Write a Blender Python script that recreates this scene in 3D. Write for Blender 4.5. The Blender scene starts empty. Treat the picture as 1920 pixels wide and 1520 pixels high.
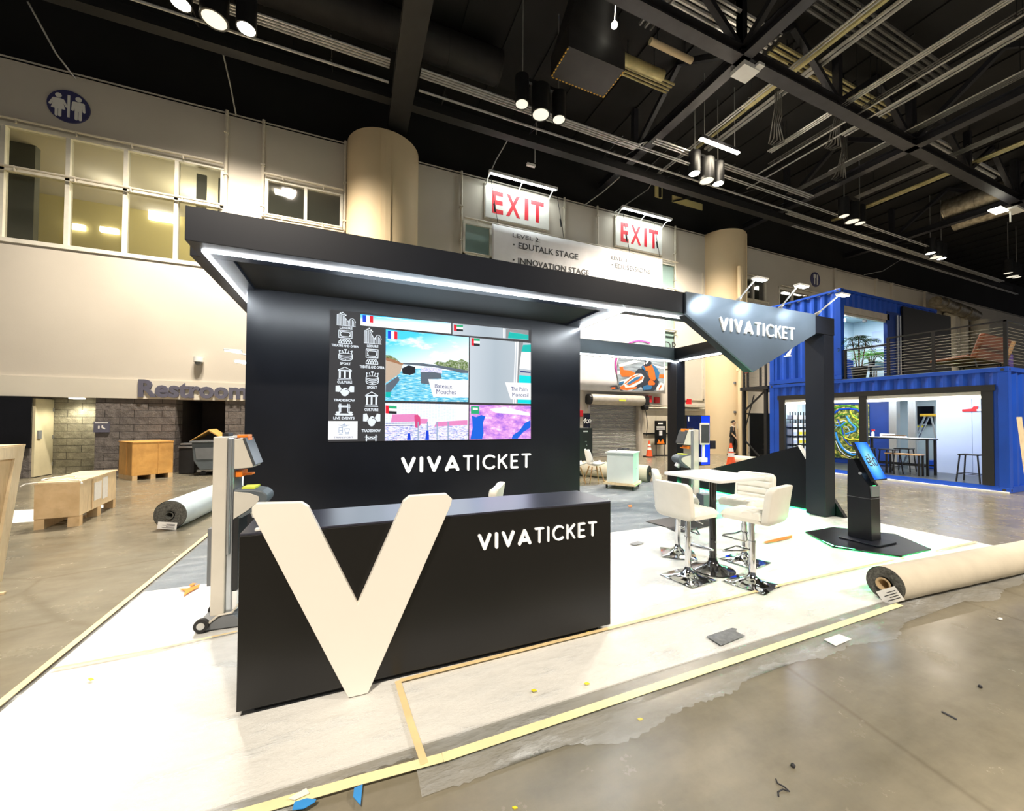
import bpy, bmesh, math, random
from mathutils import Vector, Matrix, Euler
R = math.radians
PI = math.pi
sc = bpy.context.scene
COL = sc.collection
random.seed(7)

# ------------------------------------------------------------------ camera
CAM_H, CAM_F, CAM_YAW, CAM_PIT, CAM_ROL, CAM_CY = 1.6, 730.0, R(22.57), R(1.06), R(-.378), 773.5
cd = bpy.data.cameras.new('camera')
cam = bpy.data.objects.new('camera', cd)
COL.objects.link(cam)
cd.sensor_width = 36.0
cd.lens = CAM_F / 1920 * 36.0
cd.shift_y = (CAM_CY - 760) / 1920
cd.clip_start, cd.clip_end = .05, 300
_f = Vector((math.sin(CAM_YAW) * math.cos(CAM_PIT), math.cos(CAM_YAW) * math.cos(CAM_PIT), math.sin(CAM_PIT)))
_r0 = Vector((math.cos(CAM_YAW), -math.sin(CAM_YAW), 0))
_u0 = _r0.cross(_f)
_r = _r0 * math.cos(CAM_ROL) - _u0 * math.sin(CAM_ROL)
_u = _r0 * math.sin(CAM_ROL) + _u0 * math.cos(CAM_ROL)
cam.matrix_world = Matrix(((_r.x, _u.x, -_f.x, 0), (_r.y, _u.y, -_f.y, 0), (_r.z, _u.z, -_f.z, CAM_H), (0, 0, 0, 1)))
sc.camera = cam


def at(px, py, X=None, Y=None, Z=None):
    """world point seen at a pixel of the photograph, on a known plane of the hall"""
    d = _f + _r * ((px - 960) / CAM_F) + _u * ((CAM_CY - py) / CAM_F)
    t = X / d.x if X is not None else (Y / d.y if Y is not None else (Z - CAM_H) / d.z)
    return Vector((d.x * t, d.y * t, CAM_H + d.z * t))


# ------------------------------------------------------------------ world, exposure
sc.view_settings.view_transform = 'Standard'
sc.view_settings.look = 'None'
sc.view_settings.gamma = 1
sc.view_settings.exposure = 0.12
sc.view_settings.use_curve_mapping = False
w = bpy.data.worlds.new('world')
sc.world = w
w.use_nodes = True
w.node_tree.nodes['Background'].inputs[0].default_value = (.95, .95, 1.0, 1)
w.node_tree.nodes['Background'].inputs[1].default_value = .15
sc.cycles.max_bounces = 6
sc.cycles.transparent_max_bounces = 12
sc.cycles.sample_clamp_indirect = 6


def lamp(name, kind, loc, energy, color=(1, 1, 1), target=None, radius=.2, spot=None, size=None, parent=None):
    d = bpy.data.lights.new(name, kind)
    d.energy, d.color = energy, color
    if kind == 'AREA':
        d.shape = 'RECTANGLE'
        d.size, d.size_y = size
    else:
        d.shadow_soft_size = radius
    if kind == 'SPOT':
        d.spot_size, d.spot_blend = spot
    o = bpy.data.objects.new(name, d)
    COL.objects.link(o)
    o.location = loc
    t = Vector(target) if target is not None else Vector(loc) - Vector((0, 0, 1))
    dv = t - Vector(loc)
    o.rotation_euler = dv.to_track_quat('-Z', 'Y').to_euler()
    return o


WARM = (1.0, .885, .74)
COOL = (.86, .94, 1.0)
HALL_LAMPS = [(-3.0, 10.75), (12.4, 10.7), (29.8, 10.75), (-3.0, -5.0), (12.4, -5.0), (27.8, -5.0)]
HALL_W = 4000
for i, (x, y) in enumerate(HALL_LAMPS):
    for s in (-.62, .62):
        lamp('hall_lamp', 'SPOT', (x + s, y, 10.72), HALL_W, WARM, radius=.25, spot=(R(146), .75))

# ------------------------------------------------------------------ materials
MATS = {}


def nd(nt, typ, **kw):
    n = nt.nodes.new(typ)
    for k, v in kw.items():
        if isinstance(k, str) and hasattr(n, k):
            setattr(n, k, v)
    return n


def mat(name, col, rough=.5, metal=0., var=.08, scale=6., bump=0., bscale=40., emit=0., ecol=None, spec=.5, coat=0., stretch=None, detail=4.):
    m = bpy.data.materials.new(name)
    m.use_nodes = True
    nt = m.node_tree
    b = nt.nodes['Principled BSDF']
    b.inputs['Roughness'].default_value = rough
    b.inputs['Metallic'].default_value = metal
    b.inputs['Specular IOR Level'].default_value = spec
    b.inputs['Coat Weight'].default_value = coat
    tc = nt.nodes.new('ShaderNodeTexCoord')
    mp = nt.nodes.new('ShaderNodeMapping')
    nt.links.new(tc.outputs['Object'], mp.inputs[0])
    if stretch:
        mp.inputs['Scale'].default_value = stretch
    n = nt.nodes.new('ShaderNodeTexNoise')
    n.inputs['Scale'].default_value = scale
    n.inputs['Detail'].default_value = detail
    nt.links.new(mp.outputs[0], n.inputs['Vector'])
    r = nt.nodes.new('ShaderNodeValToRGB')
    c = Vector(col[:3])
    r.color_ramp.elements[0].position, r.color_ramp.elements[1].position = .3, .7
    lo, hi = c * (1 - var), c * (1 + var)
    r.color_ramp.elements[0].color = (lo.x, lo.y, lo.z, 1)
    r.color_ramp.elements[1].color = (min(hi.x, 1), min(hi.y, 1), min(hi.z, 1), 1)
    nt.links.new(n.outputs['Fac'], r.inputs[0])
    nt.links.new(r.outputs[0], b.inputs['Base Color'])
    if emit:
        b.inputs['Emission Strength'].default_value = emit
        if ecol is None:
            nt.links.new(r.outputs[0], b.inputs['Emission Color'])
        else:
            b.inputs['Emission Color'].default_value = (*ecol, 1)
    if bump:
        n2 = nt.nodes.new('ShaderNodeTexNoise')
        n2.inputs['Scale'].default_value = bscale
        n2.inputs['Detail'].default_value = 3
        nt.links.new(mp.outputs[0], n2.inputs['Vector'])
        bp = nt.nodes.new('ShaderNodeBump')
        bp.inputs['Strength'].default_value = bump
        bp.inputs['Distance'].default_value = .02
        nt.links.new(n2.outputs['Fac'], bp.inputs['Height'])
        nt.links.new(bp.outputs[0], b.inputs['Normal'])
    MATS[name] = m
    return m


def ramp(nt, src, stops, interp='LINEAR'):
    r = nt.nodes.new('ShaderNodeValToRGB')
    r.color_ramp.interpolation = interp
    e = r.color_ramp.elements
    while len(e) < len(stops):
        e.new(.5)
    for q, (p, c) in zip(e, stops):
        q.position = p
        q.color = (*c, 1)
    nt.links.new(src, r.inputs[0])
    return r


def noise(nt, vec, scale, detail=4, rough=.5):
    n = nt.nodes.new('ShaderNodeTexNoise')
    n.inputs['Scale'].default_value = scale
    n.inputs['Detail'].default_value = detail
    n.inputs['Roughness'].default_value = rough
    if vec is not None:
        nt.links.new(vec, n.inputs['Vector'])
    return n


def mapping(nt, scale=(1, 1, 1), rot=(0, 0, 0), out='Object'):
    tc = nt.nodes.new('ShaderNodeTexCoord')
    mp = nt.nodes.new('ShaderNodeMapping')
    mp.inputs['Scale'].default_value = scale
    mp.inputs['Rotation'].default_value = rot
    nt.links.new(tc.outputs[out], mp.inputs[0])
    return mp.outputs[0]


def mix(nt, fac, a, b, typ='MIX'):
    m = nt.nodes.new('ShaderNodeMix')
    m.data_type = 'RGBA'
    m.blend_type = typ
    for s, v in ((m.inputs[0], fac), (m.inputs[6], a), (m.inputs[7], b)):
        if hasattr(v, 'links') or hasattr(v, 'is_linked'):
            nt.links.new(v, s)
        else:
            s.default_value = v if not isinstance(v, tuple) else ((*v, 1) if len(v) == 3 else v)
    return m.outputs[2]


def base(name):
    m = bpy.data.materials.new(name)
    m.use_nodes = True
    MATS[name] = m
    return m, m.node_tree, m.node_tree.nodes['Principled BSDF']


# plain finishes
mat('wall_paint', (.60, .555, .48), .75, var=.05, scale=.6, bump=.05, bscale=25)
mat('band_paint', (.66, .62, .53), .7, var=.03, scale=.8)
mat('column_paint', (.68, .54, .34), .65, var=.04, scale=.7, bump=.04, bscale=20)
mat('pipe_cream', (.62, .57, .47), .5)
mat('window_frame', (.74, .71, .62), .5)
mat('room_wall', (.70, .60, .26), .8, var=.03, scale=.8)
mat('niche', (.075, .06, .052), .8, var=.2, scale=2)
mat('room_dark', (.10, .10, .08), .8)
mat('black_wall', (.008, .0075, .0075), .8, var=.4, scale=.5)
mat('black_steel', (.009, .009, .010), .55, var=.3, scale=3)
mat('grey_steel', (.020, .020, .025), .5, var=.25, scale=3)
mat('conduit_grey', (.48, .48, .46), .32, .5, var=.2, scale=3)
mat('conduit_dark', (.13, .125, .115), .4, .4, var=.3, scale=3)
mat('conduit_yellow_lit', (.50, .44, .22), .4, .4, var=.2, scale=3)  # yellow lamp light on the pipes is put into their colour
mat('duct_silver', (.33, .29, .22), .4, .7, var=.4, scale=6, bump=.5, bscale=9)
mat('duct_dark', (.02, .018, .018), .6, var=.3, scale=2)
mat('hazard_tape', (.75, .42, .05), .5, var=.2, scale=30)
mat('booth_black', (.005, .0058, .0085), .30, var=.15, scale=3, bump=.02, bscale=300, spec=.32)
mat('booth_satin', (.011, .0135, .021), .36, .15, var=.08, scale=3, spec=.4)
mat('booth_sheen', (.15, .19, .235), .32, .5, var=.06, scale=2, spec=.6)
mat('soffit_black', (.008, .008, .008), .7)
mat('counter_black', (.0045, .0043, .0045), .34, var=.12, scale=4, spec=.5)
mat('counter_top', (.022, .023, .04), .3, var=.1, scale=4, spec=.6)
mat('kick_black', (.004, .004, .004), .7)
mat('letter_white', (.88, .88, .86), .5, var=.02)
mat('letter_lit', (.9, .9, .88), .5, var=.02, emit=.25)
mat('v_cream', (.84, .80, .72), .5, var=.02, scale=1.5)
mat('led_white', (1, 1, 1), .5, emit=26, ecol=(.93, .97, 1.0))
mat('led_green', (.05, .7, .2), .5, emit=3.2, ecol=(.03, .75, .16))
mat('lamp_glow', (1, 1, .9), .5, emit=60, ecol=(1.0, .88, .66))
mat('lens_off_glow', (.9, .87, .75), .4, emit=.75, ecol=(1.0, .95, .78))  # switched-off cream lenses, given a faint glow so they show
mat('lamp_cool', (1, 1, 1), .5, emit=22, ecol=(.9, .97, 1.0))
mat('lamp_warm_soft', (1, 1, .9), .5, emit=6, ecol=(1.0, .95, .78))
mat('chrome', (.78, .79, .81), .08, 1, var=.03)
mat('brushed_silver', (.50, .53, .56), .3, .8, var=.06, stretch=(20, 20, 1))
mat('steel_leg', (.55, .56, .57), .3, .9)
mat('white_leather', (.82, .79, .70), .45, var=.03, scale=10, bump=.06, bscale=120)
mat('white_top', (.88, .87, .84), .3, var=.01)
mat('black_gloss', (.012, .012, .012), .15, var=.1, coat=.4)
mat('black_metal', (.015, .015, .016), .4, .2, var=.15)
mat('black_plastic', (.014, .014, .015), .45, var=.15)
mat('grey_plastic', (.16, .17, .18), .5, var=.08)
mat('slate_plastic', (.10, .12, .135), .5, var=.1, scale=4)
mat('gate_cream', (.62, .58, .50), .45, var=.04)
mat('gate_side', (.58, .55, .48), .45, var=.04)
mat('orange_plastic', (.85, .22, .015), .4, var=.08)
mat('yellow_label', (.70, .78, .08), .5)
mat('rubber', (.02, .02, .02), .8)
mat('cone_orange', (.88, .10, .02), .45, var=.06)
mat('cone_white', (.85, .82, .80), .4)
mat('plain_white', (.82, .83, .82), .5, var=.02)
mat('cart_white', (.80, .83, .80), .4, var=.02)
mat('roll_cream', (.63, .565, .44), .7, var=.06, scale=5, bump=.15, bscale=14)
mat('roll_blue', (.55, .66, .72), .5, var=.08, scale=4, bump=.15, bscale=12)
mat('roll_felt', (.10, .098, .085), .95, var=.5, scale=50, bump=.5, bscale=90)
mat('card_tube', (.50, .36, .20), .7, var=.1)
mat('cardboard', (.62, .36, .10), .75, var=.08)
mat('paper', (.86, .84, .80), .6, var=.04, scale=30)
mat('ink', (.03, .03, .035), .6)
mat('sign_navy', (.045, .045, .14), .5)
mat('sign_white', (.85, .84, .80), .5, var=.02)
mat('restroom_grey', (.115, .115, .16), .5, var=.05)
mat('exit_red', (.72, .012, .03), .5, var=.04)
mat('exit_board', (.80, .80, .76), .5, var=.02)
mat('banner_cloth', (.90, .89, .91), .8, var=.03, scale=3)
mat('red_box', (.60, .015, .02), .4)
mat('skin', (.55, .34, .22), .55)
mat('cloth_black', (.012, .012, .014), .8)
mat('hair_black', (.012, .01, .01), .5)
mat('wood_leg', (.62, .36, .16), .5, var=.15, scale=8)
mat('shell_white', (.84, .83, .78), .3, var=.01)
mat('container_blue', (.004, .072, .52), .40, var=.10, scale=1.5, bump=.03, bscale=60)
mat('container_deep', (.004, .035, .22), .5, var=.12, scale=2)
mat('container_inner', (.62, .74, .80), .6, var=.04, scale=2)
mat('inner_floor', (.05, .055, .055), .3, var=.2, scale=4)
mat('trim_black', (.012, .0115, .011), .5, var=.1)
mat('panel_lav', (.52, .60, .80), .45, var=.03, scale=1)
mat('shutter_steel', (.52, .51, .48), .45, .3, var=.08, scale=3, stretch=(.2, 1, 1))
mat('hood_steel', (.52, .48, .41), .45, .3, var=.1)
mat('door_cream', (.62, .56, .44), .6, var=.05)
mat('door_yellow', (.64, .57, .38), .6, var=.04)
mat('leaf_dark', (.02, .09, .02), .5, var=.4, scale=12)
mat('leaf_bright', (.10, .36, .02), .5, var=.3, scale=12)
mat('stem_brown', (.16, .09, .04), .8)
mat('leather_brown', (.155, .048, .02), .4, var=.15, scale=6)
mat('leather_tan', (.42, .26, .13), .45, var=.1)
mat('purple_fabric', (.10, .06, .28), .8)
mat('turf', (.12, .15, .02), .9, var=.5, scale=40)
mat('cable_steel', (.45, .44, .40), .35, .7)
mat('blue_tape', (.04, .30, .75), .5)
mat('duct_tape', (.20, .21, .22), .35, .3, var=.3, scale=25, bump=.3, bscale=25)
mat('debris_yellow', (.85, .72, .03), .6)
mat('screen_navy', (.003, .008, .05), .2, emit=.6)
mat('screen_blue', (.004, .04, .75), .2, emit=.9)
mat('screen_dark', (.06, .065, .07), .25, var=.2, scale=2)
mat('screen_off', (.006, .006, .007), .12, var=.2)
mat('ladder_yellow', (.85, .50, .03), .45)
mat('alu', (.62, .64, .66), .3, .8)
mat('orange_print', (.85, .16, .02), .6)
mat('blue_print', (.03, .16, .36), .6)
mat('pale_blue_print', (.35, .52, .62), .6)
mat('white_print', (.82, .83, .84), .6)
mat('pink_print', (.58, .08, .40), .6)
mat('dark_print', (.03, .04, .06), .6)
mat('grey_print', (.30, .36, .42), .6, var=.5, scale=2, stretch=(.6, 1, 5))
mat('glass_teal', (.28, .40, .38), .15, var=.08, scale=1)
mat('yellow_tape', (.86, .80, .46), .5, var=.05)
mat('seam_tape', (.80, .62, .33), .5, var=.1)
mat('carpet_white', (.76, .745, .70), .8, var=.03, scale=3, bump=.25, bscale=160)
mat('carpet_grey', (.105, .13, .155), .9, var=.12, scale=4, bump=.25, bscale=160)


def mk_floor():
    m, nt, b = base('concrete')
    v = mapping(nt, (1, 1, 1))
    n1 = noise(nt, v, .55, 7, .6)
    n2 = noise(nt, v, 3.2, 9, .7)
    v2 = mapping(nt, (1.1, 3.5, 1), (0, 0, R(20)))
    n3 = noise(nt, v2, 1.6, 6, .6)
    c1 = ramp(nt, n1.outputs['Fac'], [(.25, (.185, .170, .132)), (.5, (.215, .20, .158)), (.75, (.195, .203, .182))])
    c2 = ramp(nt, n2.outputs['Fac'], [(.22, (.80, .79, .76)), (.5, (1.0, .99, .97)), (.8, (1.16, 1.14, 1.08))])
    c3 = ramp(nt, n3.outputs['Fac'], [(.25, (.80, .79, .75)), (.75, (1.16, 1.12, 1.05))])
    c = mix(nt, 1.0, c1.outputs[0], c2.outputs[0], 'MULTIPLY')
    c = mix(nt, 1.0, c, c3.outputs[0], 'MULTIPLY')
    # saw-cut joints of the slab and stray scratches
    vo = nt.nodes.new('ShaderNodeTexVoronoi')
    vo.feature = 'DISTANCE_TO_EDGE'
    vo.inputs['Scale'].default_value = .33
    nt.links.new(v, vo.inputs['Vector'])
    cr = ramp(nt, vo.outputs['Distance'], [(0, (.55, .52, .46)), (.008, (1, 1, 1))])
    c = mix(nt, .45, c, cr.outputs[0], 'MULTIPLY')
    nt.links.new(c, b.inputs['Base Color'])
    rr = ramp(nt, n2.outputs['Fac'], [(.3, (.17, .17, .17)), (.75, (.32, .32, .32))])
    nt.links.new(rr.outputs[0], b.inputs['Roughness'])
    bp = nt.nodes.new('ShaderNodeBump')
    bp.inputs['Strength'].default_value = .12
    bp.inputs['Distance'].default_value = .01
    nt.links.new(n2.outputs['Fac'], bp.inputs['Height'])
    nt.links.new(bp.outputs[0], b.inputs['Normal'])


def mk_masonry(name, cols):
    m, nt, b = base(name)
    tc = nt.nodes.new('ShaderNodeTexCoord')
    sp = nt.nodes.new('ShaderNodeSeparateXYZ')
    cb = nt.nodes.new('ShaderNodeCombineXYZ')
    ad = nt.nodes.new('ShaderNodeMath')
    nt.links.new(tc.outputs['Object'], sp.inputs[0])
    nt.links.new(sp.outputs[0], ad.inputs[0])
    nt.links.new(sp.outputs[1], ad.inputs[1])
    nt.links.new(ad.outputs[0], cb.inputs[0])
    nt.links.new(sp.outputs[2], cb.inputs[1])
    br = nt.nodes.new('ShaderNodeTexBrick')
    br.inputs['Scale'].default_value = 1
    br.inputs['Brick Width'].default_value = .62
    br.inputs['Row Height'].default_value = .2
    br.inputs['Mortar Size'].default_value = .008
    br.inputs['Mortar Smooth'].default_value = .3
    br.inputs['Color1'].default_value = (*cols[0], 1)
    br.inputs['Color2'].default_value = (*cols[1], 1)
    br.inputs['Mortar'].default_value = (*cols[2], 1)
    nt.links.new(cb.outputs[0], br.inputs['Vector'])
    n = noise(nt, tc.outputs['Object'], 7, 6, .65)
    c2 = ramp(nt, n.outputs['Fac'], [(.3, (.7, .7, .7)), (.7, (1.25, 1.25, 1.22))])
    nt.links.new(mix(nt, 1.0, br.outputs['Color'], c2.outputs[0], 'MULTIPLY'), b.inputs['Base Color'])
    b.inputs['Roughness'].default_value = .85
    bp = nt.nodes.new('ShaderNodeBump')
    bp.inputs['Strength'].default_value = .9
    bp.inputs['Distance'].default_value = .05
    nt.links.new(n.outputs['Fac'], bp.inputs['Height'])
    bp2 = nt.nodes.new('ShaderNodeBump')
    bp2.inputs['Strength'].default_value = .8
    bp2.inputs['Distance'].default_value = .03
    bp2.invert = True
    nt.links.new(br.outputs['Fac'], bp2.inputs['Height'])
    nt.links.new(bp.outputs[0], bp2.inputs['Normal'])
    nt.links.new(bp2.outputs[0], b.inputs['Normal'])


def mk_wood(name, a, bcol, sc_=(1.2, 9, 1.2)):
    m, nt, b = base(name)
    v = mapping(nt, sc_)
    n = noise(nt, v, 3, 6, .6)
    r = ramp(nt, n.outputs['Fac'], [(.25, a), (.5, bcol), (.75, tuple(x * .85 for x in a))])
    n2 = noise(nt, mapping(nt, (1, 1, 1)), 2.0, 4)
    r2 = ramp(nt, n2.outputs['Fac'], [(.35, (.82, .8, .75)), (.65, (1.1, 1.1, 1.08))])
    nt.links.new(mix(nt, 1.0, r.outputs[0], r2.outputs[0], 'MULTIPLY'), b.inputs['Base Color'])
    b.inputs['Roughness'].default_value = .65


def mk_film():
    m, nt, b = base('plastic_film')
    out = nt.nodes['Material Output']
    v = mapping(nt, (1, 2.6, 1), (0, 0, R(-24)))
    n = noise(nt, v, 2.2, 6, .62)
    n2 = noise(nt, mapping(nt, (1, 1, 1), (0, 0, R(35))), 9, 5, .6)
    bp = nt.nodes.new('ShaderNodeBump')
    bp.inputs['Strength'].default_value = .9
    bp.inputs['Distance'].default_value = .06
    nt.links.new(n.outputs['Fac'], bp.inputs['Height'])
    bp2 = nt.nodes.new('ShaderNodeBump')
    bp2.inputs['Strength'].default_value = .5
    bp2.inputs['Distance'].default_value = .03
    nt.links.new(n2.outputs['Fac'], bp2.inputs['Height'])
    nt.links.new(bp.outputs[0], bp2.inputs['Normal'])
    b.inputs['Base Color'].default_value = (.82, .86, .88, 1)
    b.inputs['Roughness'].default_value = .16
    nt.links.new(bp2.outputs[0], b.inputs['Normal'])
    tr = nt.nodes.new('ShaderNodeBsdfTransparent')
    mx = nt.nodes.new('ShaderNodeMixShader')
    f = ramp(nt, n.outputs['Fac'], [(.38, (.13, .13, .13)), (.58, (.24, .24, .24)), (.72, (.62, .62, .62))])
    nt.links.new(f.outputs[0], mx.inputs[0])
    nt.links.new(tr.outputs[0], mx.inputs[1])
    nt.links.new(b.outputs[0], mx.inputs[2])
    nt.links.new(mx.outputs[0], out.inputs['Surface'])


def mk_glass(name, col, fac):
    m, nt, b = base(name)
    out = nt.nodes['Material Output']
    n = noise(nt, mapping(nt), 1.0, 3)
    r = ramp(nt, n.outputs['Fac'], [(.3, tuple(c * .9 for c in col)), (.7, col)])
    nt.links.new(r.outputs[0], b.inputs['Base Color'])
    b.inputs['Roughness'].default_value = .05
    tr = nt.nodes.new('ShaderNodeBsdfTransparent')
    mx = nt.nodes.new('ShaderNodeMixShader')
    mx.inputs[0].default_value = fac
    nt.links.new(tr.outputs[0], mx.inputs[1])
    nt.links.new(b.outputs[0], mx.inputs[2])
    nt.links.new(mx.outputs[0], out.inputs['Surface'])


def mk_screen(name, fn, strength=1.0):
    m = bpy.data.materials.new(name)
    m.use_nodes = True
    nt = m.node_tree
    b = nt.nodes['Principled BSDF']
    b.inputs['Base Color'].default_value = (.004, .004, .004, 1)
    b.inputs['Roughness'].default_value = .5
    b.inputs['Specular IOR Level'].default_value = .08
    c = fn(nt)
    nt.links.new(c, b.inputs['Emission Color'])
    b.inputs['Emission Strength'].default_value = strength
    MATS[name] = m


def flat(name, col, strength=1.0):
    """colour shown by a lit video screen"""
    def fn(nt):
        n = noise(nt, mapping(nt), 60, 2)
        return ramp(nt, n.outputs['Fac'], [(.3, tuple(c * .95 for c in col)), (.7, col)]).outputs[0]
    mk_screen(name, fn, strength)


def uvsep(nt):
    tc = nt.nodes.new('ShaderNodeTexCoord')
    sp = nt.nodes.new('ShaderNodeSeparateXYZ')
    nt.links.new(tc.outputs['UV'], sp.inputs[0])
    return tc, sp


def scr_sky(nt):
    tc, sp = uvsep(nt)
    mm = nt.nodes.new('ShaderNodeMath')
    mm.operation = 'MULTIPLY_ADD'
    mm.inputs[1].default_value = -.45
    nt.links.new(sp.outputs[0], mm.inputs[0])
    nt.links.new(sp.outputs[1], mm.inputs[2])
    r = ramp(nt, mm.outputs[0], [(0, (.97, .99, 1)), (.35, (.75, .93, 1)), (.8, (.05, .55, .90))])
    mp = nt.nodes.new('ShaderNodeMapping')
    mp.inputs['Scale'].default_value = (2, 4, 1)
    mp.inputs['Rotation'].default_value = (0, 0, R(-25))
    nt.links.new(tc.outputs['UV'], mp.inputs[0])
    n = noise(nt, mp.outputs[0], 1.6, 6, .55)
    f = ramp(nt, n.outputs['Fac'], [(.54, (0, 0, 0)), (.70, (1, 1, 1))])
    return mix(nt, f.outputs[0], r.outputs[0], (1, 1, 1))


def scr_river(nt):
    tc, sp = uvsep(nt)
    mp = nt.nodes.new('ShaderNodeMapping')
    mp.inputs['Scale'].default_value = (8, 26, 1)
    nt.links.new(tc.outputs['UV'], mp.inputs[0])
    n = noise(nt, mp.outputs[0], 1.5, 6, .6)
    return ramp(nt, n.outputs['Fac'], [(.32, (.03, .22, .36)), (.5, (.10, .50, .72)), (.66, (.75, .92, .97))]).outputs[0]


def scr_grey(nt):
    tc, sp = uvsep(nt)
    return ramp(nt, sp.outputs[0], [(0, (.48, .53, .58)), (.4, (.36, .42, .47)), (1, (.44, .48, .52))]).outputs[0]


def scr_map(nt):
    tc, sp = uvsep(nt)
    n = noise(nt, tc.outputs['UV'], 5, 9, .7)
    return ramp(nt, n.outputs['Fac'], [(.34, (.22, .10, .62)), (.44, (.48, .20, .66)), (.54, (.72, .34, .70)), (.63, (.90, .66, .90)), (.72, (.98, .90, .98))]).outputs[0]


def scr_crowd(nt):
    tc, sp = uvsep(nt)
    n = nt.nodes.new('ShaderNodeTexVoronoi')
    n.inputs['Scale'].default_value = 40
    nt.links.new(tc.outputs['UV'], n.inputs['Vector'])
    s2 = nt.nodes.new('ShaderNodeSeparateColor')
    nt.links.new(n.outputs['Color'], s2.inputs[0])
    return ramp(nt, s2.outputs[0], [(0, (.22, .26, .55)), (.18, (.45, .50, .85)), (.42, (.78, .77, .98)), (.72, (.95, .72, .88)), (.86, (.97, .96, 1))], 'CONSTANT').outputs[0]


def scr_building(nt):
    tc, sp = uvsep(nt)
    br = nt.nodes.new('ShaderNodeTexBrick')
    br.offset = 0
    br.inputs['Scale'].default_value = 14
    br.inputs['Color1'].default_value = (.55, .66, .92, 1)
    br.inputs['Color2'].default_value = (.70, .74, .95, 1)
    br.inputs['Mortar'].default_value = (.98, .97, 1, 1)
    br.inputs['Mortar Size'].default_value = .035
    nt.links.new(tc.outputs['UV'], br.inputs['Vector'])
    return br.outputs['Color']


def scr_elo(nt):
    tc, sp = uvsep(nt)
    v = nt.nodes.new('ShaderNodeVectorMath')
    v.operation = 'DISTANCE'
    v.inputs[1].default_value = (.5, .5, 0)
    nt.links.new(tc.outputs['UV'], v.inputs[0])
    return ramp(nt, v.outputs['Value'], [(0, (.45, .85, 1)), (.3, (.10, .48, .95)), (.55, (.01, .14, .75)), (.8, (.0, .06, .5))]).outputs[0]


def scr_trees(nt):
    n = noise(nt, mapping(nt), 40, 6, .7)
    return ramp(nt, n.outputs['Fac'], [(.35, (.03, .07, .02)), (.5, (.25, .36, .12)), (.62, (.65, .68, .60)), (.75, (.15, .2, .25))]).outputs[0]


mk_floor()
mk_masonry('masonry_dark', [(.135, .12, .115), (.175, .155, .145), (.05, .045, .043)])
mk_masonry('masonry_light', [(.30, .28, .21), (.36, .33, .25), (.12, .11, .085)])
mk_wood('plywood', (.60, .40, .20), (.70, .50, .28))
mk_wood('plywood_orange', (.60, .30, .07), (.70, .38, .11))
mk_wood('plywood_pale', (.72, .55, .33), (.80, .64, .42))
mk_film()
mk_glass('window_glass', (.05, .055, .045), .30)
mk_glass('clear_glass', (.5, .6, .6), .18)
mk_screen('scr_sky', scr_sky, 1.3)
mk_screen('scr_river', scr_river, 1.3)
mk_screen('scr_grey', scr_grey, 1.25)
mk_screen('scr_map', scr_map, 1.25)
mk_screen('scr_crowd', scr_crowd, 1.2)
mk_screen('scr_building', scr_building, 1.2)
mk_screen('scr_elo', scr_elo, 1.3)
mk_screen('scr_trees', scr_trees, .9)
flat('px_panel', (.05, .048, .05))
flat('px_white', (1, 1, 1))
flat('px_icon', (.86, .93, 1.0))
flat('px_navy', (.03, .05, .22))
flat('px_slate', (.32, .42, .60))
flat('px_red', (.85, .01, .03))
flat('px_blue', (.01, .06, .72))
flat('px_green', (.01, .30, .14))
flat('px_black', (.02, .02, .025))
flat('px_teal', (.0, .52, .47))
flat('px_cyan', (.0, .78, .80))
flat('px_stone', (.30, .31, .32))
flat('px_pink', (.85, .28, .58))
flat('px_rose', (.75, .08, .25))
flat('px_brown', (.42, .20, .10))
flat('px_sand', (.62, .48, .36))
flat('px_sea', (.01, .14, .78))
flat('px_bridge', (.13, .16, .20))
flat('px_grass', (.03, .45, .20))

# mural of looping blue and green strings over a gold painted ground
def mk_mural():
    m, nt, b = base('mural_ground')
    n = noise(nt, mapping(nt, (1, 1, 1)), 7, 8, .8)
    r = ramp(nt, n.outputs['Fac'], [(.38, (.008, .015, .006)), (.47, (.03, .06, .01)), (.52, (.20, .26, .03)), (.58, (.75, .55, .10)), (.66, (.85, .74, .25)), (.72, (.03, .06, .01))])
    nt.links.new(r.outputs[0], b.inputs['Base Color'])
    b.inputs['Roughness'].default_value = .5


mk_mural()

# ------------------------------------------------------------------ mesh helpers
SPLIT = {'band', 'web_post', 'web_diagonal', 'corner_post', 'corner_casting', 'casting_hole', 'side_panel', 'inner_wall', 'skid', 'leg', 'post', 'bracket', 'cord', 'trestle', 'upright', 'shelf_board', 'tread', 'stretcher', 'bay_trim', 'guide_rail', 'batten', 'brace', 'clip', 'inner_post', 'lock_bar', 'rail', 'rear_rail', 'wheel', 'paper_sheet', 'stand', 'tray_post', 'drop_cord', 'top_rail', 'bottom_rail', 'front_panel', 'panel_seam', 'strap', 'orange_barrier', 'orange_fairing', 'white_fairing', 'blue_fairing', 'white_streaks', 'driver_suit', 'driver_sleeve', 'helmet_stripe', 'dark_chassis', 'frame', 'hanger_bar', 'display_stripe', 'eyes', 'wall_restroom', 'wall_niche', 'wall_room', 'wall_room_dark', 'trim_4', 'door_frame', 'floor_panel', 'roof_panel', 'bay_panel', 'lit_wall', 'railing', 'hand_rail'}
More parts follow.
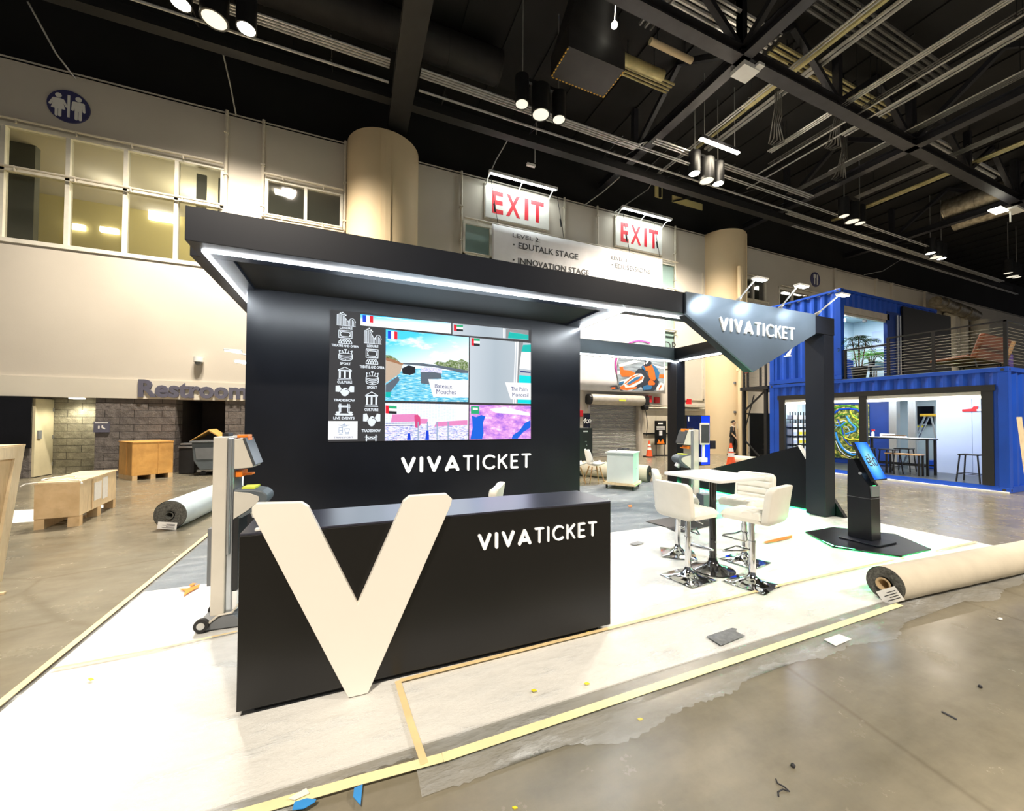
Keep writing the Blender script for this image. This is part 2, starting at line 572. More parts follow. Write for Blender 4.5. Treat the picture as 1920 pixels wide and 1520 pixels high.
class MB:
    def __init__(s):
        s.v, s.f, s.uv = [], [], {}

    def add(s, vs, fs, M=None):
        o = len(s.v)
        for p in vs:
            p = Vector(p)
            s.v.append(M @ p if M is not None else p)
        for f in fs:
            s.f.append([i + o for i in f])
        return s

    def box(s, x0, x1, y0, y1, z0, z1, M=None):
        vs = [(x, y, z) for z in (z0, z1) for y in (y0, y1) for x in (x0, x1)]
        return s.add(vs, [(0, 2, 3, 1), (4, 5, 7, 6), (0, 1, 5, 4), (2, 6, 7, 3), (0, 4, 6, 2), (1, 3, 7, 5)], M)

    def bar(s, p, q, a, b=None, up=(0, 0, 1)):
        """box beam from p to q, a wide, b deep"""
        b = a if b is None else b
        p, q = Vector(p), Vector(q)
        d = (q - p)
        n = d.normalized()
        u = Vector(up)
        if abs(n.dot(u)) > .98:
            u = Vector((0, 1, 0))
        x = n.cross(u).normalized() * (a / 2)
        y = x.cross(n).normalized() * (b / 2)
        vs = [p - x - y, p + x - y, p + x + y, p - x + y, q - x - y, q + x - y, q + x + y, q - x + y]
        return s.add(vs, [(3, 2, 1, 0), (4, 5, 6, 7), (0, 1, 5, 4), (1, 2, 6, 5), (2, 3, 7, 6), (3, 0, 4, 7)])

    def cyl(s, p, q, r, r2=None, n=14, caps=True):
        r2 = r if r2 is None else r2
        p, q = Vector(p), Vector(q)
        d = (q - p).normalized()
        u = Vector((0, 0, 1)) if abs(d.z) < .95 else Vector((1, 0, 0))
        x = d.cross(u).normalized()
        y = d.cross(x)
        vs = []
        for c, rr in ((p, r), (q, r2)):
            for i in range(n):
                a = 2 * PI * i / n
                vs.append(c + x * (rr * math.cos(a)) + y * (rr * math.sin(a)))
        fs = [(i, (i + 1) % n, n + (i + 1) % n, n + i) for i in range(n)]
        if caps:
            fs += [tuple(range(n - 1, -1, -1)), tuple(range(n, 2 * n))]
        return s.add(vs, fs)

    def tube(s, pts, r, n=8, closed=False):
        pts = [Vector(p) for p in pts]
        m = len(pts)
        rr = r if isinstance(r, (list, tuple)) else [r] * m
        vs, prev = [], None
        for i, p in enumerate(pts):
            if closed:
                d = pts[(i + 1) % m] - pts[i - 1]
            else:
                d = pts[min(i + 1, m - 1)] - pts[max(i - 1, 0)]
            d = d.normalized() if d.length > 1e-9 else Vector((0, 0, 1))
            u = prev if prev is not None else (Vector((0, 0, 1)) if abs(d.z) < .9 else Vector((1, 0, 0)))
            x = d.cross(u)
            if x.length < 1e-4:
                x = d.cross(Vector((1, .3, .2)))
            x.normalize()
            y = x.cross(d).normalized()
            prev = y
            for k in range(n):
                a = 2 * PI * k / n
                vs.append(p + x * (rr[i] * math.cos(a)) + y * (rr[i] * math.sin(a)))
        fs = []
        for i in range(m if closed else m - 1):
            j = (i + 1) % m
            for k in range(n):
                l = (k + 1) % n
                fs.append((i * n + k, i * n + l, j * n + l, j * n + k))
        if not closed:
            fs += [tuple(range(n - 1, -1, -1)), tuple((m - 1) * n + k for k in range(n))]
        return s.add(vs, fs)

    def prism(s, pts, a, b, pl='xz', M=None):
        """closed outline extruded between a and b along the axis missing from pl"""
        def P(u, v, t):
            return {'xz': (u, t, v), 'xy': (u, v, t), 'yz': (t, u, v)}[pl]
        n = len(pts)
        vs = [P(u, v, a) for u, v in pts] + [P(u, v, b) for u, v in pts]
        fs = [tuple(range(n)), tuple(range(2 * n - 1, n - 1, -1))]
        fs += [(i, n + i, n + (i + 1) % n, (i + 1) % n) for i in range(n)]
        return s.add(vs, fs, M)

    def lathe(s, prof, c=(0, 0, 0), n=24, M=None, caps=True):
        c = Vector(c)
        vs = []
        for r, z in prof:
            for i in range(n):
                a = 2 * PI * i / n
                vs.append(c + Vector((r * math.cos(a), r * math.sin(a), z)))
        fs = []
        for j in range(len(prof) - 1):
            for i in range(n):
                k = (i + 1) % n
                fs.append((j * n + i, j * n + k, (j + 1) * n + k, (j + 1) * n + i))
        if caps and prof[0][0] > 1e-5:
            fs.append(tuple(range(n - 1, -1, -1)))
        if caps and prof[-1][0] > 1e-5:
            fs.append(tuple((len(prof) - 1) * n + i for i in range(n)))
        return s.add(vs, fs, M)

    def ball(s, c, r, n=12, m=8, sc_=(1, 1, 1), M=None):
        vs, fs = [], []
        c = Vector(c)
        for j in range(m + 1):
            t = PI * j / m
            for i in range(n):
                a = 2 * PI * i / n
                vs.append(c + Vector((r * math.sin(t) * math.cos(a) * sc_[0], r * math.sin(t) * math.sin(a) * sc_[1], r * math.cos(t) * sc_[2])))
        for j in range(m):
            for i in range(n):
                k = (i + 1) % n
                fs.append((j * n + i, (j + 1) * n + i, (j + 1) * n + k, j * n + k))
        return s.add(vs, fs, M)

    def grid(s, fn, nu, nv, M=None):
        vs = [fn(i / nu, j / nv) for j in range(nv + 1) for i in range(nu + 1)]
        fs = [(j * (nu + 1) + i, j * (nu + 1) + i + 1, (j + 1) * (nu + 1) + i + 1, (j + 1) * (nu + 1) + i) for j in range(nv) for i in range(nu)]
        return s.add(vs, fs, M)

    def strokes(s, lines, wd, a, b, mp, caps=6):
        """flat pen strokes: polylines of width wd turned into solid bars; mp(u, v, t) places them"""
        k = 0
        for ln in lines:
            for i in range(len(ln)):
                if caps:
                    c = ln[i]
                    pts = [(c[0] + wd / 2 * math.cos(2 * PI * q / (caps * 2)), c[1] + wd / 2 * math.sin(2 * PI * q / (caps * 2))) for q in range(caps * 2)]
                    s._pl(pts, a, b + (b - a) * .002 * (k % 5), mp)
                    k += 1
                if i + 1 < len(ln):
                    p, q = Vector(ln[i]), Vector(ln[i + 1])
                    d = (q - p)
                    if d.length < 1e-6:
                        continue
                    nrm = Vector((-d.y, d.x)).normalized() * (wd / 2)
                    s._pl([p - nrm, q - nrm, q + nrm, p + nrm], a, b + (b - a) * .002 * (k % 5), mp)
                    k += 1
        return s

    def _pl(s, pts, a, b, mp):
        n = len(pts)
        vs = [mp(p[0], p[1], a) for p in pts] + [mp(p[0], p[1], b) for p in pts]
        fs = [tuple(range(n)), tuple(range(2 * n - 1, n - 1, -1))]
        fs += [(i, n + i, n + (i + 1) % n, (i + 1) % n) for i in range(n)]
        return s.add(vs, fs)

    def pieces(s):
        """connected pieces, those whose boxes touch kept together"""
        par = list(range(len(s.v)))

        def find(i):
            while par[i] != i:
                par[i] = par[par[i]]
                i = par[i]
            return i
        for f in s.f:
            for i in f[1:]:
                par[find(i)] = find(f[0])
        comp = {}
        for i in range(len(s.v)):
            comp.setdefault(find(i), []).append(i)
        bx = []
        for ids in comp.values():
            P = [s.v[i] for i in ids]
            bx.append([set(ids), [min(p[k] for p in P) - .002 for k in range(3)], [max(p[k] for p in P) + .002 for k in range(3)]])
        go = True
        while go:
            go = False
            for i in range(len(bx)):
                for j in range(i + 1, len(bx)):
                    a, b = bx[i], bx[j]
                    if all(a[1][k] <= b[2][k] and b[1][k] <= a[2][k] for k in range(3)):
                        a[0] |= b[0]
                        a[1] = [min(a[1][k], b[1][k]) for k in range(3)]
                        a[2] = [max(a[2][k], b[2][k]) for k in range(3)]
                        bx.pop(j)
                        go = True
                        break
                if go:
                    break
        out = []
        for ids, _, _ in bx:
            ids = sorted(ids)
            mp = {v: k for k, v in enumerate(ids)}
            mb = MB()
            mb.v = [s.v[i] for i in ids]
            mb.f = [[mp[i] for i in f] for f in s.f if f[0] in mp]
            out.append(mb)
        return out

    def build(s, name, m, parent=None, *a, **k):
        if name in SPLIT and len(s.v) < 2500:
            r = None
            for q in s.pieces():
                o = q.build1(name, m, parent, *a, **k)
                if parent is None:
                    o['kind'] = 'structure'
                r = r or o
            return r
        return s.build1(name, m, parent, *a, **k)

    def build1(s, name, m, parent=None, smooth=False, bevel=0., local=False, label=None, uv=None, segs=2):
        me = bpy.data.meshes.new(name)
        off = Vector((0, 0, 0))
        if parent is not None and not local:
            p = parent
            while p is not None:
                off += p.location
                p = p.parent
        elif parent is None:
            xs = [p.x for p in s.v]
            ys = [p.y for p in s.v]
            zs = [p.z for p in s.v]
            off = Vector(((min(xs) + max(xs)) / 2, (min(ys) + max(ys)) / 2, min(zs)))
        me.from_pydata([tuple(p - off) for p in s.v], [], s.f)
        bm = bmesh.new()
        bm.from_mesh(me)
        bmesh.ops.recalc_face_normals(bm, faces=bm.faces)
        bm.to_mesh(me)
        bm.free()
        if smooth:
            me.shade_smooth() if hasattr(me, 'shade_smooth') else None
            for p in me.polygons:
                p.use_smooth = True
            if smooth != 2:
                try:
                    me.set_sharp_from_angle(angle=R(38))
                except Exception:
                    pass
        if uv is not None:
            L = me.uv_layers.new(name='UVMap')
            for lp in me.loops:
                L.data[lp.index].uv = uv(me.vertices[lp.vertex_index].co + off)
        me.materials.append(MATS[m])
        o = bpy.data.objects.new(name, me)
        COL.objects.link(o)
        if parent is not None:
            o.parent = parent
        else:
            o.location = off
        if bevel:
            b = o.modifiers.new('bevel', 'BEVEL')
            b.width = bevel
            b.segments = segs
            b.limit_method = 'ANGLE'
            b.angle_limit = R(40)
        if label:
            o['label'] = label
        return o


def thing(name, label, cat, loc=(0, 0, 0), rz=0., group=None):
    o = bpy.data.objects.new(name, None)
    COL.objects.link(o)
    o.empty_display_size = .1
    o.location = loc
    o.rotation_euler = (0, 0, rz)
    return tag(o, label, cat, group)


def tag(o, label, cat, group=None, kind=None):
    o['label'], o['category'] = label, cat
    if group:
        o['group'] = group
    if kind:
        o['kind'] = kind
    return o


def struct(name, mb, m, parent=None, **k):
    o = mb.build(name, m, parent, **k)
    if parent is None:
        o['kind'] = 'structure'
    return o


KIDS = {}


def kids(o):
    return [c for c in bpy.data.objects if c.parent == o]


def dup(root, loc, rz=None, label=None, group=None):
    def cp(o, par):
        c = o.copy()
        COL.objects.link(c)
        c.parent = par
        for ch in kids(o):
            cp(ch, c)
        return c
    r = cp(root, None)
    r.location = loc
    if rz is not None:
        r.rotation_euler = (0, 0, rz)
    if label:
        r['label'] = label
    if group:
        r['group'] = group
    return r


_TXT = {}


def text(s, size, offset=0., depth=.0, space=1.):
    """outline of a string in the built-in font: (verts, faces, width), baseline at 0"""
    k = (s, round(offset, 4), round(space, 3))
    if k not in _TXT:
        cu = bpy.data.curves.new('t', 'FONT')
        cu.body = s
        cu.size = 1
        cu.offset = offset
        cu.space_character = space
        cu.resolution_u = 3
        cu.fill_mode = 'FRONT'
        o = bpy.data.objects.new('t', cu)
        COL.objects.link(o)
        bpy.context.view_layer.update()
        me = bpy.data.meshes.new_from_object(o)
        _TXT[k] = ([v.co.copy() for v in me.vertices], [tuple(p.vertices) for p in me.polygons])
        bpy.data.objects.remove(o)
        bpy.data.curves.remove(cu)
        bpy.data.meshes.remove(me)
    return _TXT[k]


def put_text(mb, s, x0, x1, z0, h, mp, t=0., offset=0., space=1., depth=0.):
    """fit a string between x0 and x1 with capital height h, baseline z0, on a surface mp(u, v, t)"""
    vs, fs = text(s, 1, offset, space=space)
    xa, xb = min(v.x for v in vs), max(v.x for v in vs)
    kx = (x1 - x0) / (xb - xa)
    cap = .72 if not s.islower() else .72
    ky = h / cap
    P = [mp(x0 + (v.x - xa) * kx, z0 + v.y * ky, t + depth) for v in vs]
    if not depth:
        return mb.add(P, fs)
    n = len(P)
    B = [mp(x0 + (v.x - xa) * kx, z0 + v.y * ky, t) for v in vs]
    cnt = {}
    for f in fs:
        for i in range(len(f)):
            e = (f[i], f[(i + 1) % len(f)])
            cnt[e] = cnt.get(e, 0) + 1
    sides = [(a, b, b + n, a + n) for (a, b) in cnt if (b, a) not in cnt]
    return mb.add(P + B, list(fs) + [tuple(i + n for i in reversed(f)) for f in fs] + sides)


def fy(Y):
    """surface facing the camera side (-Y): u = x, v = z, t = how far it stands off"""
    return lambda u, v, t: (u, Y - t, v)


def arc(cx, cy, r, a0, a1, n=8, ry=None):
    ry = r if ry is None else ry
    return [(cx + r * math.cos(R(a0 + (a1 - a0) * i / n)), cy + ry * math.sin(R(a0 + (a1 - a0) * i / n))) for i in range(n + 1)]


def logo(x0, x1, z0, h, Y, depth, name, m, parent, label):
    """wordmark VIVATICKET in raised rounded strokes, first four letters heavier"""
    B, r = .20, .13
    H = 1.0

    def V(x, W, b):
        return [[(x + b / 2, H - b / 2), (x + W / 2, b / 2)], [(x + W / 2, b / 2), (x + W - b / 2, H - b / 2)]]
    let = []
    x = 0
    gap = .25
    for ch in 'VIVATICKET':
        b = B if len(let) < 4 else r
        if ch == 'V':
            W = .86
            L = V(x, W, b)
        elif ch == 'A':
            W = .92
            L = [[(x + b / 2, b / 2), (x + W / 2, H - b / 2), (x + W - b / 2, b / 2)], [(x + .27 * W, .3), (x + .73 * W, .3)]]
        elif ch == 'I':
            W = b
            L = [[(x + b / 2, b / 2), (x + b / 2, H - b / 2)]]
        elif ch == 'T':
            W = .68
            L = [[(x + b / 2, H - b / 2), (x + W - b / 2, H - b / 2)], [(x + W / 2, H - b / 2), (x + W / 2, b / 2)]]
        elif ch == 'C':
            W = .82
            L = [arc(x + .5, .5, .5 - b / 2, 48, 312, 16)]
        elif ch == 'K':
            W = .66
            L = [[(x + b / 2, b / 2), (x + b / 2, H - b / 2)], [(x + W - b / 2, H - b / 2), (x + b / 2, .42)], [(x + .25, .58), (x + W - b / 2, b / 2)]]
        else:
            W = .56
            L = [[(x + W - b / 2, H - b / 2), (x + b / 2, H - b / 2), (x + b / 2, b / 2), (x + W - b / 2, b / 2)], [(x + b / 2, .5), (x + W - b, .5)]]
        let.append((L, b))
        x += W + gap
    tot = x - gap
    kx = (x1 - x0) / tot
    mp = lambda u, v, t: (x0 + u * kx, Y - t, z0 + v * h)
    mb = MB()
    for L, b in let:
        mb.strokes(L, b, 0, depth, mp, 5)
    return mb.build(name, m, parent, label=label)


def rbox(w_, d_, h_, r=.02):
    return (w_, d_, h_, r)


def rrect(x0, x1, y0, y1, r, n=4):
    pts = []
    for cx, cy, a in ((x1 - r, y1 - r, 0), (x0 + r, y1 - r, 90), (x0 + r, y0 + r, 180), (x1 - r, y0 + r, 270)):
        for i in range(n + 1):
            t = R(a + 90 * i / n)
            pts.append((cx + r * math.cos(t), cy + r * math.sin(t)))
    return pts

# ================================================================== SETTING
YH = 14.2
struct('floor', MB().box(-24, 90, -14, 20, -.2, 0), 'concrete')


def wall_with_holes(x0, x1, z0, z1, holes, y0, y1):
    mb = MB()
    xs = sorted({x0, x1} | {h[0] for h in holes} | {h[1] for h in holes})
    for a, b in zip(xs, xs[1:]):
        zz = z0
        for h in sorted([h for h in holes if h[0] < (a + b) / 2 < h[1]], key=lambda h: h[2]):
            if h[2] > zz:
                mb.box(a, b, y0, y1, zz, h[2])
            zz = h[3]
        if zz < z1:
            mb.box(a, b, y0, y1, zz, z1)
    return mb


W1, W2, W3 = (-9.7, -3.63, 6.12, 9.2), (-2.57, -.32, 7.96, 9.18), (3.84, 14.4, 4.1, 9.12)
W4, W5 = (19.14, 20.86, 8.06, 9.3), (21.9, 26.4, 7.7, 9.1)
DOORS = [(9.45, 12.2, 0, 2.65), (12.35, 14.1, 0, 2.1)]
struct('wall_back', wall_with_holes(-24, 90, 2.13, 10.9, [W1, W2, W3, W4, W5, (9.45, 12.2, 2.13, 2.65)], YH, YH + .4), 'wall_paint')
struct('wall_lower', wall_with_holes(3.0, 90, 0, 2.13, [(9.45, 12.2, 0, 2.13), (12.35, 14.1, 0, 2.1)], YH, YH + .4), 'wall_paint')
struct('trim_1', MB().box(-22, 3.0, YH - .06, YH, 2.13, 2.66), 'band_paint')
struct('wall_upper', MB().box(-24, 90, 14.75, 15.0, 10.9, 15), 'black_wall')
struct('trim_2', MB().box(-24, 90, YH, 14.76, 10.86, 10.95), 'wall_paint')
# masonry of the restroom alcove
struct('wall_restroom', MB().box(-6.43, -4.68, YH, YH + .5, 0, 2.13).box(-3.49, 3.0, YH, YH + .5, 0, 2.13), 'masonry_dark')
struct('wall_alcove', MB().box(-10.5, -6.43, 14.95, 15.3, 0, 2.2), 'masonry_light')
struct('wall_alcove_side', MB().box(-8.1, -7.68, YH - .02, 14.95, 0, 2.13), 'masonry_dark')
struct('wall_left_pier', MB().box(-22, -8.1, YH, YH + .4, 0, 2.13), 'masonry_dark')
struct('wall_niche', MB().box(-4.72, -3.45, 16.4, 16.6, 0, 2.2).box(-4.78, -4.68, YH + .5, 16.5, 0, 2.2).box(-3.5, -3.4, YH + .5, 16.5, 0, 2.2).box(-10.5, -3.4, YH + .4, 16.6, 2.13, 2.2), 'niche')
d = MB().box(-7.68, -7.63, 14.24, 14.93, .02, 2.08)
dr = struct('door_1', d, 'door_yellow')
MB().box(-7.63, -7.6, 14.32, 14.44, 1.02, 1.24).build('push_plate', 'grey_plastic', dr)
for z in (.3, 1.05, 1.8):
    MB().cyl((-7.62, 14.9, z - .05), (-7.62, 14.9, z + .05), .015).build('hinge', 'steel_leg', dr)
# ceiling deck
cm = MB()
for i in range(77):
    x = -23 + i * 1.45
    cm.box(x, x + .8, -14, 14.75, 14.0, 14.06)
cm.box(-24, 90, -14, 14.75, 14.06, 14.3)
struct('ceiling', cm, 'black_wall')


# big round wall columns with a chase strip
def wall_column(cx, r, n, strip):
    mb = MB()
    pts = [(cx + r * math.cos(R(a)), YH + r * math.sin(R(a))) for a in range(180, 361, 6)]
    mb.prism(pts + [(cx + r, YH + .05), (cx - r, YH + .05)], 0, 10.95, 'xy')
    o = mb.build(n, 'column_paint', smooth=True)
    tag(o, *strip[0], kind='structure')
    a0, a1 = strip[1]
    q = [(cx + (r + .03) * math.cos(R(a)), YH + (r + .03) * math.sin(R(a))) for a in (a0, (a0 + a1) / 2, a1)]
    q += [(cx + (r - .05) * math.cos(R(a)), YH + (r - .05) * math.sin(R(a))) for a in (a1, a0)]
    MB().prism(q, 0, 10.9, 'xy').build('chase_strip', 'column_paint', o)
    return o


c1 = wall_column(.97, 1.18, 'column', (('round cream column on the hall wall behind the booth canopy', 'column'), (262, 277)))
c2 = wall_column(17.45, 1.12, 'column', (('round cream column on the hall wall beside the stair tower', 'column'), (300, 318)))
for z in (3.4, 2.0):
    MB().box(17.0, 17.1, YH - 1.09, YH - 1.0, z, z + .1).build('call_box', 'grey_plastic', c2)


# windows: frames, mullions, panes and curtain-rail pipes
def window(n, W, cols, rows, glass='window_glass', fr=.09, depth=.12, rails=True):
    x0, x1, z0, z1 = W
    f = MB()
    f.box(x0, x1, YH - .04, YH + depth, z0 - .02, z0 + fr).box(x0, x1, YH - .04, YH + depth, z1 - fr, z1 + .02)
    xs = [x0] + cols + [x1]
    for x in [x0 + fr / 2] + cols + [x1 - fr / 2]:
        f.box(x - fr / 2, x + fr / 2, YH - .03, YH + depth, z0, z1)
    for z in rows:
        f.box(x0, x1, YH - .03, YH + depth, z - fr / 2, z + fr / 2)
    o = f.build(n, 'window_frame')
    o['kind'] = 'structure'
    zs = [z0] + sorted(rows) + [z1]
    for a, b in zip(xs, xs[1:]):
        for c, d_ in zip(zs, zs[1:]):
            MB().box(a + .04, b - .04, YH + .05, YH + .06, c + .04, d_ - .04).build('pane', glass, o)
    if rails:
        for z in [z1 + .05] + rows + ([z0] if len(rows) == 0 else []):
            m = MB().tube([(x0, YH - .16, z), (x1, YH - .16, z)], .035)
            x = x0 + .5
            while x < x1:
                m.tube([(x, YH - .02, z + .04), (x, YH - .17, z + .02), (x + .02, YH - .17, z - .12)], .022, 6)
                x += 1.15
            m.build('rail_pipe', 'pipe_cream', o)
    return o


window('window_1', W1, [-8.35, -7.11, -5.92, -4.78], [8.0])
window('window_2', W2, [-1.43], [])
window('window_3', W3, [4.95, 7.4, 9.2, 11.4, 13.45], [7.87, 5.9], 'glass_teal')
window('window_4', W4, [19.85], [])
window('window_5', W5, [23.1, 24.6], [])
# rooms seen through the upper windows
struct('wall_room', MB().box(-10.5, -.1, 18.4, 18.5, 5.6, 9.9).box(-10.5, -.1, YH + .4, 18.4, 5.6, 5.7), 'room_wall')
struct('ceiling_room', MB().box(-10.5, -.1, YH + .4, 18.4, 9.25, 9.35), 'wall_paint')
struct('wall_room_dark', MB().box(-8.9, -8.3, 15.2, 15.4, 5.7, 9.25).box(-3.1, -2.9, YH + .4, 18.4, 5.7, 9.25).box(18, 30, 17.4, 17.5, 6, 10).box(18, 30, YH + .4, 17.5, 9.4, 9.5).box(18, 30, YH + .4, 17.5, 6.9, 7.0).box(-4.45, -4.2, 14.65, 14.7, 8.05, 9.1).box(-3.9, -3.6, 14.65, 14.7, 8.05, 9.1), 'room_dark')
p = at(305, 403, Z=9.22)
for j, (px, py, sx, sy, L, lab) in enumerate([(306, 403, .42, .24, 'rectangular lit panel in the yellow room behind the upper window', 0), (142, 425, .24, .09, 'small round lit downlight behind the second pane from left', 0), (205, 432, .24, .09, 'small round lit downlight behind the second pane, right of another', 0), (528, 361, .2, .12, 'lit downlight behind the window left of the round column', 0), (1422, 540, .3, .15, 'lit lamp behind the far window left of the round fork sign', 0), (1475, 549, .3, .15, 'left lit lamp behind the wide far window above the blue container', 0), (1497, 551, .3, .15, 'right lit lamp behind the wide far window above the blue container', 0)]):
    c = at(px, py, Y=18.33) if px < 500 else at(px, py, Z=9.22 if px < 700 else 9.37)
    o = MB().box(c.x - sx, c.x + sx, *((c.y - .05, c.y + .069, c.z - sy, c.z + sy) if px < 500 else (c.y - sy, c.y + sy, c.z - .05, c.z + .029))).build('room_light_panel', 'lamp_warm_soft')
    tag(o, L, 'ceiling light', 'lit ceiling lights in the rooms upstairs')
lamp('room_light', 'POINT', (-4.9, 16.4, 8.6), 170, (1, .93, .62), radius=.3)
lamp('room_light', 'POINT', (-7.3, 16.6, 8.8), 35, (1, .95, .75), radius=.3)
lamp('alcove_light', 'SPOT', (-7.0, 14.6, 2.05), 70, (1, .93, .72), radius=.1, spot=(R(150), .6))
o = MB().cyl((-7.0, 14.6, 2.1), (-7.0, 14.6, 2.14), .16).build('recessed_downlight', 'lamp_warm_soft')
tag(o, 'round lit downlight under the lintel above the cream alcove door', 'ceiling light')

# vertical pipes on the wall
for x, z0, lab in ((-3.58, 6.05, 'right of the wide left window'), (-2.62, 7.9, 'left of the two-pane window'), (-.26, 7.9, 'right of the two-pane window, beside the round column'), (3.76, 4.1, 'left of the first EXIT sign'), (8.2, 8.9, 'right of the first EXIT sign'), (9.85, 8.9, 'between the two EXIT signs, nearer the second'), (14.3, 4.1, 'right of the second EXIT sign')):
    m = MB().tube([(x, YH - .07, z0), (x, YH - .07, 10.95)], .045)
    z = z0 + .3
    while z < 10.8:
        m.box(x - .06, x + .06, YH - .13, YH, z, z + .05)
        z += 1.3
    tag(m.build('wall_pipe', 'pipe_cream', smooth=True), 'thin cream conduit running up the wall ' + lab, 'pipe', 'wall conduits')
for x, px in ((26.9, 0), (31.3, 0), (33.2, 0), (37.5, 0)):
    struct('trim_3', MB().box(x, x + .25, YH - .12, YH, 0, 10.9), 'wall_paint')
# far right service pipes and beam
for i, (px, wd) in enumerate(((1779, .35), (1789, .3), (1800, .35), (1830, .5))):
    X = at(px, 650, Y=YH - .3).x
    tag(MB().cyl((X, YH - wd - .03, 0), (X, YH - wd - .03, 9.6 - i * .05), wd).build('riser_pipe', 'band_paint', smooth=True), ['slim pale riser pipe just right of the black container panel', 'second pale riser pipe right of the black container panel', 'third pale riser pipe right of the black container panel', 'widest pale riser pipe, left of the deck corner post'][i], 'pipe', 'riser pipes on the far wall')
X0, X1 = at(1750, 560, Y=YH - .8).x, at(1815, 580, Y=YH - .8).x
dm = MB()
for i in range(7):
    x = X0 + (X1 - X0) * i / 6
    dm.cyl((x, YH - .9, 9.85 - .05 * i), (x + (X1 - X0) / 6.2, YH - .9, 9.8 - .05 * i), .42 if i % 2 else .36, n=12)
tag(dm.build('duct', 'duct_silver', smooth=True), 'crinkled pale flexible duct along the wall top at far right', 'duct')

# round signs
def round_sign(cx, cz, r, lab):
    t = thing('round_sign', lab, 'sign', (cx, YH - .02, cz - r))
    MB().cyl((cx, YH, cz), (cx, YH - .04, cz), r, n=40).build('disc', 'sign_navy', t, smooth=True)
    return t


t = round_sign(-7.12, 9.97, .43, 'round dark blue restroom sign high on the wall')
mp = lambda u, v, q: (-7.12 + u, YH - .04 - q, 9.97 + v)
m = MB()
m.strokes([[(-.2, .24)]], .13, 0, .01, mp, 8)
m._pl([(-.27, .16), (-.13, .16), (-.06, -.12), (-.34, -.12)], 0, .012, mp)
m.strokes([[(-.29, .13), (-.36, -.02)], [(-.11, .13), (-.04, -.02)]], .055, 0, .01, mp)
m.strokes([[(-.235, -.12), (-.235, -.3)], [(-.165, -.12), (-.165, -.3)]], .06, 0, .01, mp)
m._pl([(-.02, .3), (.03, .3), (.03, -.3), (-.02, -.3)], 0, .01, mp)
m.strokes([[(.2, .24)]], .13, 0, .01, mp, 8)
m._pl([(.1, .16), (.3, .16), (.27, -.1), (.13, -.1)], 0, .012, mp)
m.strokes([[(.1, .13), (.085, -.07)], [(.3, .13), (.315, -.07)]], .055, 0, .01, mp)
m.strokes([[(.16, -.1), (.16, -.3)], [(.24, -.1), (.24, -.3)]], .065, 0, .01, mp)
m.build('pictogram', 'sign_white', t)
t = round_sign(25.16, 9.97, .43, 'round dark fork and knife sign high on the far wall')
mp = lambda u, v, q: (25.16 + u, YH - .04 - q, 9.97 + v)
m = MB().strokes([[(-.1, -.28), (-.1, .1)], [(-.17, .27), (-.17, .1), (-.03, .1), (-.03, .27)], [(-.1, .27), (-.1, .1)], [(.13, -.28), (.13, .27)], [(.18, .25), (.18, 0)]], .06, 0, .01, mp)
m.build('pictogram', 'sign_white', t)

# Restrooms lettering on the band
m = MB()
put_text(m, 'Restrooms', -5.50, -2.66, 2.2, .475, fy(YH - .06), 0, .035, 1.0, .05)
tag(m.build('wall_lettering', 'restroom_grey'), 'large dark grey Restrooms lettering on the pale band above the alcove', 'lettering')
c = at(375, 678, Y=YH)
t = thing('security_camera', 'small white dome camera on the wall above the Restrooms lettering', 'camera', (c.x, YH, c.z))
MB().cyl((c.x, YH - .12, c.z - .02), (c.x, YH - .12, c.z + .12), .12).box(c.x - .05, c.x + .05, YH - .12, YH, c.z + .02, c.z + .1).build('housing', 'plain_white', t, smooth=True)
MB().ball((c.x, YH - .12, c.z - .04), .09).build('dome', 'grey_plastic', t, smooth=True)
c = at(192, 800, Y=YH)
t = thing('wall_plaque', 'small grey restroom plaque with white pictograms on dark masonry', 'sign', (c.x, YH - .03, c.z - .15))
MB().box(c.x - .16, c.x + .16, YH - .05, YH, c.z - .15, c.z + .15).build('plate', 'restroom_grey', t)
mp = lambda u, v, q: (c.x + u, YH - .05 - q, c.z + v)
MB().strokes([[(-.05, .02), (-.05, -.04)], [(.02, .03), (.02, -.02), (.07, -.05)]], .03, 0, .006, mp).strokes([[(-.12, .11), (.12, .11)]], .03, 0, .006, mp).build('pictogram', 'sign_white', t)


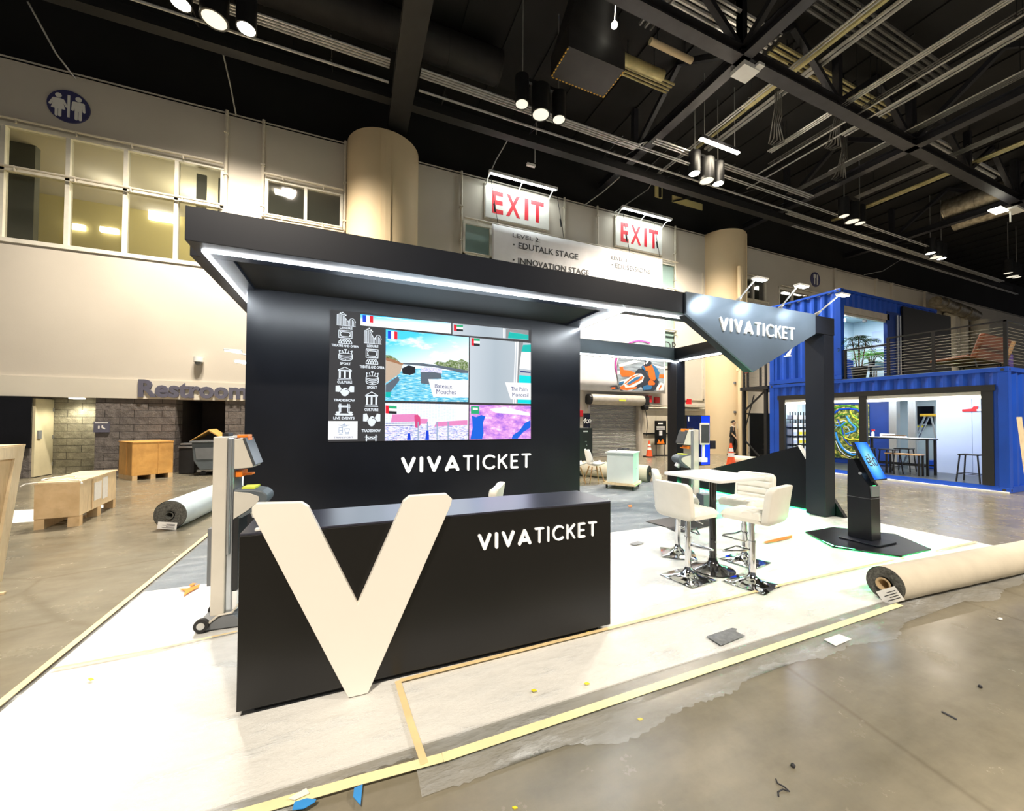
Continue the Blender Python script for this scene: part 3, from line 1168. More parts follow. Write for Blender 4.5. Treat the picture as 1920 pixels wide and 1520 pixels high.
# EXIT boards
def exit_sign(x0, x1, lab):
    z0, z1 = 9.4, 10.72
    t = thing('exit_sign', lab, 'sign', ((x0 + x1) / 2, YH - .1, z0), group='EXIT boards on the hall wall')
    MB().box(x0, x1, YH - .1, YH, z0, z1).build('board', 'exit_board', t, bevel=.02)
    MB().box(x0 - .03, x1 + .03, YH - .08, YH - .0, z0 - .04, z1 + .04).build('frame', 'pipe_cream', t)
    m = MB()
    mp = fy(YH - .1)
    k = x1 - x0
    put_text(m, 'E', x0 + .10 * k, x0 + .265 * k, z0 + .25, .85, mp, .004, .03)
    put_text(m, 'X', x0 + .31 * k, x0 + .53 * k, z0 + .25, .85, mp, .004, .03)
    put_text(m, 'I', x0 + .60 * k, x0 + .66 * k, z0 + .25, .85, mp, .004, .03)
    put_text(m, 'T', x0 + .70 * k, x0 + .91 * k, z0 + .25, .85, mp, .004, .03)
    m.build('lettering', 'exit_red', t)
    z = z1 + .12
    m = MB().box(x0 - .02, x1 + .12, YH - .62, YH - .48, z, z + .1)
    m.build('lamp_bar', 'plain_white', t)
    MB().box(x0 + .05, x1 + .05, YH - .6, YH - .5, z - .012, z).build('lamp_tube', 'lamp_cool', t)
    m = MB()
    for x in (x0 + .03, (x0 + x1) / 2, x1 - .03):
        m.tube([(x, YH, z - .25), (x, YH - .3, z - .05), (x, YH - .55, z + .03)], .025, 6)
    m.build('bracket', 'plain_white', t)
    lamp('exit_lamp', 'AREA', ((x0 + x1) / 2, YH - .55, z - .03), 32, (.93, 1, .92), target=((x0 + x1) / 2, YH - .1, z0 + .3), size=(k, .08))


exit_sign(4.69, 7.46, 'white EXIT board with red letters above the EDUTALK STAGE lines')
exit_sign(10.80, 13.46, 'white EXIT board with red letters above the EDUSESSIONS line')


# hanging banners
def cloth(x0, x1, z0, z1, Y, amp, seed):
    rnd = random.Random(seed)
    ph = [(rnd.uniform(2, 9), rnd.uniform(0, 6), rnd.uniform(.3, 1)) for _ in range(7)]

    def fn(u, v):
        x, z = x0 + (x1 - x0) * u, z1 + (z0 - z1) * v
        d = sum(a * math.sin(f * x + p + .5 * v) for f, p, a in ph) / 4
        return (x, Y + amp * d * (.4 + .6 * v), z)
    mb = MB().grid(fn, 90, 8)
    mb.surf = lambda x, z, t: (x, fn((x - x0) / (x1 - x0), (z - z1) / (z0 - z1))[1] - .014 - t, z)
    return mb


t = thing('directions_banner', 'white cloth banner with LEVEL 2 and LEVEL 3 lines under the EXIT boards', 'banner', (9.1, 13.88, 7.0))
cl = cloth(4.91, 13.29, 7.0, 9.08, 13.9, .05, 3)
cb = cl.build('cloth', 'banner_cloth', t, smooth=2)
mo = cb.modifiers.new('thickness', 'SOLIDIFY')
mo.thickness = .01
mp = cl.surf
for s, x0, x1, z, h, of in (('LEVEL 2:', 5.75, 6.95, 8.72, .17, 0), ('EDUTALK STAGE', 6.0, 8.72, 8.32, .24, .008), ('INNOVATION STAGE', 6.0, 9.27, 7.72, .24, .008), ('LEVEL 3:', 10.42, 11.3, 8.62, .16, 0), ('EDUSESSIONS', 10.62, 12.55, 8.28, .21, 0)):
    m = MB()
    put_text(m, s, x0, x1, z, h, mp, 0, of, 1.0, .004)
    m.build('lettering', 'ink', t)
for x, z in ((5.8, 8.43), (5.8, 7.83), (10.45, 8.38)):
    MB().strokes([[(x, z)]], .07, 0, .004, mp).build('bullet', 'ink', t)
m = MB()
for x in (5.15, 8.05, 11.4, 13.15):
    m.tube([(x, 13.9, 9.08), (x - .25, 14.05, 10.9)], .012, 5)
    m.cyl((x - .1, 13.95, 9.6), (x - .14, 13.97, 9.9), .035)
m.build('cord', 'black_metal', t)

t = thing('racing_banner', 'white banner with a pink ring and an orange kart racer print', 'banner', (11.0, 13.86, 2.8))
for x in (8.6, 10.8, 13.2):
    MB().tube([(x, 13.9, 6.9), (x, 14.19, 7.3)], .012, 5).build('cord', 'black_metal', t)
cb = cloth(8.2, 13.44, 2.86, 6.9, 13.9, .02, 9).build('cloth', 'banner_cloth', t, smooth=2)
cb.modifiers.new('thickness', 'SOLIDIFY').thickness = .01
BX, BZ = 12.08, 4.42


def zk(pts):
    r = []
    for x, y in pts:
        q = at(1080 + x / 7.385, 580 + y / 7.385, Y=13.86)
        r.append((min(q.x, 13.42), q.z))
    return r


def kpoly(name, m_, polys, lay):
    mb = MB()
    for p in polys:
        mb.prism(zk(p), 13.86 - .004 * lay, 13.86 - .004 * lay + .003, 'xz')
    mb.build(name, m_, t)


ring = zk([(880, 760)])[0]
circ = [(880 + 325 * math.cos(R(a)), 760 + 325 * math.sin(R(a))) for a in range(0, 360, 6)]
kpoly('pink_ring', 'pink_print', [[(880 + 340 * math.cos(R(a)), 760 + 335 * math.sin(R(a))) for a in range(128, 302, 6)] + [(880 + 318 * math.cos(R(a)), 760 + 316 * math.sin(R(a))) for a in range(296, 127, -6)]], 0)
kpoly('blurred_track', 'grey_print', [[(585, 690), (700, 500), (880, 445), (1060, 500), (1215, 560), (1215, 1130), (620, 1130), (580, 980), (565, 840)]], 1)
kpoly('white_streaks', 'white_print', [[(590, 760), (800, 700), (900, 720), (600, 800)], [(1060, 760), (1215, 800), (1215, 830), (1060, 790)], [(570, 850), (615, 850), (615, 890), (570, 900)], [(590, 1000), (700, 960), (700, 990), (590, 1040)]], 2)
kpoly('orange_barrier', 'orange_print', [[(610, 830), (760, 850), (840, 890), (820, 930), (640, 930), (610, 890)], [(1150, 900), (1215, 900), (1215, 950), (1150, 950)], [(600, 790), (650, 790), (655, 840), (605, 830)]], 3)
kpoly('dark_chassis', 'dark_print', [[(820, 860), (870, 815), (940, 830), (985, 890), (1010, 960), (1110, 960), (1150, 1000), (1100, 1110), (1060, 1130), (940, 1120), (900, 1060), (840, 1100), (800, 990)], [(470, 1070), (560, 1050), (600, 1110), (500, 1115)]], 4)
kpoly('white_fairing', 'white_print', [[(610, 1090), (700, 960), (830, 890), (900, 890), (940, 930), (920, 1000), (800, 1070), (840, 1080), (760, 1125), (650, 1120)], [(1110, 1080), (1170, 1010), (1215, 1030), (1215, 1120), (1110, 1125)]], 5)
kpoly('orange_fairing', 'orange_print', [[(600, 1080), (660, 1040), (680, 1085), (840, 1070), (820, 1100), (700, 1118), (620, 1110)], [(690, 1040), (860, 930), (925, 925), (905, 975), (730, 1060)], [(660, 1030), (770, 930), (890, 893), (780, 950), (690, 1025)], [(1140, 1100), (1170, 1040), (1185, 1060), (1150, 1120)], [(480, 1080), (540, 1075), (540, 1100), (490, 1100)]], 6)
kpoly('blue_fairing', 'blue_print', [[(700, 1025), (830, 935), (890, 930), (870, 960), (720, 1045)], [(920, 1070), (990, 1040), (1050, 1060), (1030, 1110), (930, 1115)], [(590, 1010), (660, 990), (650, 1030), (590, 1040)]], 7)
kpoly('driver_suit', 'orange_print', [[(920, 780), (990, 750), (1050, 770), (1090, 850), (1110, 940), (1080, 990), (1010, 950), (990, 860), (930, 830)], [(990, 1010), (1030, 960), (1090, 1020), (1080, 1050), (1000, 1050)]], 7)
kpoly('driver_sleeve', 'blue_print', [[(1040, 760), (1100, 790), (1150, 880), (1130, 980), (1095, 940), (1080, 850)], [(900, 790), (925, 770), (960, 830), (940, 850)]], 8)
kpoly('helmet', 'dark_print', [[(920, 770), (940, 720), (1000, 705), (1045, 740), (1020, 780), (950, 790)]], 9)
kpoly('helmet_stripe', 'white_print', [[(950, 745), (985, 708), (1005, 710), (970, 760)], [(925, 765), (938, 730), (950, 735), (938, 770)]], 10)
for x, y, lab in ((0, 0, 0),):
    m = MB()
    a, b = at(1246, 652, Y=14.05), at(1260, 652, Y=14.05)
    put_text(m, 'DR', a.x + .05, b.x + .35, a.z - .08, .42, fy(14.1), 0, 0, 1, .01)
    w2 = m.build('wall_lettering', 'ink')
    tag(w2, 'dark letters DR on the cream wall right of the kart racer banner', 'lettering')

# rolling shutter, its hood and motor
t = thing('rolling_shutter', 'grey slatted rolling shutter with a round steel hood', 'shutter', (10.8, YH + .1, 0))
m = MB()
for i in range(44):
    z = i * .058
    m.prism([(YH + .18, z), (YH + .11, z + .02), (YH + .10, z + .035), (YH + .12, z + .046), (YH + .18, z + .05)], 9.5, 12.15, 'yz')
m.build('slats', 'shutter_steel', t)
MB().box(9.4, 9.52, YH - .05, YH + .25, 0, 2.6).box(12.12, 12.24, YH - .05, YH + .25, 0, 2.6).build('guide_rail', 'hood_steel', t)
MB().cyl((9.42, YH - .18, 2.50), (12.2, YH - .18, 2.50), .24, n=24).build('hood', 'hood_steel', t, smooth=True)
MB().cyl((9.3, YH - .18, 2.50), (9.42, YH - .18, 2.50), .22, n=14).build('end_plate', 'black_metal', t)
m = MB().box(12.22, 12.5, YH - .35, YH, 2.3, 2.7).cyl((12.3, YH - .4, 2.2), (12.3, YH - .1, 2.2), .12)
m.build('motor', 'black_metal', t, bevel=.03)
MB().box(10.75, 11.1, YH - .435, YH - .42, 2.44, 2.52).build('warning_label', 'yellow_label', t)
MB().box(12.55, 12.75, YH - .2, YH, 2.45, 2.75).build('control_box', 'red_box', t)
MB().tube([(12.45, YH - .1, 2.3), (12.6, YH - .1, 1.4), (12.5, YH - .1, .9)], .015).build('pull_chain', 'black_metal', t)

d = thing('door_2', 'pair of cream service doors with black push bars', 'door', (13.2, YH, 0))
d['kind'] = 'structure'
for x0, x1 in ((12.4, 13.2), (13.22, 14.05)):
    q = MB().box(x0, x1, YH + .03, YH + .09, .01, 2.06).build('leaf', 'door_cream', d)
    MB().box(x0 + .05, x1 - .05, YH - .04, YH + .03, .98, 1.04).build('push_bar', 'black_metal', d)
MB().box(12.35, 12.41, YH - .02, YH + .1, 0, 2.1).box(14.04, 14.1, YH - .02, YH + .1, 0, 2.1).box(12.35, 14.1, YH - .02, YH + .1, 2.06, 2.12).build('door_frame', 'pipe_cream', d)
c = at(1237, 811, Y=YH - .3)
t = thing('notice_board', 'black notice with white text and an orange picture before the service doors', 'sign', (c.x, YH - .35, 0))
MB().box(c.x - .33, c.x + .33, YH - .36, YH - .33, c.z - .55, c.z + .55).build('panel', 'black_gloss', t)
mp = fy(YH - .36)
m = MB().strokes([[(c.x - .16, c.z + .42), (c.x + .12, c.z + .42)], [(c.x - .25, c.z + .26), (c.x + .25, c.z + .26)], [(c.x - .25, c.z + .17), (c.x + .25, c.z + .17)]], .06, 0, .005, mp, 0)
m._pl([(c.x - .09, c.z - .12), (c.x + .09, c.z - .12), (c.x + .09, c.z + .1), (c.x - .09, c.z + .1)], 0, .005, mp)
m.build('text_lines', 'plain_white', t)
m = MB()
m._pl([(c.x - .22, c.z - .5), (c.x - .12, c.z - .3), (c.x, c.z - .42), (c.x + .12, c.z - .28), (c.x + .22, c.z - .5)], 0, .006, mp)
m.build('picture', 'orange_plastic', t)
MB().cyl((c.x - .25, YH - .345, 0), (c.x - .25, YH - .345, c.z - .5), .02).cyl((c.x + .25, YH - .345, 0), (c.x + .25, YH - .345, c.z - .5), .02).box(c.x - .35, c.x + .35, YH - .5, YH - .2, 0, .03).build('stand', 'black_metal', t)

# alarm boxes, sprinkler lines, conduit boxes on the lower wall
for px, py, L in ((1230, 750, 'red alarm box on the wall right of the shutter motor'), (1290, 753, 'red alarm box on the wall right of the tall black back post')):
    c = at(px, py, Y=YH)
    tag(MB().box(c.x - .14, c.x + .14, YH - .1, YH, c.z - .14, c.z + .14).build('alarm_box', 'red_box', bevel=.02), L, 'alarm box', 'red alarm boxes')
c = at(1088, 775, Y=YH - .1)
tag(MB().box(c.x - .12, c.x + .14, YH - .12, YH, c.z - .14, c.z + .14).build('alarm_box', 'red_box', bevel=.02), 'red alarm box on the wall at the edge of the black video wall', 'alarm box', 'red alarm boxes')
for z, L in ((2.32, 'upper cream pipe run above the service doors'), (2.2, 'lower cream pipe run above the service doors')):
    tag(MB().tube([(12.6, YH - .08, z), (16.2, YH - .08, z)], .035).build('wall_pipe', 'pipe_cream', smooth=True), L, 'pipe', 'pipe runs above the doors')
tag(MB().box(14.3, 15.9, YH - .35, YH - .02, 2.25, 2.4).box(14.3, 15.9, YH - .3, YH - .02, 2.1, 2.2).build('air_curtain', 'pipe_cream', bevel=.02), 'long cream wall unit above the blue screen totem', 'wall unit')
struct('trim_4', MB().box(14.3, 16.2, YH - .05, YH, 2.62, 2.7).box(16.1, 16.2, YH - .05, YH, 2.62, 9), 'pipe_cream')

# ================================================================== BOOTH FLOOR COVERINGS
o = MB().box(-1.72, 7.75, 1.96, 4.6, 0, .008).build('carpet', 'carpet_white')
tag(o, 'bright white carpet under clear plastic beneath the black counter and bar table', 'carpet')
o = MB().box(-1.72, 7.75, 4.603, 8.1, 0, .008).build('carpet', 'carpet_grey')
tag(o, 'grey carpet under clear plastic behind the video wall and white cart', 'carpet')


def film(name, x0, x1, y0, y1, nx, ny, seed, lab, lift=.011):
    rnd = random.Random(seed)
    # long folds: each a ridge segment with its own heading, length and height
    fold = []
    for _ in range(int(9 * (x1 - x0) * (y1 - y0) / 4)):
        a = R(rnd.choice((rnd.gauss(-18, 16), rnd.gauss(-18, 16), rnd.gauss(62, 18))))
        fold.append((rnd.uniform(x0, x1), rnd.uniform(y0, y1), math.cos(a), math.sin(a), rnd.uniform(.15, .75), rnd.uniform(.010, .03), rnd.uniform(.002, .008)))
    cells = {}
    for q in fold:
        for i in range(int((q[0] - .8) // .4), int((q[0] + .8) // .4) + 1):
            for j in range(int((q[1] - .8) // .4), int((q[1] + .8) // .4) + 1):
                cells.setdefault((i, j), []).append(q)

    def fn(u, v):
        x, y = x0 + (x1 - x0) * u, y0 + (y1 - y0) * v
        if v == 0:
            y += .05 * math.sin(x * 3.1) + .03 * math.sin(x * 7.7 + 1) + rnd.uniform(-.012, .012)
        d = 0
        for cx, cy, ca, sa, L, wd, h in cells.get((int(x // .4), int(y // .4)), ()):
            dx, dy = x - cx, y - cy
            s_, t_ = dx * ca + dy * sa, -dx * sa + dy * ca
            t_ += .02 * math.sin(s_ * 9)
            if abs(s_) < L and abs(t_) < wd * 3:
                d += h * (1 - (s_ / L) ** 2) * math.exp(-(t_ / wd) ** 2)
        return (x, y, lift + min(d, .012))
    o = MB().grid(fn, nx, ny).build(name, 'plastic_film', smooth=2)
    return tag(o, lab, 'plastic sheet')


film('plastic_sheet', .3, 7.76, 1.66, 8.15, 330, 290, 5, 'clear wrinkled plastic sheet spread over the carpet, its ragged edge along the yellow tape')
film('plastic_sheet', -1.78, .3, 1.87, 7.3, 110, 260, 8, 'clear crumpled plastic sheet on the floor left of the white V', .010)


def strip(name, pts, wd, m, lab, z=.018, cat='tape', group=None, th=.0015):
    mb = MB()
    for p, q in zip(pts, pts[1:]):
        p, q = Vector((*p, z)), Vector((*q, z))
        mb.bar(p, q, wd, th)
    return tag(mb.build(name, m), lab, cat, group)


strip('floor_tape', [(.42, 1.825), (1.8, 1.83), (4.42, 1.85)], .052, 'yellow_tape', 'pale yellow tape strip along the front edge of the plastic sheet', .024)
strip('floor_tape', [(-1.1, 1.90), (-.2, 1.862), (.05, 1.85), (.42, 1.825)], .05, 'yellow_tape', 'crumpled pale tape strip with printed marks at the front edge beside the blue tape scraps', .024)
strip('floor_tape', [(-1.76, 1.2), (-1.76, 4.4), (-1.76, 7.3)], .045, 'seam_tape', 'long pale tape strip along the left edge of the plastic sheet', .024)
strip('floor_tape', [(-1.7, 3.38), (-1.2, 3.4), (-.75, 3.46)], .02, 'seam_tape', 'thin orange seam tape on the plastic left of the counter', .026)
strip('floor_tape', [(.3, 2.45), (1.86, 2.47), (4.0, 2.5), (7.7, 2.43)], .03, 'seam_tape', 'long orange seam tape running past the counter to the green-lit platform', .026)
strip('floor_tape', [(.285, 2.45), (.31, 2.1), (.335, 1.82)], .035, 'seam_tape', 'short orange seam tape running from the counter to the yellow tape', .027)


def scrap(pts, m, lab, cat='tape scrap', z=.02, name='tape_scrap', group=None, th=.003, curl=0.):
    mb = MB()
    n = len(pts)
    P = [at(x, y, Z=z) for x, y in pts]
    vs = [(p.x, p.y, z + curl * (i % 2)) for i, p in enumerate(P)] + [(p.x, p.y, z + th + curl * (i % 2)) for i, p in enumerate(P)]
    mb.add(vs, [tuple(range(n)), tuple(range(2 * n - 1, n - 1, -1))] + [(i, n + i, n + (i + 1) % n, (i + 1) % n) for i in range(n)])
    return tag(mb.build(name, m), lab, cat, group)


scrap([(335, 1104), (352, 1103), (375, 1095), (372, 1101), (355, 1110), (344, 1118), (347, 1108)], 'orange_plastic', 'torn orange tape on the plastic left of the silver scanner pedestal', z=.022)
scrap([(355, 1097), (362, 1093), (368, 1094), (358, 1099)], 'orange_plastic', 'tiny orange tape fleck above the torn orange tape', z=.022)
scrap([(392, 1043), (402, 1034), (406, 1036), (400, 1045)], 'orange_plastic', 'small orange tape scrap just left of the silver scanner pedestal', z=.022)
scrap([(1431, 1016), (1450, 1011), (1486, 1003), (1484, 1008), (1455, 1015), (1436, 1018)], 'orange_plastic', 'long orange tape streak on the white floor right of the bar stools', z=.022)
scrap([(1135, 947), (1142, 946), (1142, 949), (1136, 949)], 'orange_plastic', 'orange tape fleck on the grey plastic in front of the white cart', z=.022)
scrap([(1178, 947), (1184, 946), (1185, 950), (1179, 950)], 'orange_plastic', 'orange tape fleck on the grey plastic right of the white cart', z=.022)
scrap([(1325, 1193), (1373, 1177), (1382, 1179), (1380, 1184), (1397, 1192), (1352, 1210)], 'duct_tape', 'grey duct tape patch on the white floor in front of the bar stools', z=.022)
scrap([(1545, 1199), (1573, 1189), (1597, 1198), (1567, 1211)], 'paper', 'square cream floor sticker at the outer edge of the plastic sheet', z=.019, name='floor_sticker', cat='sticker')
scrap([(1180, 1019), (1196, 1014), (1208, 1018), (1190, 1022)], 'duct_tape', 'small grey tape patch on the white floor left of the bar stools', z=.022)
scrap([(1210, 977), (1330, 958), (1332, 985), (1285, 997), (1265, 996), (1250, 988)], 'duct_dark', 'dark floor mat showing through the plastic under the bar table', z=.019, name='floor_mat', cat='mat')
scrap([(552, 1504), (575, 1497), (593, 1499), (590, 1504), (570, 1516), (548, 1519)], 'blue_tape', 'blue painter tape scrap on the crumpled tape strip', z=.03)
scrap([(664, 1478), (680, 1471), (676, 1510), (662, 1494)], 'blue_tape', 'upright blue painter tape scrap near the bottom edge', z=.02)
scrap([(541, 1497), (574, 1478), (580, 1487), (552, 1500)], 'paper', 'small white paper scrap beside the blue painter tape', z=.032)
for i, (x, y, L) in enumerate(((170, 1273, 'yellow debris flake on the plastic left of the counter'), (1001, 1294, 'yellow debris flake before the counter, nearer the V'), (1100, 1281, 'yellow debris flake before the counter, right of another flake'), (1103, 1186, 'yellow debris flake at the right toe of the counter'), (1200, 1348, 'tiny yellow flake on the concrete at the plastic edge'), (965, 1514, 'small pale crumb on the concrete at the bottom edge'))):
    scrap([(x - 5, y), (x + 1, y - 2), (x + 6, y + 1), (x - 1, y + 3)], 'debris_yellow', L, 'debris', z=.022 if i < 4 else .001, name='debris_flake', group='debris flakes', th=.004)
scrap([(1766, 1333), (1795, 1348), (1794, 1350), (1765, 1335)], 'ink', 'short straight black strip on the concrete at right', 'debris', z=.001, name='debris_strip', th=.003)
P = [at(x, y, Z=.006) for x, y in ((1455, 1460), (1458, 1468), (1470, 1474), (1480, 1483), (1468, 1479), (1459, 1484), (1460, 1492))]
tag(MB().tube(P, .003, 6).build('cable_scrap', 'ink'), 'curled black cable scrap on the concrete near the bottom edge', 'debris')
for (x, y, L) in ((1487, 1438, 'tiny dark pebble on the concrete above the curled cable scrap'), (1838, 1289, 'tiny dark pebble on the concrete at far right')):
    q = at(x, y, Z=0)
    tag(MB().ball((q.x, q.y, .008), .01, 8, 6).build('pebble', 'ink'), L, 'debris')
q = at(1875, 1162, Z=0)
tag(MB().ball((q.x, q.y, .01), .014, 8, 6, (1.6, 1, .7)).build('pebble', 'paper'), 'pale pebble on the concrete below the cream carpet roll', 'debris')

# ================================================================== BOOTH
YF, ZT, ZB = 3.99, 3.36, 3.07
# video wall block
t = thing('video_wall_block', 'tall black booth wall block carrying the large video screen', 'booth wall', (1.12, 6.2, 0))
MB().box(-1.109, 3.35, 5.26, 7.18, .03, 3.1).build('wall_panel', 'booth_black', t, bevel=.004)
m = MB()
for x in (-.235, 2.485):
    m.box(x - .003, x + .003, 5.2585, 5.262, 2.94, 3.07)
m.build('panel_seam', 'kick_black', t)
logo(.62, 2.488, .895, .21, 5.26, .025, 'lettering', 'letter_lit', t, 'raised white VIVATICKET letters')

# canopy ring
t = thing('booth_canopy', 'black booth canopy frame with white light strips on two right-hand posts', 'canopy', (7.45, 4.15, 0))
m = MB()
m.box(-1.284, 4.195, YF, 4.35, ZB, ZT).box(4.201, 7.59, YF, 4.35, ZB, ZT)
m.build('front_beam', 'booth_satin', t, bevel=.004)
MB().box(4.195, 4.201, YF + .006, 4.35, ZB, ZT - .003).build('beam_joint', 'kick_black', t)
MB().box(-1.36, -1.03, 4.35, 7.5, ZB, ZT).build('left_beam', 'booth_satin', t, bevel=.004)
MB().box(3.08, 3.42, 4.35, 5.255, ZB, ZT).build('cross_beam', 'booth_satin', t, bevel=.004)
MB().box(3.36, 7.33, 7.2, 7.5, ZB, ZT + .02).build('back_beam', 'booth_sheen', t, bevel=.004)  # paler finish than the front beam stands in for strip light on it
MB().box(7.25, 7.59, 4.35, 7.2, ZB, ZT).build('side_beam', 'booth_black', t, bevel=.004)
MB().box(-1.03, 3.08, 4.35, 5.3, ZB + .03, ZB + .09).build('soffit', 'soffit_black', t)
MB().box(7.32, 7.59, 4.0, 4.30, .02, ZB).build('post', 'booth_satin', t, bevel=.004)
MB().box(7.33, 7.60, 7.2, 7.5, .02, ZB).build('post', 'booth_black', t, bevel=.004)
E0 = .012
for (x0, x1, y0, y1) in ((-1.2, 4.42, 4.155, 4.185), (-1.225, -1.195, 4.185, 7.0), (3.33, 3.36, 4.185, 5.25), (3.5, 7.33, 7.335, 7.36), (7.395, 7.425, 4.2, 7.18)):
    MB().box(x0, x1, y0, y1, ZB - E0, ZB - .001).build('light_strip', 'led_white', t)
    ln = max(x1 - x0, y1 - y0)
    a = lamp('strip_light', 'AREA', ((x0 + x1) / 2, (y0 + y1) / 2, ZB - E0 - .004), 16 * ln, COOL, size=(max(x1 - x0, .03), max(y1 - y0, .03)))
    a.rotation_euler = (R(35) if y0 < 4.2 and x1 - x0 > 1 else (R(-35) if y0 > 7.3 else 0), R(-30) if x0 < -1 and x1 < 0 else (R(30) if x0 in (3.33, 7.395) else 0), 0)
# pointed sign panel hanging off the front beam
V = [at(*p, Y=3.965) for p in ((1283, 549), (1528, 595.5), (1528, 626), (1412, 697), (1284, 591))]
V[0].z, V[1].z = ZT + .002, ZT + .002
V[4].z = ZB - .01
pts = [(p.x, p.z) for p in V]
pts[0] = (4.2, ZT + .002)
pts[4] = (4.2, 3.05)
MB().prism(pts, 3.955, 3.986, 'xz').build('sign_panel', 'booth_sheen', t, bevel=.002)
low = [(4.2, 3.05), (4.26, ZB - .005), (7.0, ZB - .005), pts[2], pts[3]]
MB().prism(low, 3.987, 4.10, 'xz').build('sign_return', 'booth_black', t)
logo(4.815, 6.46, 2.885, .195, 3.955, .02, 'lettering', 'letter_white', t, 'raised white VIVATICKET letters')


def arm_light(base_, head, lab, W=26, target=None, group='arm spotlights on the booth'):
    b, h = Vector(base_), Vector(head)
    t = thing('arm_spotlight', lab, 'spotlight', tuple(b), group=group)
    d = (h - b)
    m = MB()
    m.box(b.x - .035, b.x + .035, b.y - .05, b.y + .05, b.z, b.z + .02)
    m.tube([b + Vector((0, 0, .015)), b + d * .12 + Vector((0, 0, .01)), b + d * .34], [.03, .032, .017], 10)
    m.build('clamp', 'plain_white', t, smooth=True)
    MB().tube([b + d * .32, h], .011, 8).build('arm', 'plain_white', t, smooth=True)
    dx = Vector((1, 0, 0))
    MB().box(h.x - .03, h.x + .19, h.y - .045, h.y + .045, h.z - .005, h.z + .02).build('head', 'plain_white', t, bevel=.006)
    MB().box(h.x - .015, h.x + .175, h.y - .035, h.y + .035, h.z - .011, h.z - .006).build('lens', 'lamp_cool' if W else 'plain_white', t)
    if W:
        tg = target if target else (h.x + .1, h.y + .6, h.z - .5)
        lamp('arm_lamp', 'SPOT', (h.x + .08, h.y, h.z - .03), W, COOL, target=tg, radius=.04, spot=(R(110), .6))


for bx, by, L, W in ((1376, 562, 'first arm spotlight from the left above the pointed sign panel, lamp lit', 60), (1456, 575, 'middle arm spotlight above the pointed sign panel, its lamp seen edge-on', 60), (1522, 589, 'rightmost arm spotlight above the pointed sign panel, before the blue container', 60)):
    b = at(bx, by, Y=4.15)
    b.z = ZT
    h = at({1376: 1417, 1456: 1496, 1522: 1574}[bx], {1376: 522, 1456: 535, 1522: 552}[bx], Y=3.42)
    arm_light(b, h, L, W, (h.x + .12, 3.99, 3.12))
arm_light((4.45, 4.15, ZT), (4.5, 3.45, 3.5), 'arm spotlight above the left end of the pointed sign panel', 20, (4.6, 3.99, 3.15)) if False else None
b, h = at(1475, 668, X=7.6), at(1494, 649, X=7.75)
arm_light((7.63, b.y, b.z), (7.8, h.y + .05, h.z + .12), 'arm spotlight hanging below the right beam, seen under the sign panel', 0)
arm_light((-1.14, 7.0, 2.5), at(425, 657, Y=6.9), 'upper arm spotlight at the left edge of the black video wall', 14, (-2.6, 9.5, 0))
arm_light((-1.14, 6.9, 2.34), at(444, 678, Y=6.8), 'lower arm spotlight at the left edge of the black video wall', 8, (-2.6, 9.5, 0))

# low triangular side wall between the right-hand posts
t = thing('angled_side_wall', 'low black triangular wall behind the bar stools, joined to the tall black post', 'booth wall', (7.62, 5.5, 0))
MB().prism([(3.86, .0), (4.58, 1.16), (7.18, .27), (7.18, .0)], 7.605, 7.68, 'yz').build('panel', 'booth_black', t)
MB().prism([(4.24, .60), (4.575, 1.163), (4.60, 1.168), (4.28, .60)], 7.6, 7.69, 'yz').build('edge_strip', 'paper', t, label='raw pale edge')
MB().box(7.585, 7.604, 4.4, 7.1, .012, .03).build('light_strip', 'led_green', t, label='green light strip')
g = lamp('green_strip', 'AREA', (7.58, 5.75, .03), 40, (.1, 1, .4), target=(6.9, 5.75, .0), size=(2.7, .03))

# ------------------------------------------------------------------ video screen
YS = 5.25
t = thing('video_wall_screen', 'large lit video wall screen with icon menu and travel pictures', 'screen', (1.12, YS, 1.32))


def S(px, py, Y=YS):
    q = at(px, py, Y=Y)
    return (q.x, q.z)


def z5(pts):
    return [S(600 + x / 3.6192, 500 + y / 3.6192) for x, y in pts]


def quad(name, m, pts, lay, par, uvq=True, raw=False):
    P = pts if raw else z5(pts)
    mb = MB().prism(P, YS - .0012 * lay, YS - .0012 * lay + .001, 'xz')
    xs, zs = [p[0] for p in P], [p[1] for p in P]
    f = (lambda c: ((c.x - min(xs)) / (max(xs) - min(xs)), (c.z - min(zs)) / (max(zs) - min(zs))))
    return mb.build(name, m, par, uv=f)


MB().box(-.245, 2.485, YS - .0005, 5.262, 1.318, 2.94).build('panel', 'px_panel', t)
T1 = quad('picture_tile', 'scr_sky', [(275, 322), (890, 381), (890, 454), (275, 397)], 1, t)
T2 = quad('picture_tile', 'scr_grey', [(899, 383), (1415, 432), (1415, 498), (899, 459)], 1, t)
T3 = quad('picture_tile', 'scr_sky', [(447, 424), (1010, 479), (1006, 917), (443, 909)], 1, t)
T4 = quad('picture_tile', 'scr_grey', [(1018, 479), (1430, 518), (1430, 930), (1014, 921)], 1, t)
T5 = quad('picture_tile', 'scr_building', [(443, 924), (1008, 934), (1006, 1172), (440, 1180)], 1, t)
T6 = quad('picture_tile', 'scr_map', [(1014, 937), (1430, 942), (1430, 1166), (1012, 1172)], 1, t)


def flag_fr(x0, y0, x1, y1, par):
    k = (x1 - x0) / 3
    s = (y1 - y0)
    for i, c in enumerate(('px_blue', 'px_white', 'px_red')):
        quad('flag_band', c, [(x0 + k * i, y0 + 2.4 * i), (x0 + k * (i + 1), y0 + 2.4 * (i + 1)), (x0 + k * (i + 1), y1 + 2.4 * (i + 1)), (x0 + k * i, y1 + 2.4 * i)], 3, par)


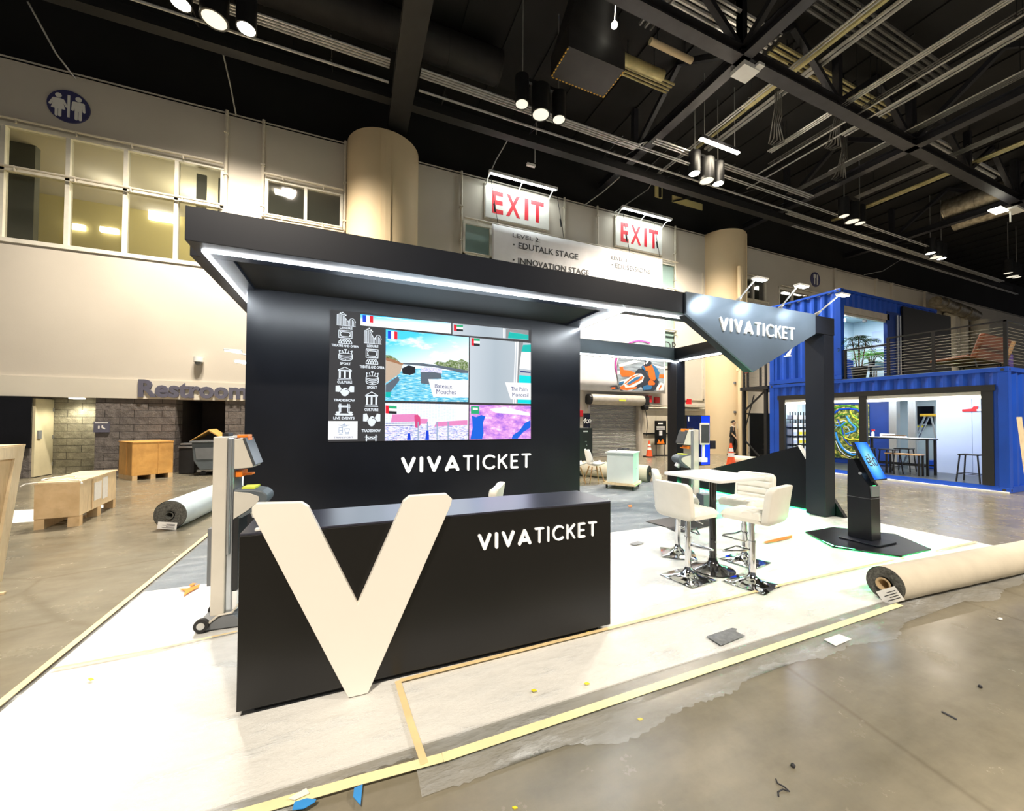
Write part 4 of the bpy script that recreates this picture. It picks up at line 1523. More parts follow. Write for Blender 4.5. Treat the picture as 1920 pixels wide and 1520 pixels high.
def flag_ae(x0, y0, x1, y1, par):
    k = x0 + (x1 - x0) * .3
    h = (y1 - y0) / 3
    quad('flag_band', 'px_red', [(x0, y0), (k, y0 + 2), (k, y1 + 2), (x0, y1)], 3, par)
    for i, c in enumerate(('px_grass', 'px_white', 'px_black')):
        quad('flag_band', c, [(k, y0 + 2 + h * i), (x1, y0 + 5 + h * i), (x1, y0 + 5 + h * (i + 1)), (k, y0 + 2 + h * (i + 1))], 3, par)


flag_fr(289, 327, 361, 374, T1)
flag_fr(460, 434, 525, 486, T3)
flag_ae(908, 392, 970, 434, T2)
flag_ae(1027, 483, 1084, 534, T4)
flag_ae(445, 940, 520, 994, T5)
quad('flag', 'px_grass', [(1024, 944), (1079, 947), (1079, 999), (1024, 997)], 3, T6)
quad('flag_mark', 'px_white', [(1036, 955), (1070, 957), (1070, 972), (1036, 971)], 4, T6)
# river picture
quad('water', 'scr_river', [(446, 770), (520, 720), (590, 690), (690, 690), (1006, 715), (1006, 917), (443, 909)], 2, T3)
quad('trees', 'scr_trees', [(770, 655), (800, 640), (850, 650), (880, 630), (930, 640), (960, 625), (1007, 650), (1007, 712), (840, 690)], 2, T3)
quad('bridge', 'px_bridge', [(560, 652), (700, 655), (860, 678), (1006, 705), (1006, 722), (960, 722), (900, 705), (820, 690), (770, 680), (720, 676), (640, 668), (565, 662)], 3, T3)
quad('quay', 'px_sand', [(446, 630), (470, 632), (560, 665), (545, 720), (520, 740), (444, 790)], 3, T3)
quad('quay_roof', 'px_brown', [(446, 612), (480, 618), (566, 658), (560, 668), (446, 634)], 4, T3)
quad('quay_trees', 'scr_trees', [(446, 598), (475, 600), (520, 625), (540, 646), (470, 622), (446, 618)], 4, T3)
quad('moored_boat', 'px_black', [(555, 690), (600, 668), (645, 680), (648, 720), (610, 735), (560, 725)], 4, T3)
quad('tour_boat', 'px_bridge', [(682, 700), (740, 690), (815, 700), (825, 760), (735, 762), (745, 800), (684, 790)], 4, T3)
quad('passengers', 'scr_crowd', [(682, 684), (760, 682), (830, 692), (828, 725), (760, 712), (684, 716)], 5, T3)
quad('shade_water', 'px_bridge', [(446, 800), (530, 740), (540, 770), (470, 860), (444, 870)], 3, T3)
quad('sea_mark', 'px_teal', [(445, 850), (480, 850), (478, 885), (444, 884)], 5, T3)
quad('caption', 'px_white', [(733, 762), (1007, 769), (1006, 888), (768, 885)], 6, T3)
# monorail picture
for a, b in ((1325, 1332), (1338, 1348)):
    quad('door_frame', 'px_white', [(a, 508), (b, 509), (b - 16, 928), (a - 16, 927)], 2, T4)
quad('door_pillar', 'px_stone', [(1348, 511), (1378, 514), (1372, 560), (1356, 650), (1340, 926), (1332, 925)], 2, T4)
quad('seat_back', 'px_teal', [(1378, 530), (1430, 528), (1430, 578), (1366, 575)], 3, T4)
quad('bright_window', 'px_white', [(1366, 576), (1430, 580), (1430, 700), (1352, 690)], 3, T4)
quad('cyan_cabin', 'px_cyan', [(1352, 735), (1430, 742), (1430, 930), (1340, 925)], 3, T4)
quad('cabin_line', 'px_navy', [(1360, 706), (1428, 713), (1428, 722), (1358, 716)], 4, T4)
quad('caption', 'px_white', [(1254, 783), (1430, 790), (1430, 903), (1292, 898)], 6, T4)
quad('seat_back', 'px_teal', [(1282, 442), (1414, 462), (1414, 496), (1275, 484)], 3, T2)
quad('door_pillar', 'px_stone', [(1262, 420), (1415, 433), (1415, 462), (1290, 440), (1275, 486), (1262, 484)], 2, T2)
quad('door_frame', 'px_white', [(1242, 417), (1252, 418), (1252, 484), (1242, 483)], 2, T2)
# quay-side picture
quad('bright_sky', 'px_white', [(840, 932), (1007, 934), (1006, 1060), (920, 1060), (920, 960), (840, 946)], 2, T5)
quad('crowd', 'scr_crowd', [(443, 1078), (1006, 1078), (1006, 1172), (440, 1180)], 2, T5)
quad('awning', 'px_pink', [(490, 1002), (650, 998), (655, 1048), (480, 1056)], 3, T5)
quad('awning', 'px_pink', [(670, 1030), (730, 1032), (728, 1066), (660, 1066)], 3, T5)
quad('awning', 'px_pink', [(790, 1052), (1000, 1040), (1000, 1072), (775, 1084)], 3, T5)
quad('sign_disc', 'px_rose', [(640, 1008), (660, 1000), (680, 1020), (682, 1070), (664, 1095), (645, 1090)], 4, T5)
for x in (662, 725, 790, 865):
    quad('pole', 'px_slate', [(x, 1050), (x + 7, 1050), (x + 7, 1174), (x, 1174)], 5, T5)
for x, y in ((596, 1130), (720, 1110)):
    quad('figure', 'px_blue', [(x, y), (x + 16, y), (x + 20, 1174), (x - 6, 1174)], 6, T5)
for y in (1060, 1074):
    quad('rail', 'px_navy', [(445, y), (640, y - 2), (640, y + 3), (445, y + 5)], 4, T5)
# map picture
quad('sea', 'px_sea', [(1030, 1010), (1060, 1020), (1095, 1005), (1122, 1015), (1105, 1060), (1110, 1130), (1100, 1168), (1020, 1170), (1036, 1090)], 2, T6)
quad('sea', 'px_sea', [(1428, 1040), (1428, 1090), (1380, 1120), (1340, 1166), (1300, 1166), (1310, 1140), (1350, 1115), (1390, 1060)], 2, T6)
quad('highland', 'px_white', [(1150, 965), (1250, 950), (1420, 990), (1425, 1010), (1300, 1000), (1190, 990)], 2, T6)
mp = lambda u, v, q: (u, YS - .009 - q, v)


def cap(s, x0, x1, y, h, name='caption_text', m='px_navy', par=None, of=0., lay=.0085):
    a, b = z5([(x0, y), (x1, y)])
    hh = h * abs(z5([(x0, 0)])[0][1] - z5([(x0, 1)])[0][1])
    mb = MB()
    k = (b[1] - a[1]) / (b[0] - a[0])
    put_text(mb, s, a[0], b[0], a[1], hh, lambda u, v, q: (u, YS - lay - q, v), 0, of)
    return mb.build(name, m, par)


cap('Bateaux', 779, 896, 822, 30, par=T3)
cap('Mouches', 789, 921, 862, 32, par=T3)
cap('The Palm', 1294, 1405, 841, 28, par=T4)
cap('Monorail', 1303, 1412, 880, 28, par=T4)
cap('VIVA', 1414, 1424, 498, 40, m='px_white', par=T2, of=.02) if False else None


# menu icons drawn in a unit square
def ico_leisure():
    L = []
    for i in range(9):
        u = .03 + i * .062
        L.append([(u, .02), (u, .82 - max(0, i - 4) * .1)])
    for i in range(6):
        u = .60 + i * .07
        L.append([(u, .02), (u, .25 + .26 * math.sin(PI * (i + .6) / 6))])
    L.append([(.02, .02), (.98, .02)])
    L.append([(.03, .80), (.20, .9), (.34, .82), (.58, .34), (.68, .5)])
    L.append(arc(.80, .3, .17, 180, 0, 10, .3))
    return L, .032, [[(.2, .92)], [(.3, .98)], [(.4, .88)], [(.46, .8)]], .1


def ico_theatre():
    L = [[(.04, .44), (.96, .44), (.96, .98), (.04, .98), (.04, .44)], [(.24, .54), (.76, .54), (.86, .71), (.76, .88), (.24, .88), (.14, .71), (.24, .54)], [(.12, .56), (.2, .66)], [(.88, .56), (.8, .66)], [(.12, .9), (.2, .8)], [(.88, .9), (.8, .8)]]
    L += [[(.04, .03), (.96, .03)]]
    for i in range(5):
        L.append(arc(.13 + i * .185, .04, .09, 180, 0, 6, .2))
    for i in range(4):
        L.append(arc(.22 + i * .185, .22, .08, 180, 0, 6, .12))
    return L, .05, [], 0


def ico_sport():
    L = []
    for k in (0, .13, .26):
        L.append(arc(.5, .45 - k + .02, .46, 188, 352, 12, .2))
    L += [[(.04, .5), (.04, .18)], [(.96, .5), (.96, .18)], arc(.5, .52, .46, 0, 360, 16, .12), [(.1, .6), (.06, .86), (.18, .8)], [(.9, .6), (.94, .86), (.82, .8)], [(.5, .64), (.5, .96)], [(.34, .64), (.28, .86)], [(.66, .64), (.72, .86)]]
    return L, .05, [[(.5, .12)], [(.45, .92)], [(.55, .92)]], .12


def ico_culture():
    L = [[(.03, .04), (.97, .04)], [(.07, .14), (.93, .14)], [(.05, .68), (.95, .68)], [(.04, .74), (.5, .97), (.96, .74), (.04, .74)]]
    B = [[(u, .2), (u, .62)] for u in (.16, .5, .84)]
    return L, .05, B, .13


def ico_trade():
    return [], .05, [], 0


TRADE = [[(.0, .95), (.2, 1.0), (.33, .66), (.2, .4), (.0, .42)], [(1, .95), (.8, 1.0), (.67, .66), (.8, .4), (1, .42)],
         [(.24, .42), (.36, .66), (.47, .80), (.6, .76), (.5, .58), (.64, .62), (.76, .40), (.64, .12), (.52, .02), (.4, .06), (.32, .2)],
         [(.52, .82), (.63, .74), (.68, .62), (.56, .70)]]


def ico_live():
    L = [[(.22, .28), (.22, .96)], [(.78, .28), (.78, .96)], [(.3, .28), (.3, .96)], [(.7, .28), (.7, .96)], [(.16, .8), (.84, .8)], [(.16, .7), (.84, .7)], [(.3, .78), (.4, .7), (.5, .78), (.6, .7), (.7, .78)]]
    return L, .05, [[(.06, .1), (.94, .1)], [(.1, .26), (.2, .26)], [(.8, .26), (.9, .26)]], .16


def ico_transport():
    L = [[(.1, .55), (.1, .15), (.4, .15), (.4, .6), (.1, .6)], [(.16, .36), (.36, .36)], [(.12, .05), (.38, .05)], [(.55, .5), (.95, .5), (.88, .18), (.62, .18), (.55, .5)], [(.6, .08), (.9, .08)], [(.05, .82), (.3, .78), (.5, .9), (.7, .78), (.95, .82)], [(.3, .72), (.7, .72)], [(.5, .98), (.5, .7)]]
    return L, .045, [], 0


MENU = MB()
MENUT = []
cols = [
    [('l', 288, 168, 215, 148, 'LEISURE', 286, 263, 140, 25), ('t', 278, 362, 160, 148, 'THEATRE AND OPERA', 275, 457, 298, 25), ('s', 280, 555, 165, 130, 'SPORT', 278, 652, 120, 27), ('c', 272, 760, 165, 150, 'CULTURE', 270, 855, 165, 27), ('r', 272, 952, 205, 120, 'TRADESHOW', 267, 1052, 232, 27), ('v', 265, 1155, 195, 135, 'LIVE EVENTS', 262, 1247, 232, 27)],
    [('l', 578, 352, 200, 168, 'LEISURE', 577, 460, 125, 27), ('t', 570, 577, 145, 170, 'THEATRE AND OPERA', 570, 690, 272, 30), ('s', 572, 808, 150, 150, 'SPORT', 570, 913, 110, 30), ('c', 565, 1042, 150, 170, 'CULTURE', 563, 1155, 152, 30), ('r', 566, 1270, 190, 145, 'TRADESHOW', 560, 1385, 208, 30), ('w', 560, 1462, 145, 75, '', 0, 0, 0, 0)]]
FN = {'l': ico_leisure, 't': ico_theatre, 's': ico_sport, 'c': ico_culture, 'r': ico_trade, 'v': ico_live, 'p': ico_transport}


def m6(x, y):
    return S(600 + x / 5.843, 570 + y / 5.843)


def put_icon(key, cx, cy, w_, h_, name, m, par, lay=.004):
    a, b = m6(cx - w_ / 2, cy + h_ / 2), m6(cx + w_ / 2, cy - h_ / 2)
    sx, sz = b[0] - a[0], abs(m6(cx, cy - h_ / 2)[1] - m6(cx, cy + h_ / 2)[1])
    z0 = m6(cx, cy + h_ / 2)[1]
    if key == 'w':
        L, wd, B, bw = [[(.14, .02), (.14, .9)], [(.86, .02), (.86, .9)], [(.04, .62), (.96, .62)], [(.1, .3), (.9, .3)], [(.2, .58), (.35, .34), (.5, .58), (.65, .34), (.8, .58)]], .09, [], 0
    else:
        L, wd, B, bw = FN[key]()
    mb = MB()
    q = lambda u, v, t_: (a[0] + u * sx, YS - lay - t_, z0 + v * sz)
    if L:
        mb.strokes(L, wd, 0, .0005, q, 3)
    for P_ in (TRADE if key == 'r' else []):
        mb._pl(P_, 0, .0006, q)
    if B:
        mb.strokes(B, bw, 0, .0006, q, 4)
    return mb.build(name, m, par)


def put_label(s, cx, cy, w_, h_, m, par, of=.035, lay=.004):
    a, b = m6(cx - w_ / 2, cy), m6(cx + w_ / 2, cy)
    hh = abs(m6(cx, cy - h_ / 2)[1] - m6(cx, cy + h_ / 2)[1])
    zb = m6(cx, cy + h_ / 2)[1]
    mb = MB()
    put_text(mb, s, a[0], b[0], zb, hh, lambda u, v, q: (u, YS - lay - q, v), 0, of)
    return mb.build('menu_text', m, par)


for col in cols:
    for key, cx, cy, w_, h_, s, lx, ly, lw, lh in col:
        ic = put_icon(key, cx, cy, w_, h_, 'menu_icon', 'px_icon', t)
        if s:
            put_label(s, lx, ly, lw, lh, 'px_icon', ic)
P = [m6(90, 1280), m6(412, 1281), m6(410, 1480), m6(88, 1484)]
tl = quad('menu_tile', 'px_white', P, 2, t, raw=True)
put_icon('p', 262, 1365, 140, 130, 'menu_icon', 'px_slate', tl)
put_label('TRANSPORT', 257, 1458, 210, 20, 'px_navy', tl, .0)
a = lamp('screen_light', 'AREA', (1.12, YS - .05, 2.1), 22, (.75, .88, 1), target=(1.12, 0, 2.0), size=(2.6, 1.5))

# ------------------------------------------------------------------ reception counter
t = thing('reception_counter', 'black reception counter with white VIVATICKET letters in front of the video wall', 'counter', (.66, 2.7, 0))
MB().box(-.534, 1.851, 2.472, 2.95, .05, .972).build('body', 'counter_black', t, bevel=.003)
MB().box(-.534, 1.851, 2.473, 2.95, .9725, .985).build('worktop', 'counter_top', t, bevel=.003)
MB().box(-.46, 1.77, 2.52, 2.88, 0.009, .05).build('toe_kick', 'kick_black', t)
logo(.788, 1.718, .737, .108, 2.472, .012, 'lettering', 'letter_lit', t, 'raised white VIVATICKET letters')
q = Vector((-.447, 2.50, 0))
o = MB().box(q.x - .022, q.x + .022, q.y - .014, q.y + .014, .9855, 1.003).build('tape_roll', 'paper', bevel=.005)
tag(o, 'small cream block on the left end of the black counter top', 'block')

# large V
pv = [(472, 951), (480, 944), (565, 942), (578, 950), (671, 1133), (757, 940), (769, 930), (838, 926), (848, 935), (846, 945), (690, 1304), (682, 1311), (662, 1313), (653, 1308), (472, 963)]
P = [at(x, y, Y=2.42) for x, y in pv]
pts = [(p.x, max(p.z, .016)) for p in P]
o = MB().prism(pts, 2.42, 2.468, 'xz').build('letter_sign', 'v_cream', bevel=.003)
tag(o, 'giant cream letter V leaning flat against the front of the black counter', 'letter sign')

# ================================================================== BAR TABLE AND STOOLS
G = .018      # top of carpet and plastic


def frame_rbox(mb, w_, d_, h_, c, r=.02):
    mb.prism(rrect(c[0] - w_ / 2, c[0] + w_ / 2, c[1] - d_ / 2, c[1] + d_ / 2, r), c[2], c[2] + h_, 'xy')


t = thing('bar_table', 'square white bar table on a black trumpet base between four white stools', 'table', (3.6, 3.04, G), R(2))
m = MB()
frame_rbox(m, .70, .70, .03, (0, 0, .985), .03)
m.build('table_top', 'white_top', t, local=True, bevel=.006)
MB().cyl((0, 0, .06), (0, 0, .985), .035, n=20).build('column', 'black_gloss', t, local=True, smooth=True)
MB().lathe([(.215, 0), (.215, .008), (.16, .022), (.09, .045), (.05, .08), (.036, .13), (.036, .14)], n=40).build('base', 'black_gloss', t, local=True, smooth=True)
MB().ball((-.01, -.036, .3), .008, 8, 6).build('screw', 'chrome', t, local=True)


def make_stool(label):
    """faces +Y"""
    t = thing('bar_stool', label, 'bar stool', (0, 0, G), 0, 'white tufted bar stools')
    # square flared chrome foot
    vs, fs = [], []
    prof = [(.19, 0), (.19, .006), (.15, .014), (.10, .03), (.06, .055), (.035, .085), (.03, .12)]
    n = 32
    for k, (r, z) in enumerate(prof):
        e = max(.0, 1 - k / 4.5)
        for i in range(n):
            a = 2 * PI * i / n
            c, s_ = math.cos(a), math.sin(a)
            sq = 1 / max(abs(c), abs(s_))
            f = r * (1 + (sq - 1) * e)
            vs.append((f * c, f * s_, z))
    for j in range(len(prof) - 1):
        for i in range(n):
            k = (i + 1) % n
            fs.append((j * n + i, j * n + k, (j + 1) * n + k, (j + 1) * n + i))
    fs.append(tuple(range(n - 1, -1, -1)))
    MB().add(vs, fs).build('foot', 'chrome', t, local=True, smooth=True)
    m = MB().cyl((0, 0, .10), (0, 0, .40), .031, n=20).cyl((0, 0, .40), (0, 0, .415), .034, n=20)
    m.build('outer_tube', 'chrome', t, local=True, smooth=True)
    MB().cyl((0, 0, .41), (0, 0, .63), .0255, n=20).build('gas_lift', 'chrome', t, local=True, smooth=True)
    m = MB().tube([(-.03, .01, .33), (-.05, .06, .31), (-.13, .19, .285), (-.13, .215, .28), (.13, .215, .28), (.13, .19, .285), (.05, .06, .31), (.03, .01, .33)], .0095, 8)
    m.build('footrest', 'chrome', t, local=True, smooth=True)
    MB().tube([(.02, 0, .61), (.1, -.02, .6), (.19, -.03, .585)], .006, 6).build('lever', 'chrome', t, local=True)
    MB().box(-.1, .1, -.1, .1, .615, .632).build('seat_plate', 'black_metal', t, local=True)
    # seat pad with stitched squares
    pts = []

    def seat(u, v):
        x, y = (u - .5) * .40, -.17 + v * .38
        e = min(1, min(u, 1 - u) / .1) ** .4 * min(1, min(v, 1 - v) / .1) ** .4 if 0 < u < 1 and 0 < v < 1 else 0
        gx, gy = abs(((u * 4) % 1) - .5) * 2, abs(((v * 4) % 1) - .5) * 2
        dp = .010 * max(gx, gy) ** 8
        return (x, y, .665 + .055 * e - dp * e - .02 * max(0, v - .7))
    mb = MB().grid(seat, 32, 32)
    mb.prism(rrect(-.2, .2, -.17, .21, .05), .632, .668, 'xy')
    mb.build('seat', 'white_leather', t, local=True, smooth=True)

    # padded back: rounded slab curving under the seat, four stitched rolls on its front
    m = MB()
    out = rrect(-.215, .215, .622, .985, .065, 6)
    lay = [(-.262, q) for q in (.02, .2, .4, .6, .8, .93)] + [(-.2615, .965), (-.257, .985), (-.247, .997), (-.235, 1.0), (-.215, 1.0), (-.204, .99), (-.198, .97)] + [(-.198, q) for q in (.9, .7, .5, .3, .1, .02)]
    vs, fs = [], []
    n = len(out)
    cx, cz = 0, .8035
    for yy, k in lay:
        for (x, z) in out:
            X, Zz = cx + (x - cx) * k, cz + (z - cz) * k
            h = max(0, (Zz - .66) / .325)
            vs.append((X, yy - .045 * h ** 1.4 + .03 * (abs(X) / .215) ** 2.5 + (.035 * (1 - (Zz - .62) / .05) if Zz < .67 else 0), Zz))
    for j in range(len(lay) - 1):
        for i in range(n):
            k = (i + 1) % n
            fs.append((j * n + i, j * n + k, (j + 1) * n + k, (j + 1) * n + i))
    for j in (0, len(lay) - 1):
        c = len(vs)
        ring = vs[j * n:(j + 1) * n]
        vs.append((0, sum(p[1] for p in ring) / n, cz))
        for i in range(n):
            fs.append((j * n + i, j * n + (i + 1) % n, c))
    m.add(vs, fs)
    m.build('backrest', 'white_leather', t, local=True, smooth=True)

    def pad(u, v):
        x = (u - .5) * .395
        z = .672 + v * .30
        e = min(1, min(u, 1 - u) / .06) ** .5 if 0 < u < 1 else 0
        g = abs(((v * 4.0) % 1) - .5) * 2
        h = v * .3 / .325
        return (x, -.212 - .045 * h ** 1.4 + .03 * (abs(x) / .215) ** 2.5 + .034 * e * (1 - .55 * g ** 6), z)
    MB().grid(pad, 22, 40).build('back_pad', 'white_leather', t, local=True, smooth=2)
    return t


s0 = make_stool('white bar stool nearest the camera left, its back turned toward the counter')
s0.location, s0.rotation_euler = (3.18, 2.98, G), (0, 0, R(-84))
dup(s0, (3.655, 2.64, G), R(12), 'white bar stool nearest the camera at right, seen from behind')
dup(s0, (3.64, 3.56, G), R(-130), 'white bar stool on the far left side of the bar table, mostly hidden')
dup(s0, (4.17, 3.1, G), R(98), 'white bar stool right of the bar table, its tufted front showing')
dup(s0, (1.06, 3.52, G), R(60), 'white bar stool standing behind the counter, only its top showing')

# ================================================================== KIOSK ON ITS HEXAGON
t = thing('kiosk_platform', 'black hexagonal platform with a glowing green edge under the touch kiosk', 'platform', (6.37, 3.02, 0.01))
hx = [(6.37 + .725 * math.cos(R(a)), 3.02 + .61 * math.sin(R(a))) for a in range(0, 360, 60)]
hx = [(7.107, 3.011), (6.69, 3.555), (6.03, 3.555), (5.65, 3.012), (6.01, 2.49), (6.70, 2.495)]
MB().prism(hx, .014, .034, 'xy').build('deck', 'booth_black', t, bevel=.002)
hi = [(6.37 + (x - 6.37) * .995, 3.02 + (y - 3.02) * .995) for x, y in hx]
MB().prism(hi, .009, .0138, 'xy').build('light_edge', 'led_green', t)
for i in range(6):
    a, b = Vector((*hx[i], 0)), Vector((*hx[(i + 1) % 6], 0))
    c = (a + b) / 2
    n = (c - Vector((6.37, 3.02, 0))).normalized()
    l = lamp('edge_light', 'AREA', (c.x + n.x * .012, c.y + n.y * .012, .03), 7, (.08, 1, .3), target=(c.x + n.x * .4, c.y + n.y * .4, .0), size=((b - a).length * .9, .02))
    l.rotation_euler = (l.rotation_euler[0], l.rotation_euler[1], l.rotation_euler[2])
t = thing('touch_kiosk', 'black pedestal kiosk with a tilted blue touch screen on the green-lit hexagon', 'kiosk', (6.4, 3.03, .036))
MB().prism(rrect(6.12, 6.56, 2.76, 3.2, .03), .036, .052, 'xy').build('foot_plate', 'booth_satin', t, bevel=.003)
prof = [(2.905, .052), (2.915, .60), (2.93, .77), (2.99, .87), (3.10, 1.11), (3.165, 1.10), (3.175, .60), (3.17, .052)]
MB().prism(prof, 6.29, 6.51, 'yz').build('body', 'booth_black', t, bevel=.006)
MB().box(6.287, 6.513, 2.9, 3.178, .596, .599).build('body_seam', 'grey_plastic', t)
MB().box(6.31, 6.49, 2.905, 2.935, .62, .76).build('card_reader', 'grey_plastic', t, bevel=.004)
MB().box(6.38, 6.42, 2.915, 2.934, .762, .768).build('status_light', 'led_green', t)
MB().cyl((6.28, 3.02, .92), (6.29, 3.02, .92), .018).build('lock', 'steel_leg', t)
b0, b1 = Vector((6.27, 2.862, .845)), Vector((6.27, 3.085, 1.34))
up = (b1 - b0)
nn = Vector((0, -up.z, up.y)).normalized()
M = Matrix.Translation(b0) @ Matrix(((1, 0, 0, 0), (0, nn.y, up.normalized().y, 0), (0, nn.z, up.normalized().z, 0), (0, 0, 0, 1)))
ln = up.length
mo = MB().box(0, .31, -.035, 0, 0, ln, M).build('monitor', 'black_gloss', t, bevel=.004)
MB().box(.012, .298, .0002, .002, .014, ln - .012, M).build('display', 'scr_elo', mo, uv=lambda c: (((M.inverted() @ c).x) / .31, (M.inverted() @ c).z / ln))
m = MB()
mp = lambda u, v, q: M @ Vector((u, .0025 + q, v))
e = .155
L = [[(.07, .245), (.135, .245), (.135, .285), (.12, .298), (.085, .298), (.07, .285), (.07, .215), (.085, .20), (.135, .20)], [(.165, .355), (.165, .215), (.18, .20), (.19, .20)], [(.225, .20), (.26, .20), (.275, .215), (.275, .285), (.26, .298), (.225, .298), (.21, .285), (.21, .215), (.225, .20)]]
m.strokes(L, .017, 0, .001, mp, 4)
m.strokes([[(.075, .325), (.125, .325)]], .008, 0, .001, mp, 3)
m.build('display_lettering', 'ink', mo)
lamp('kiosk_glow', 'AREA', (6.42, 2.9, 1.12), 2.0, (.3, .6, 1), target=(6.42, 2.2, .9), size=(.28, .45))


# ================================================================== SCANNER PEDESTALS
def make_gate(label, tablet):
    """scanner head points to +X; back side -X"""
    t = thing('scanner_pedestal', label, 'scanner pedestal', (0, 0, G), 0, 'ticket scanner pedestals')
    m = MB().prism([(-.15, 0), (.17, 0), (.17, .02), (.10, .09), (.03, .10), (-.06, .05), (-.15, .04)], -.12, .12, 'xz')
    m.build('foot', 'grey_plastic', t, local=True, bevel=.008)
    for y in (-.13, .13):
        MB().cyl((-.10, y - .014, .05), (-.10, y + .014, .05), .048, n=20).build('wheel', 'rubber', t, local=True, smooth=True)
        MB().cyl((-.10, y - .018, .05), (-.10, y + .018, .05), .026, n=14).build('hub', 'steel_leg', t, local=True, smooth=True)
    MB().tube([(-.06, -.125, .055), (.0, -.125, .105), (.09, -.125, .115), (.15, -.125, .2)], .008, 6).build('foot_rail', 'gate_cream', t, local=True)
    MB().box(-.055, .035, -.12, .12, .10, 1.44).build('post', 'gate_cream', t, local=True, bevel=.008)
    MB().box(.0355, .075, -.10, .10, .10, 1.43).build('post_channel', 'brushed_silver', t, local=True, bevel=.006)
    for y in (-.108, .108):
        MB().cyl((.05, y, .55), (.05, y, 1.42), .013, n=10).build('post_trim', 'brushed_silver', t, local=True, smooth=True)
    MB().box(-.02, .02, -.05, .05, 1.44, 1.465).build('post_cap', 'black_plastic', t, local=True)
    MB().box(-.085, -.056, -.1, .1, .32, .75).build('rear_panel', 'grey_plastic', t, local=True, bevel=.004)
    MB().box(.076, .115, -.10, .10, .27, .86).build('front_panel', 'black_plastic', t, local=True, bevel=.004)
    MB().box(.076, .11, -.09, .09, .12, .26).build('lower_panel', 'plain_white', t, local=True, bevel=.004)
    # display head
    h = MB().prism([(.075, 1.42), (.13, 1.43), (.205, 1.22), (.20, 1.20), (.075, 1.19)], -.10, .10, 'xz').build('head', 'gate_cream', t, local=True, bevel=.006)
    d0, d1 = Vector((.137, 0, 1.43)), Vector((.212, 0, 1.215))
    mb = MB()
    mb.bar(d0, d1, .21, .02, up=(1, 0, 0))
    mb.build('display', 'screen_dark', h, local=True, bevel=.004)
    MB().box(.08, .15, -.06, .06, 1.43, 1.452).box(.13, .155, -.05, .05, 1.40, 1.43).build('clip', 'orange_plastic', t, local=True, bevel=.004, label='orange clip')
    MB().box(.076, .12, -.07, .07, 1.125, 1.175).box(.12, .18, -.04, .04, 1.135, 1.15).build('clip', 'orange_plastic', t, local=True, bevel=.004, label='orange clip')
    # rounded scanning beak
    bk = [(.075, 1.035), (.20, 1.03), (.265, 1.015), (.30, .985), (.305, .945), (.28, .91), (.20, .855), (.13, .815), (.075, .80)]
    b = MB().prism(bk, -.10, .10, 'xz').build('beak', 'slate_plastic', t, local=True, bevel=.012)
    side = [(.08, 1.02), (.18, 1.005), (.245, .975), (.25, .95), (.235, .925), (.17, .87), (.08, .81)]
    MB().prism(side, -.108, -.1, 'xz').build('side_cover', 'gate_side', b, local=True, bevel=.003)
    MB().prism(side, .1, .108, 'xz').build('side_cover', 'gate_side', b, local=True, bevel=.003)
    MB().box(.12, .21, -.07, .07, 1.030, 1.045).build('label_sticker', 'yellow_label', b, local=True, label='yellow sticker')
    MB().cyl((.245, 0, .885), (.275, 0, .835), .035, n=16).cyl((.195, -.05, .86), (.215, -.05, .81), .025, n=14).build('scan_window', 'plain_white', b, local=True, smooth=True)
    if tablet:
        tb = MB().box(-.20, -.03, .165, .195, 1.20, 1.55).build('tablet', 'gate_cream', t, local=True, bevel=.012)
        MB().box(-.187, -.043, .1955, .198, 1.23, 1.52).build('display', 'screen_dark', tb, local=True)
        MB().box(-.13, -.10, .13, .164, .98, 1.45).build('tablet_arm', 'plain_white', t, local=True)
        MB().box(-.16, -.05, .121, .19, .92, .99).build('arm_clamp', 'plain_white', t, local=True, bevel=.005)
        MB().box(-.20, .0, .125, .30, .22, .42).build('power_box', 'slate_plastic', t, local=True, bevel=.01)
    return t


g = make_gate('silver ticket scanner pedestal at the left end of the black counter', False)
g.location, g.rotation_euler = (-.885, 3.68, .018), (0, 0, R(-4))
g = make_gate('ticket scanner pedestal with a tablet behind the bar table', True)
g.location, g.rotation_euler = (5.22, 4.82, .02), (0, 0, R(168))

t = thing('screen_totem', 'tall dark and bright blue screen totem behind the ticket scanner by the back post', 'display', (8.6, 8.25, 0))
a, b = at(1287, 778, Y=8.25), at(1331.5, 872, Y=8.25)
MB().box(a.x, b.x, 8.25, 8.30, b.z, a.z).build('bezel', 'black_gloss', t, bevel=.004)
k = a.x + (b.x - a.x) * .62
MB().box(a.x + .02, k, 8.246, 8.2495, b.z + .03, a.z - .02).build('display', 'screen_navy', t)
MB().box(k, b.x - .02, 8.245, 8.2495, b.z + .03, a.z - .02).build('display_stripe', 'screen_blue', t)
MB().box(a.x + .06, a.x + .10, 8.2440, 8.2458, a.z - .17, a.z - .05).build('display_text', 'px_white', t)
MB().cyl(((a.x + b.x) / 2, 8.28, .03), ((a.x + b.x) / 2, 8.28, b.z + .02), .035).box(a.x, b.x, 8.1, 8.5, 0.001, .03).build('stand', 'black_metal', t)
c, e = at(1333, 826, Y=8.28), at(1340, 841, Y=8.28)
MB().box(b.x, e.x, 8.24, 8.30, e.z, c.z).build('scanner_holder', 'black_plastic', t, bevel=.01)

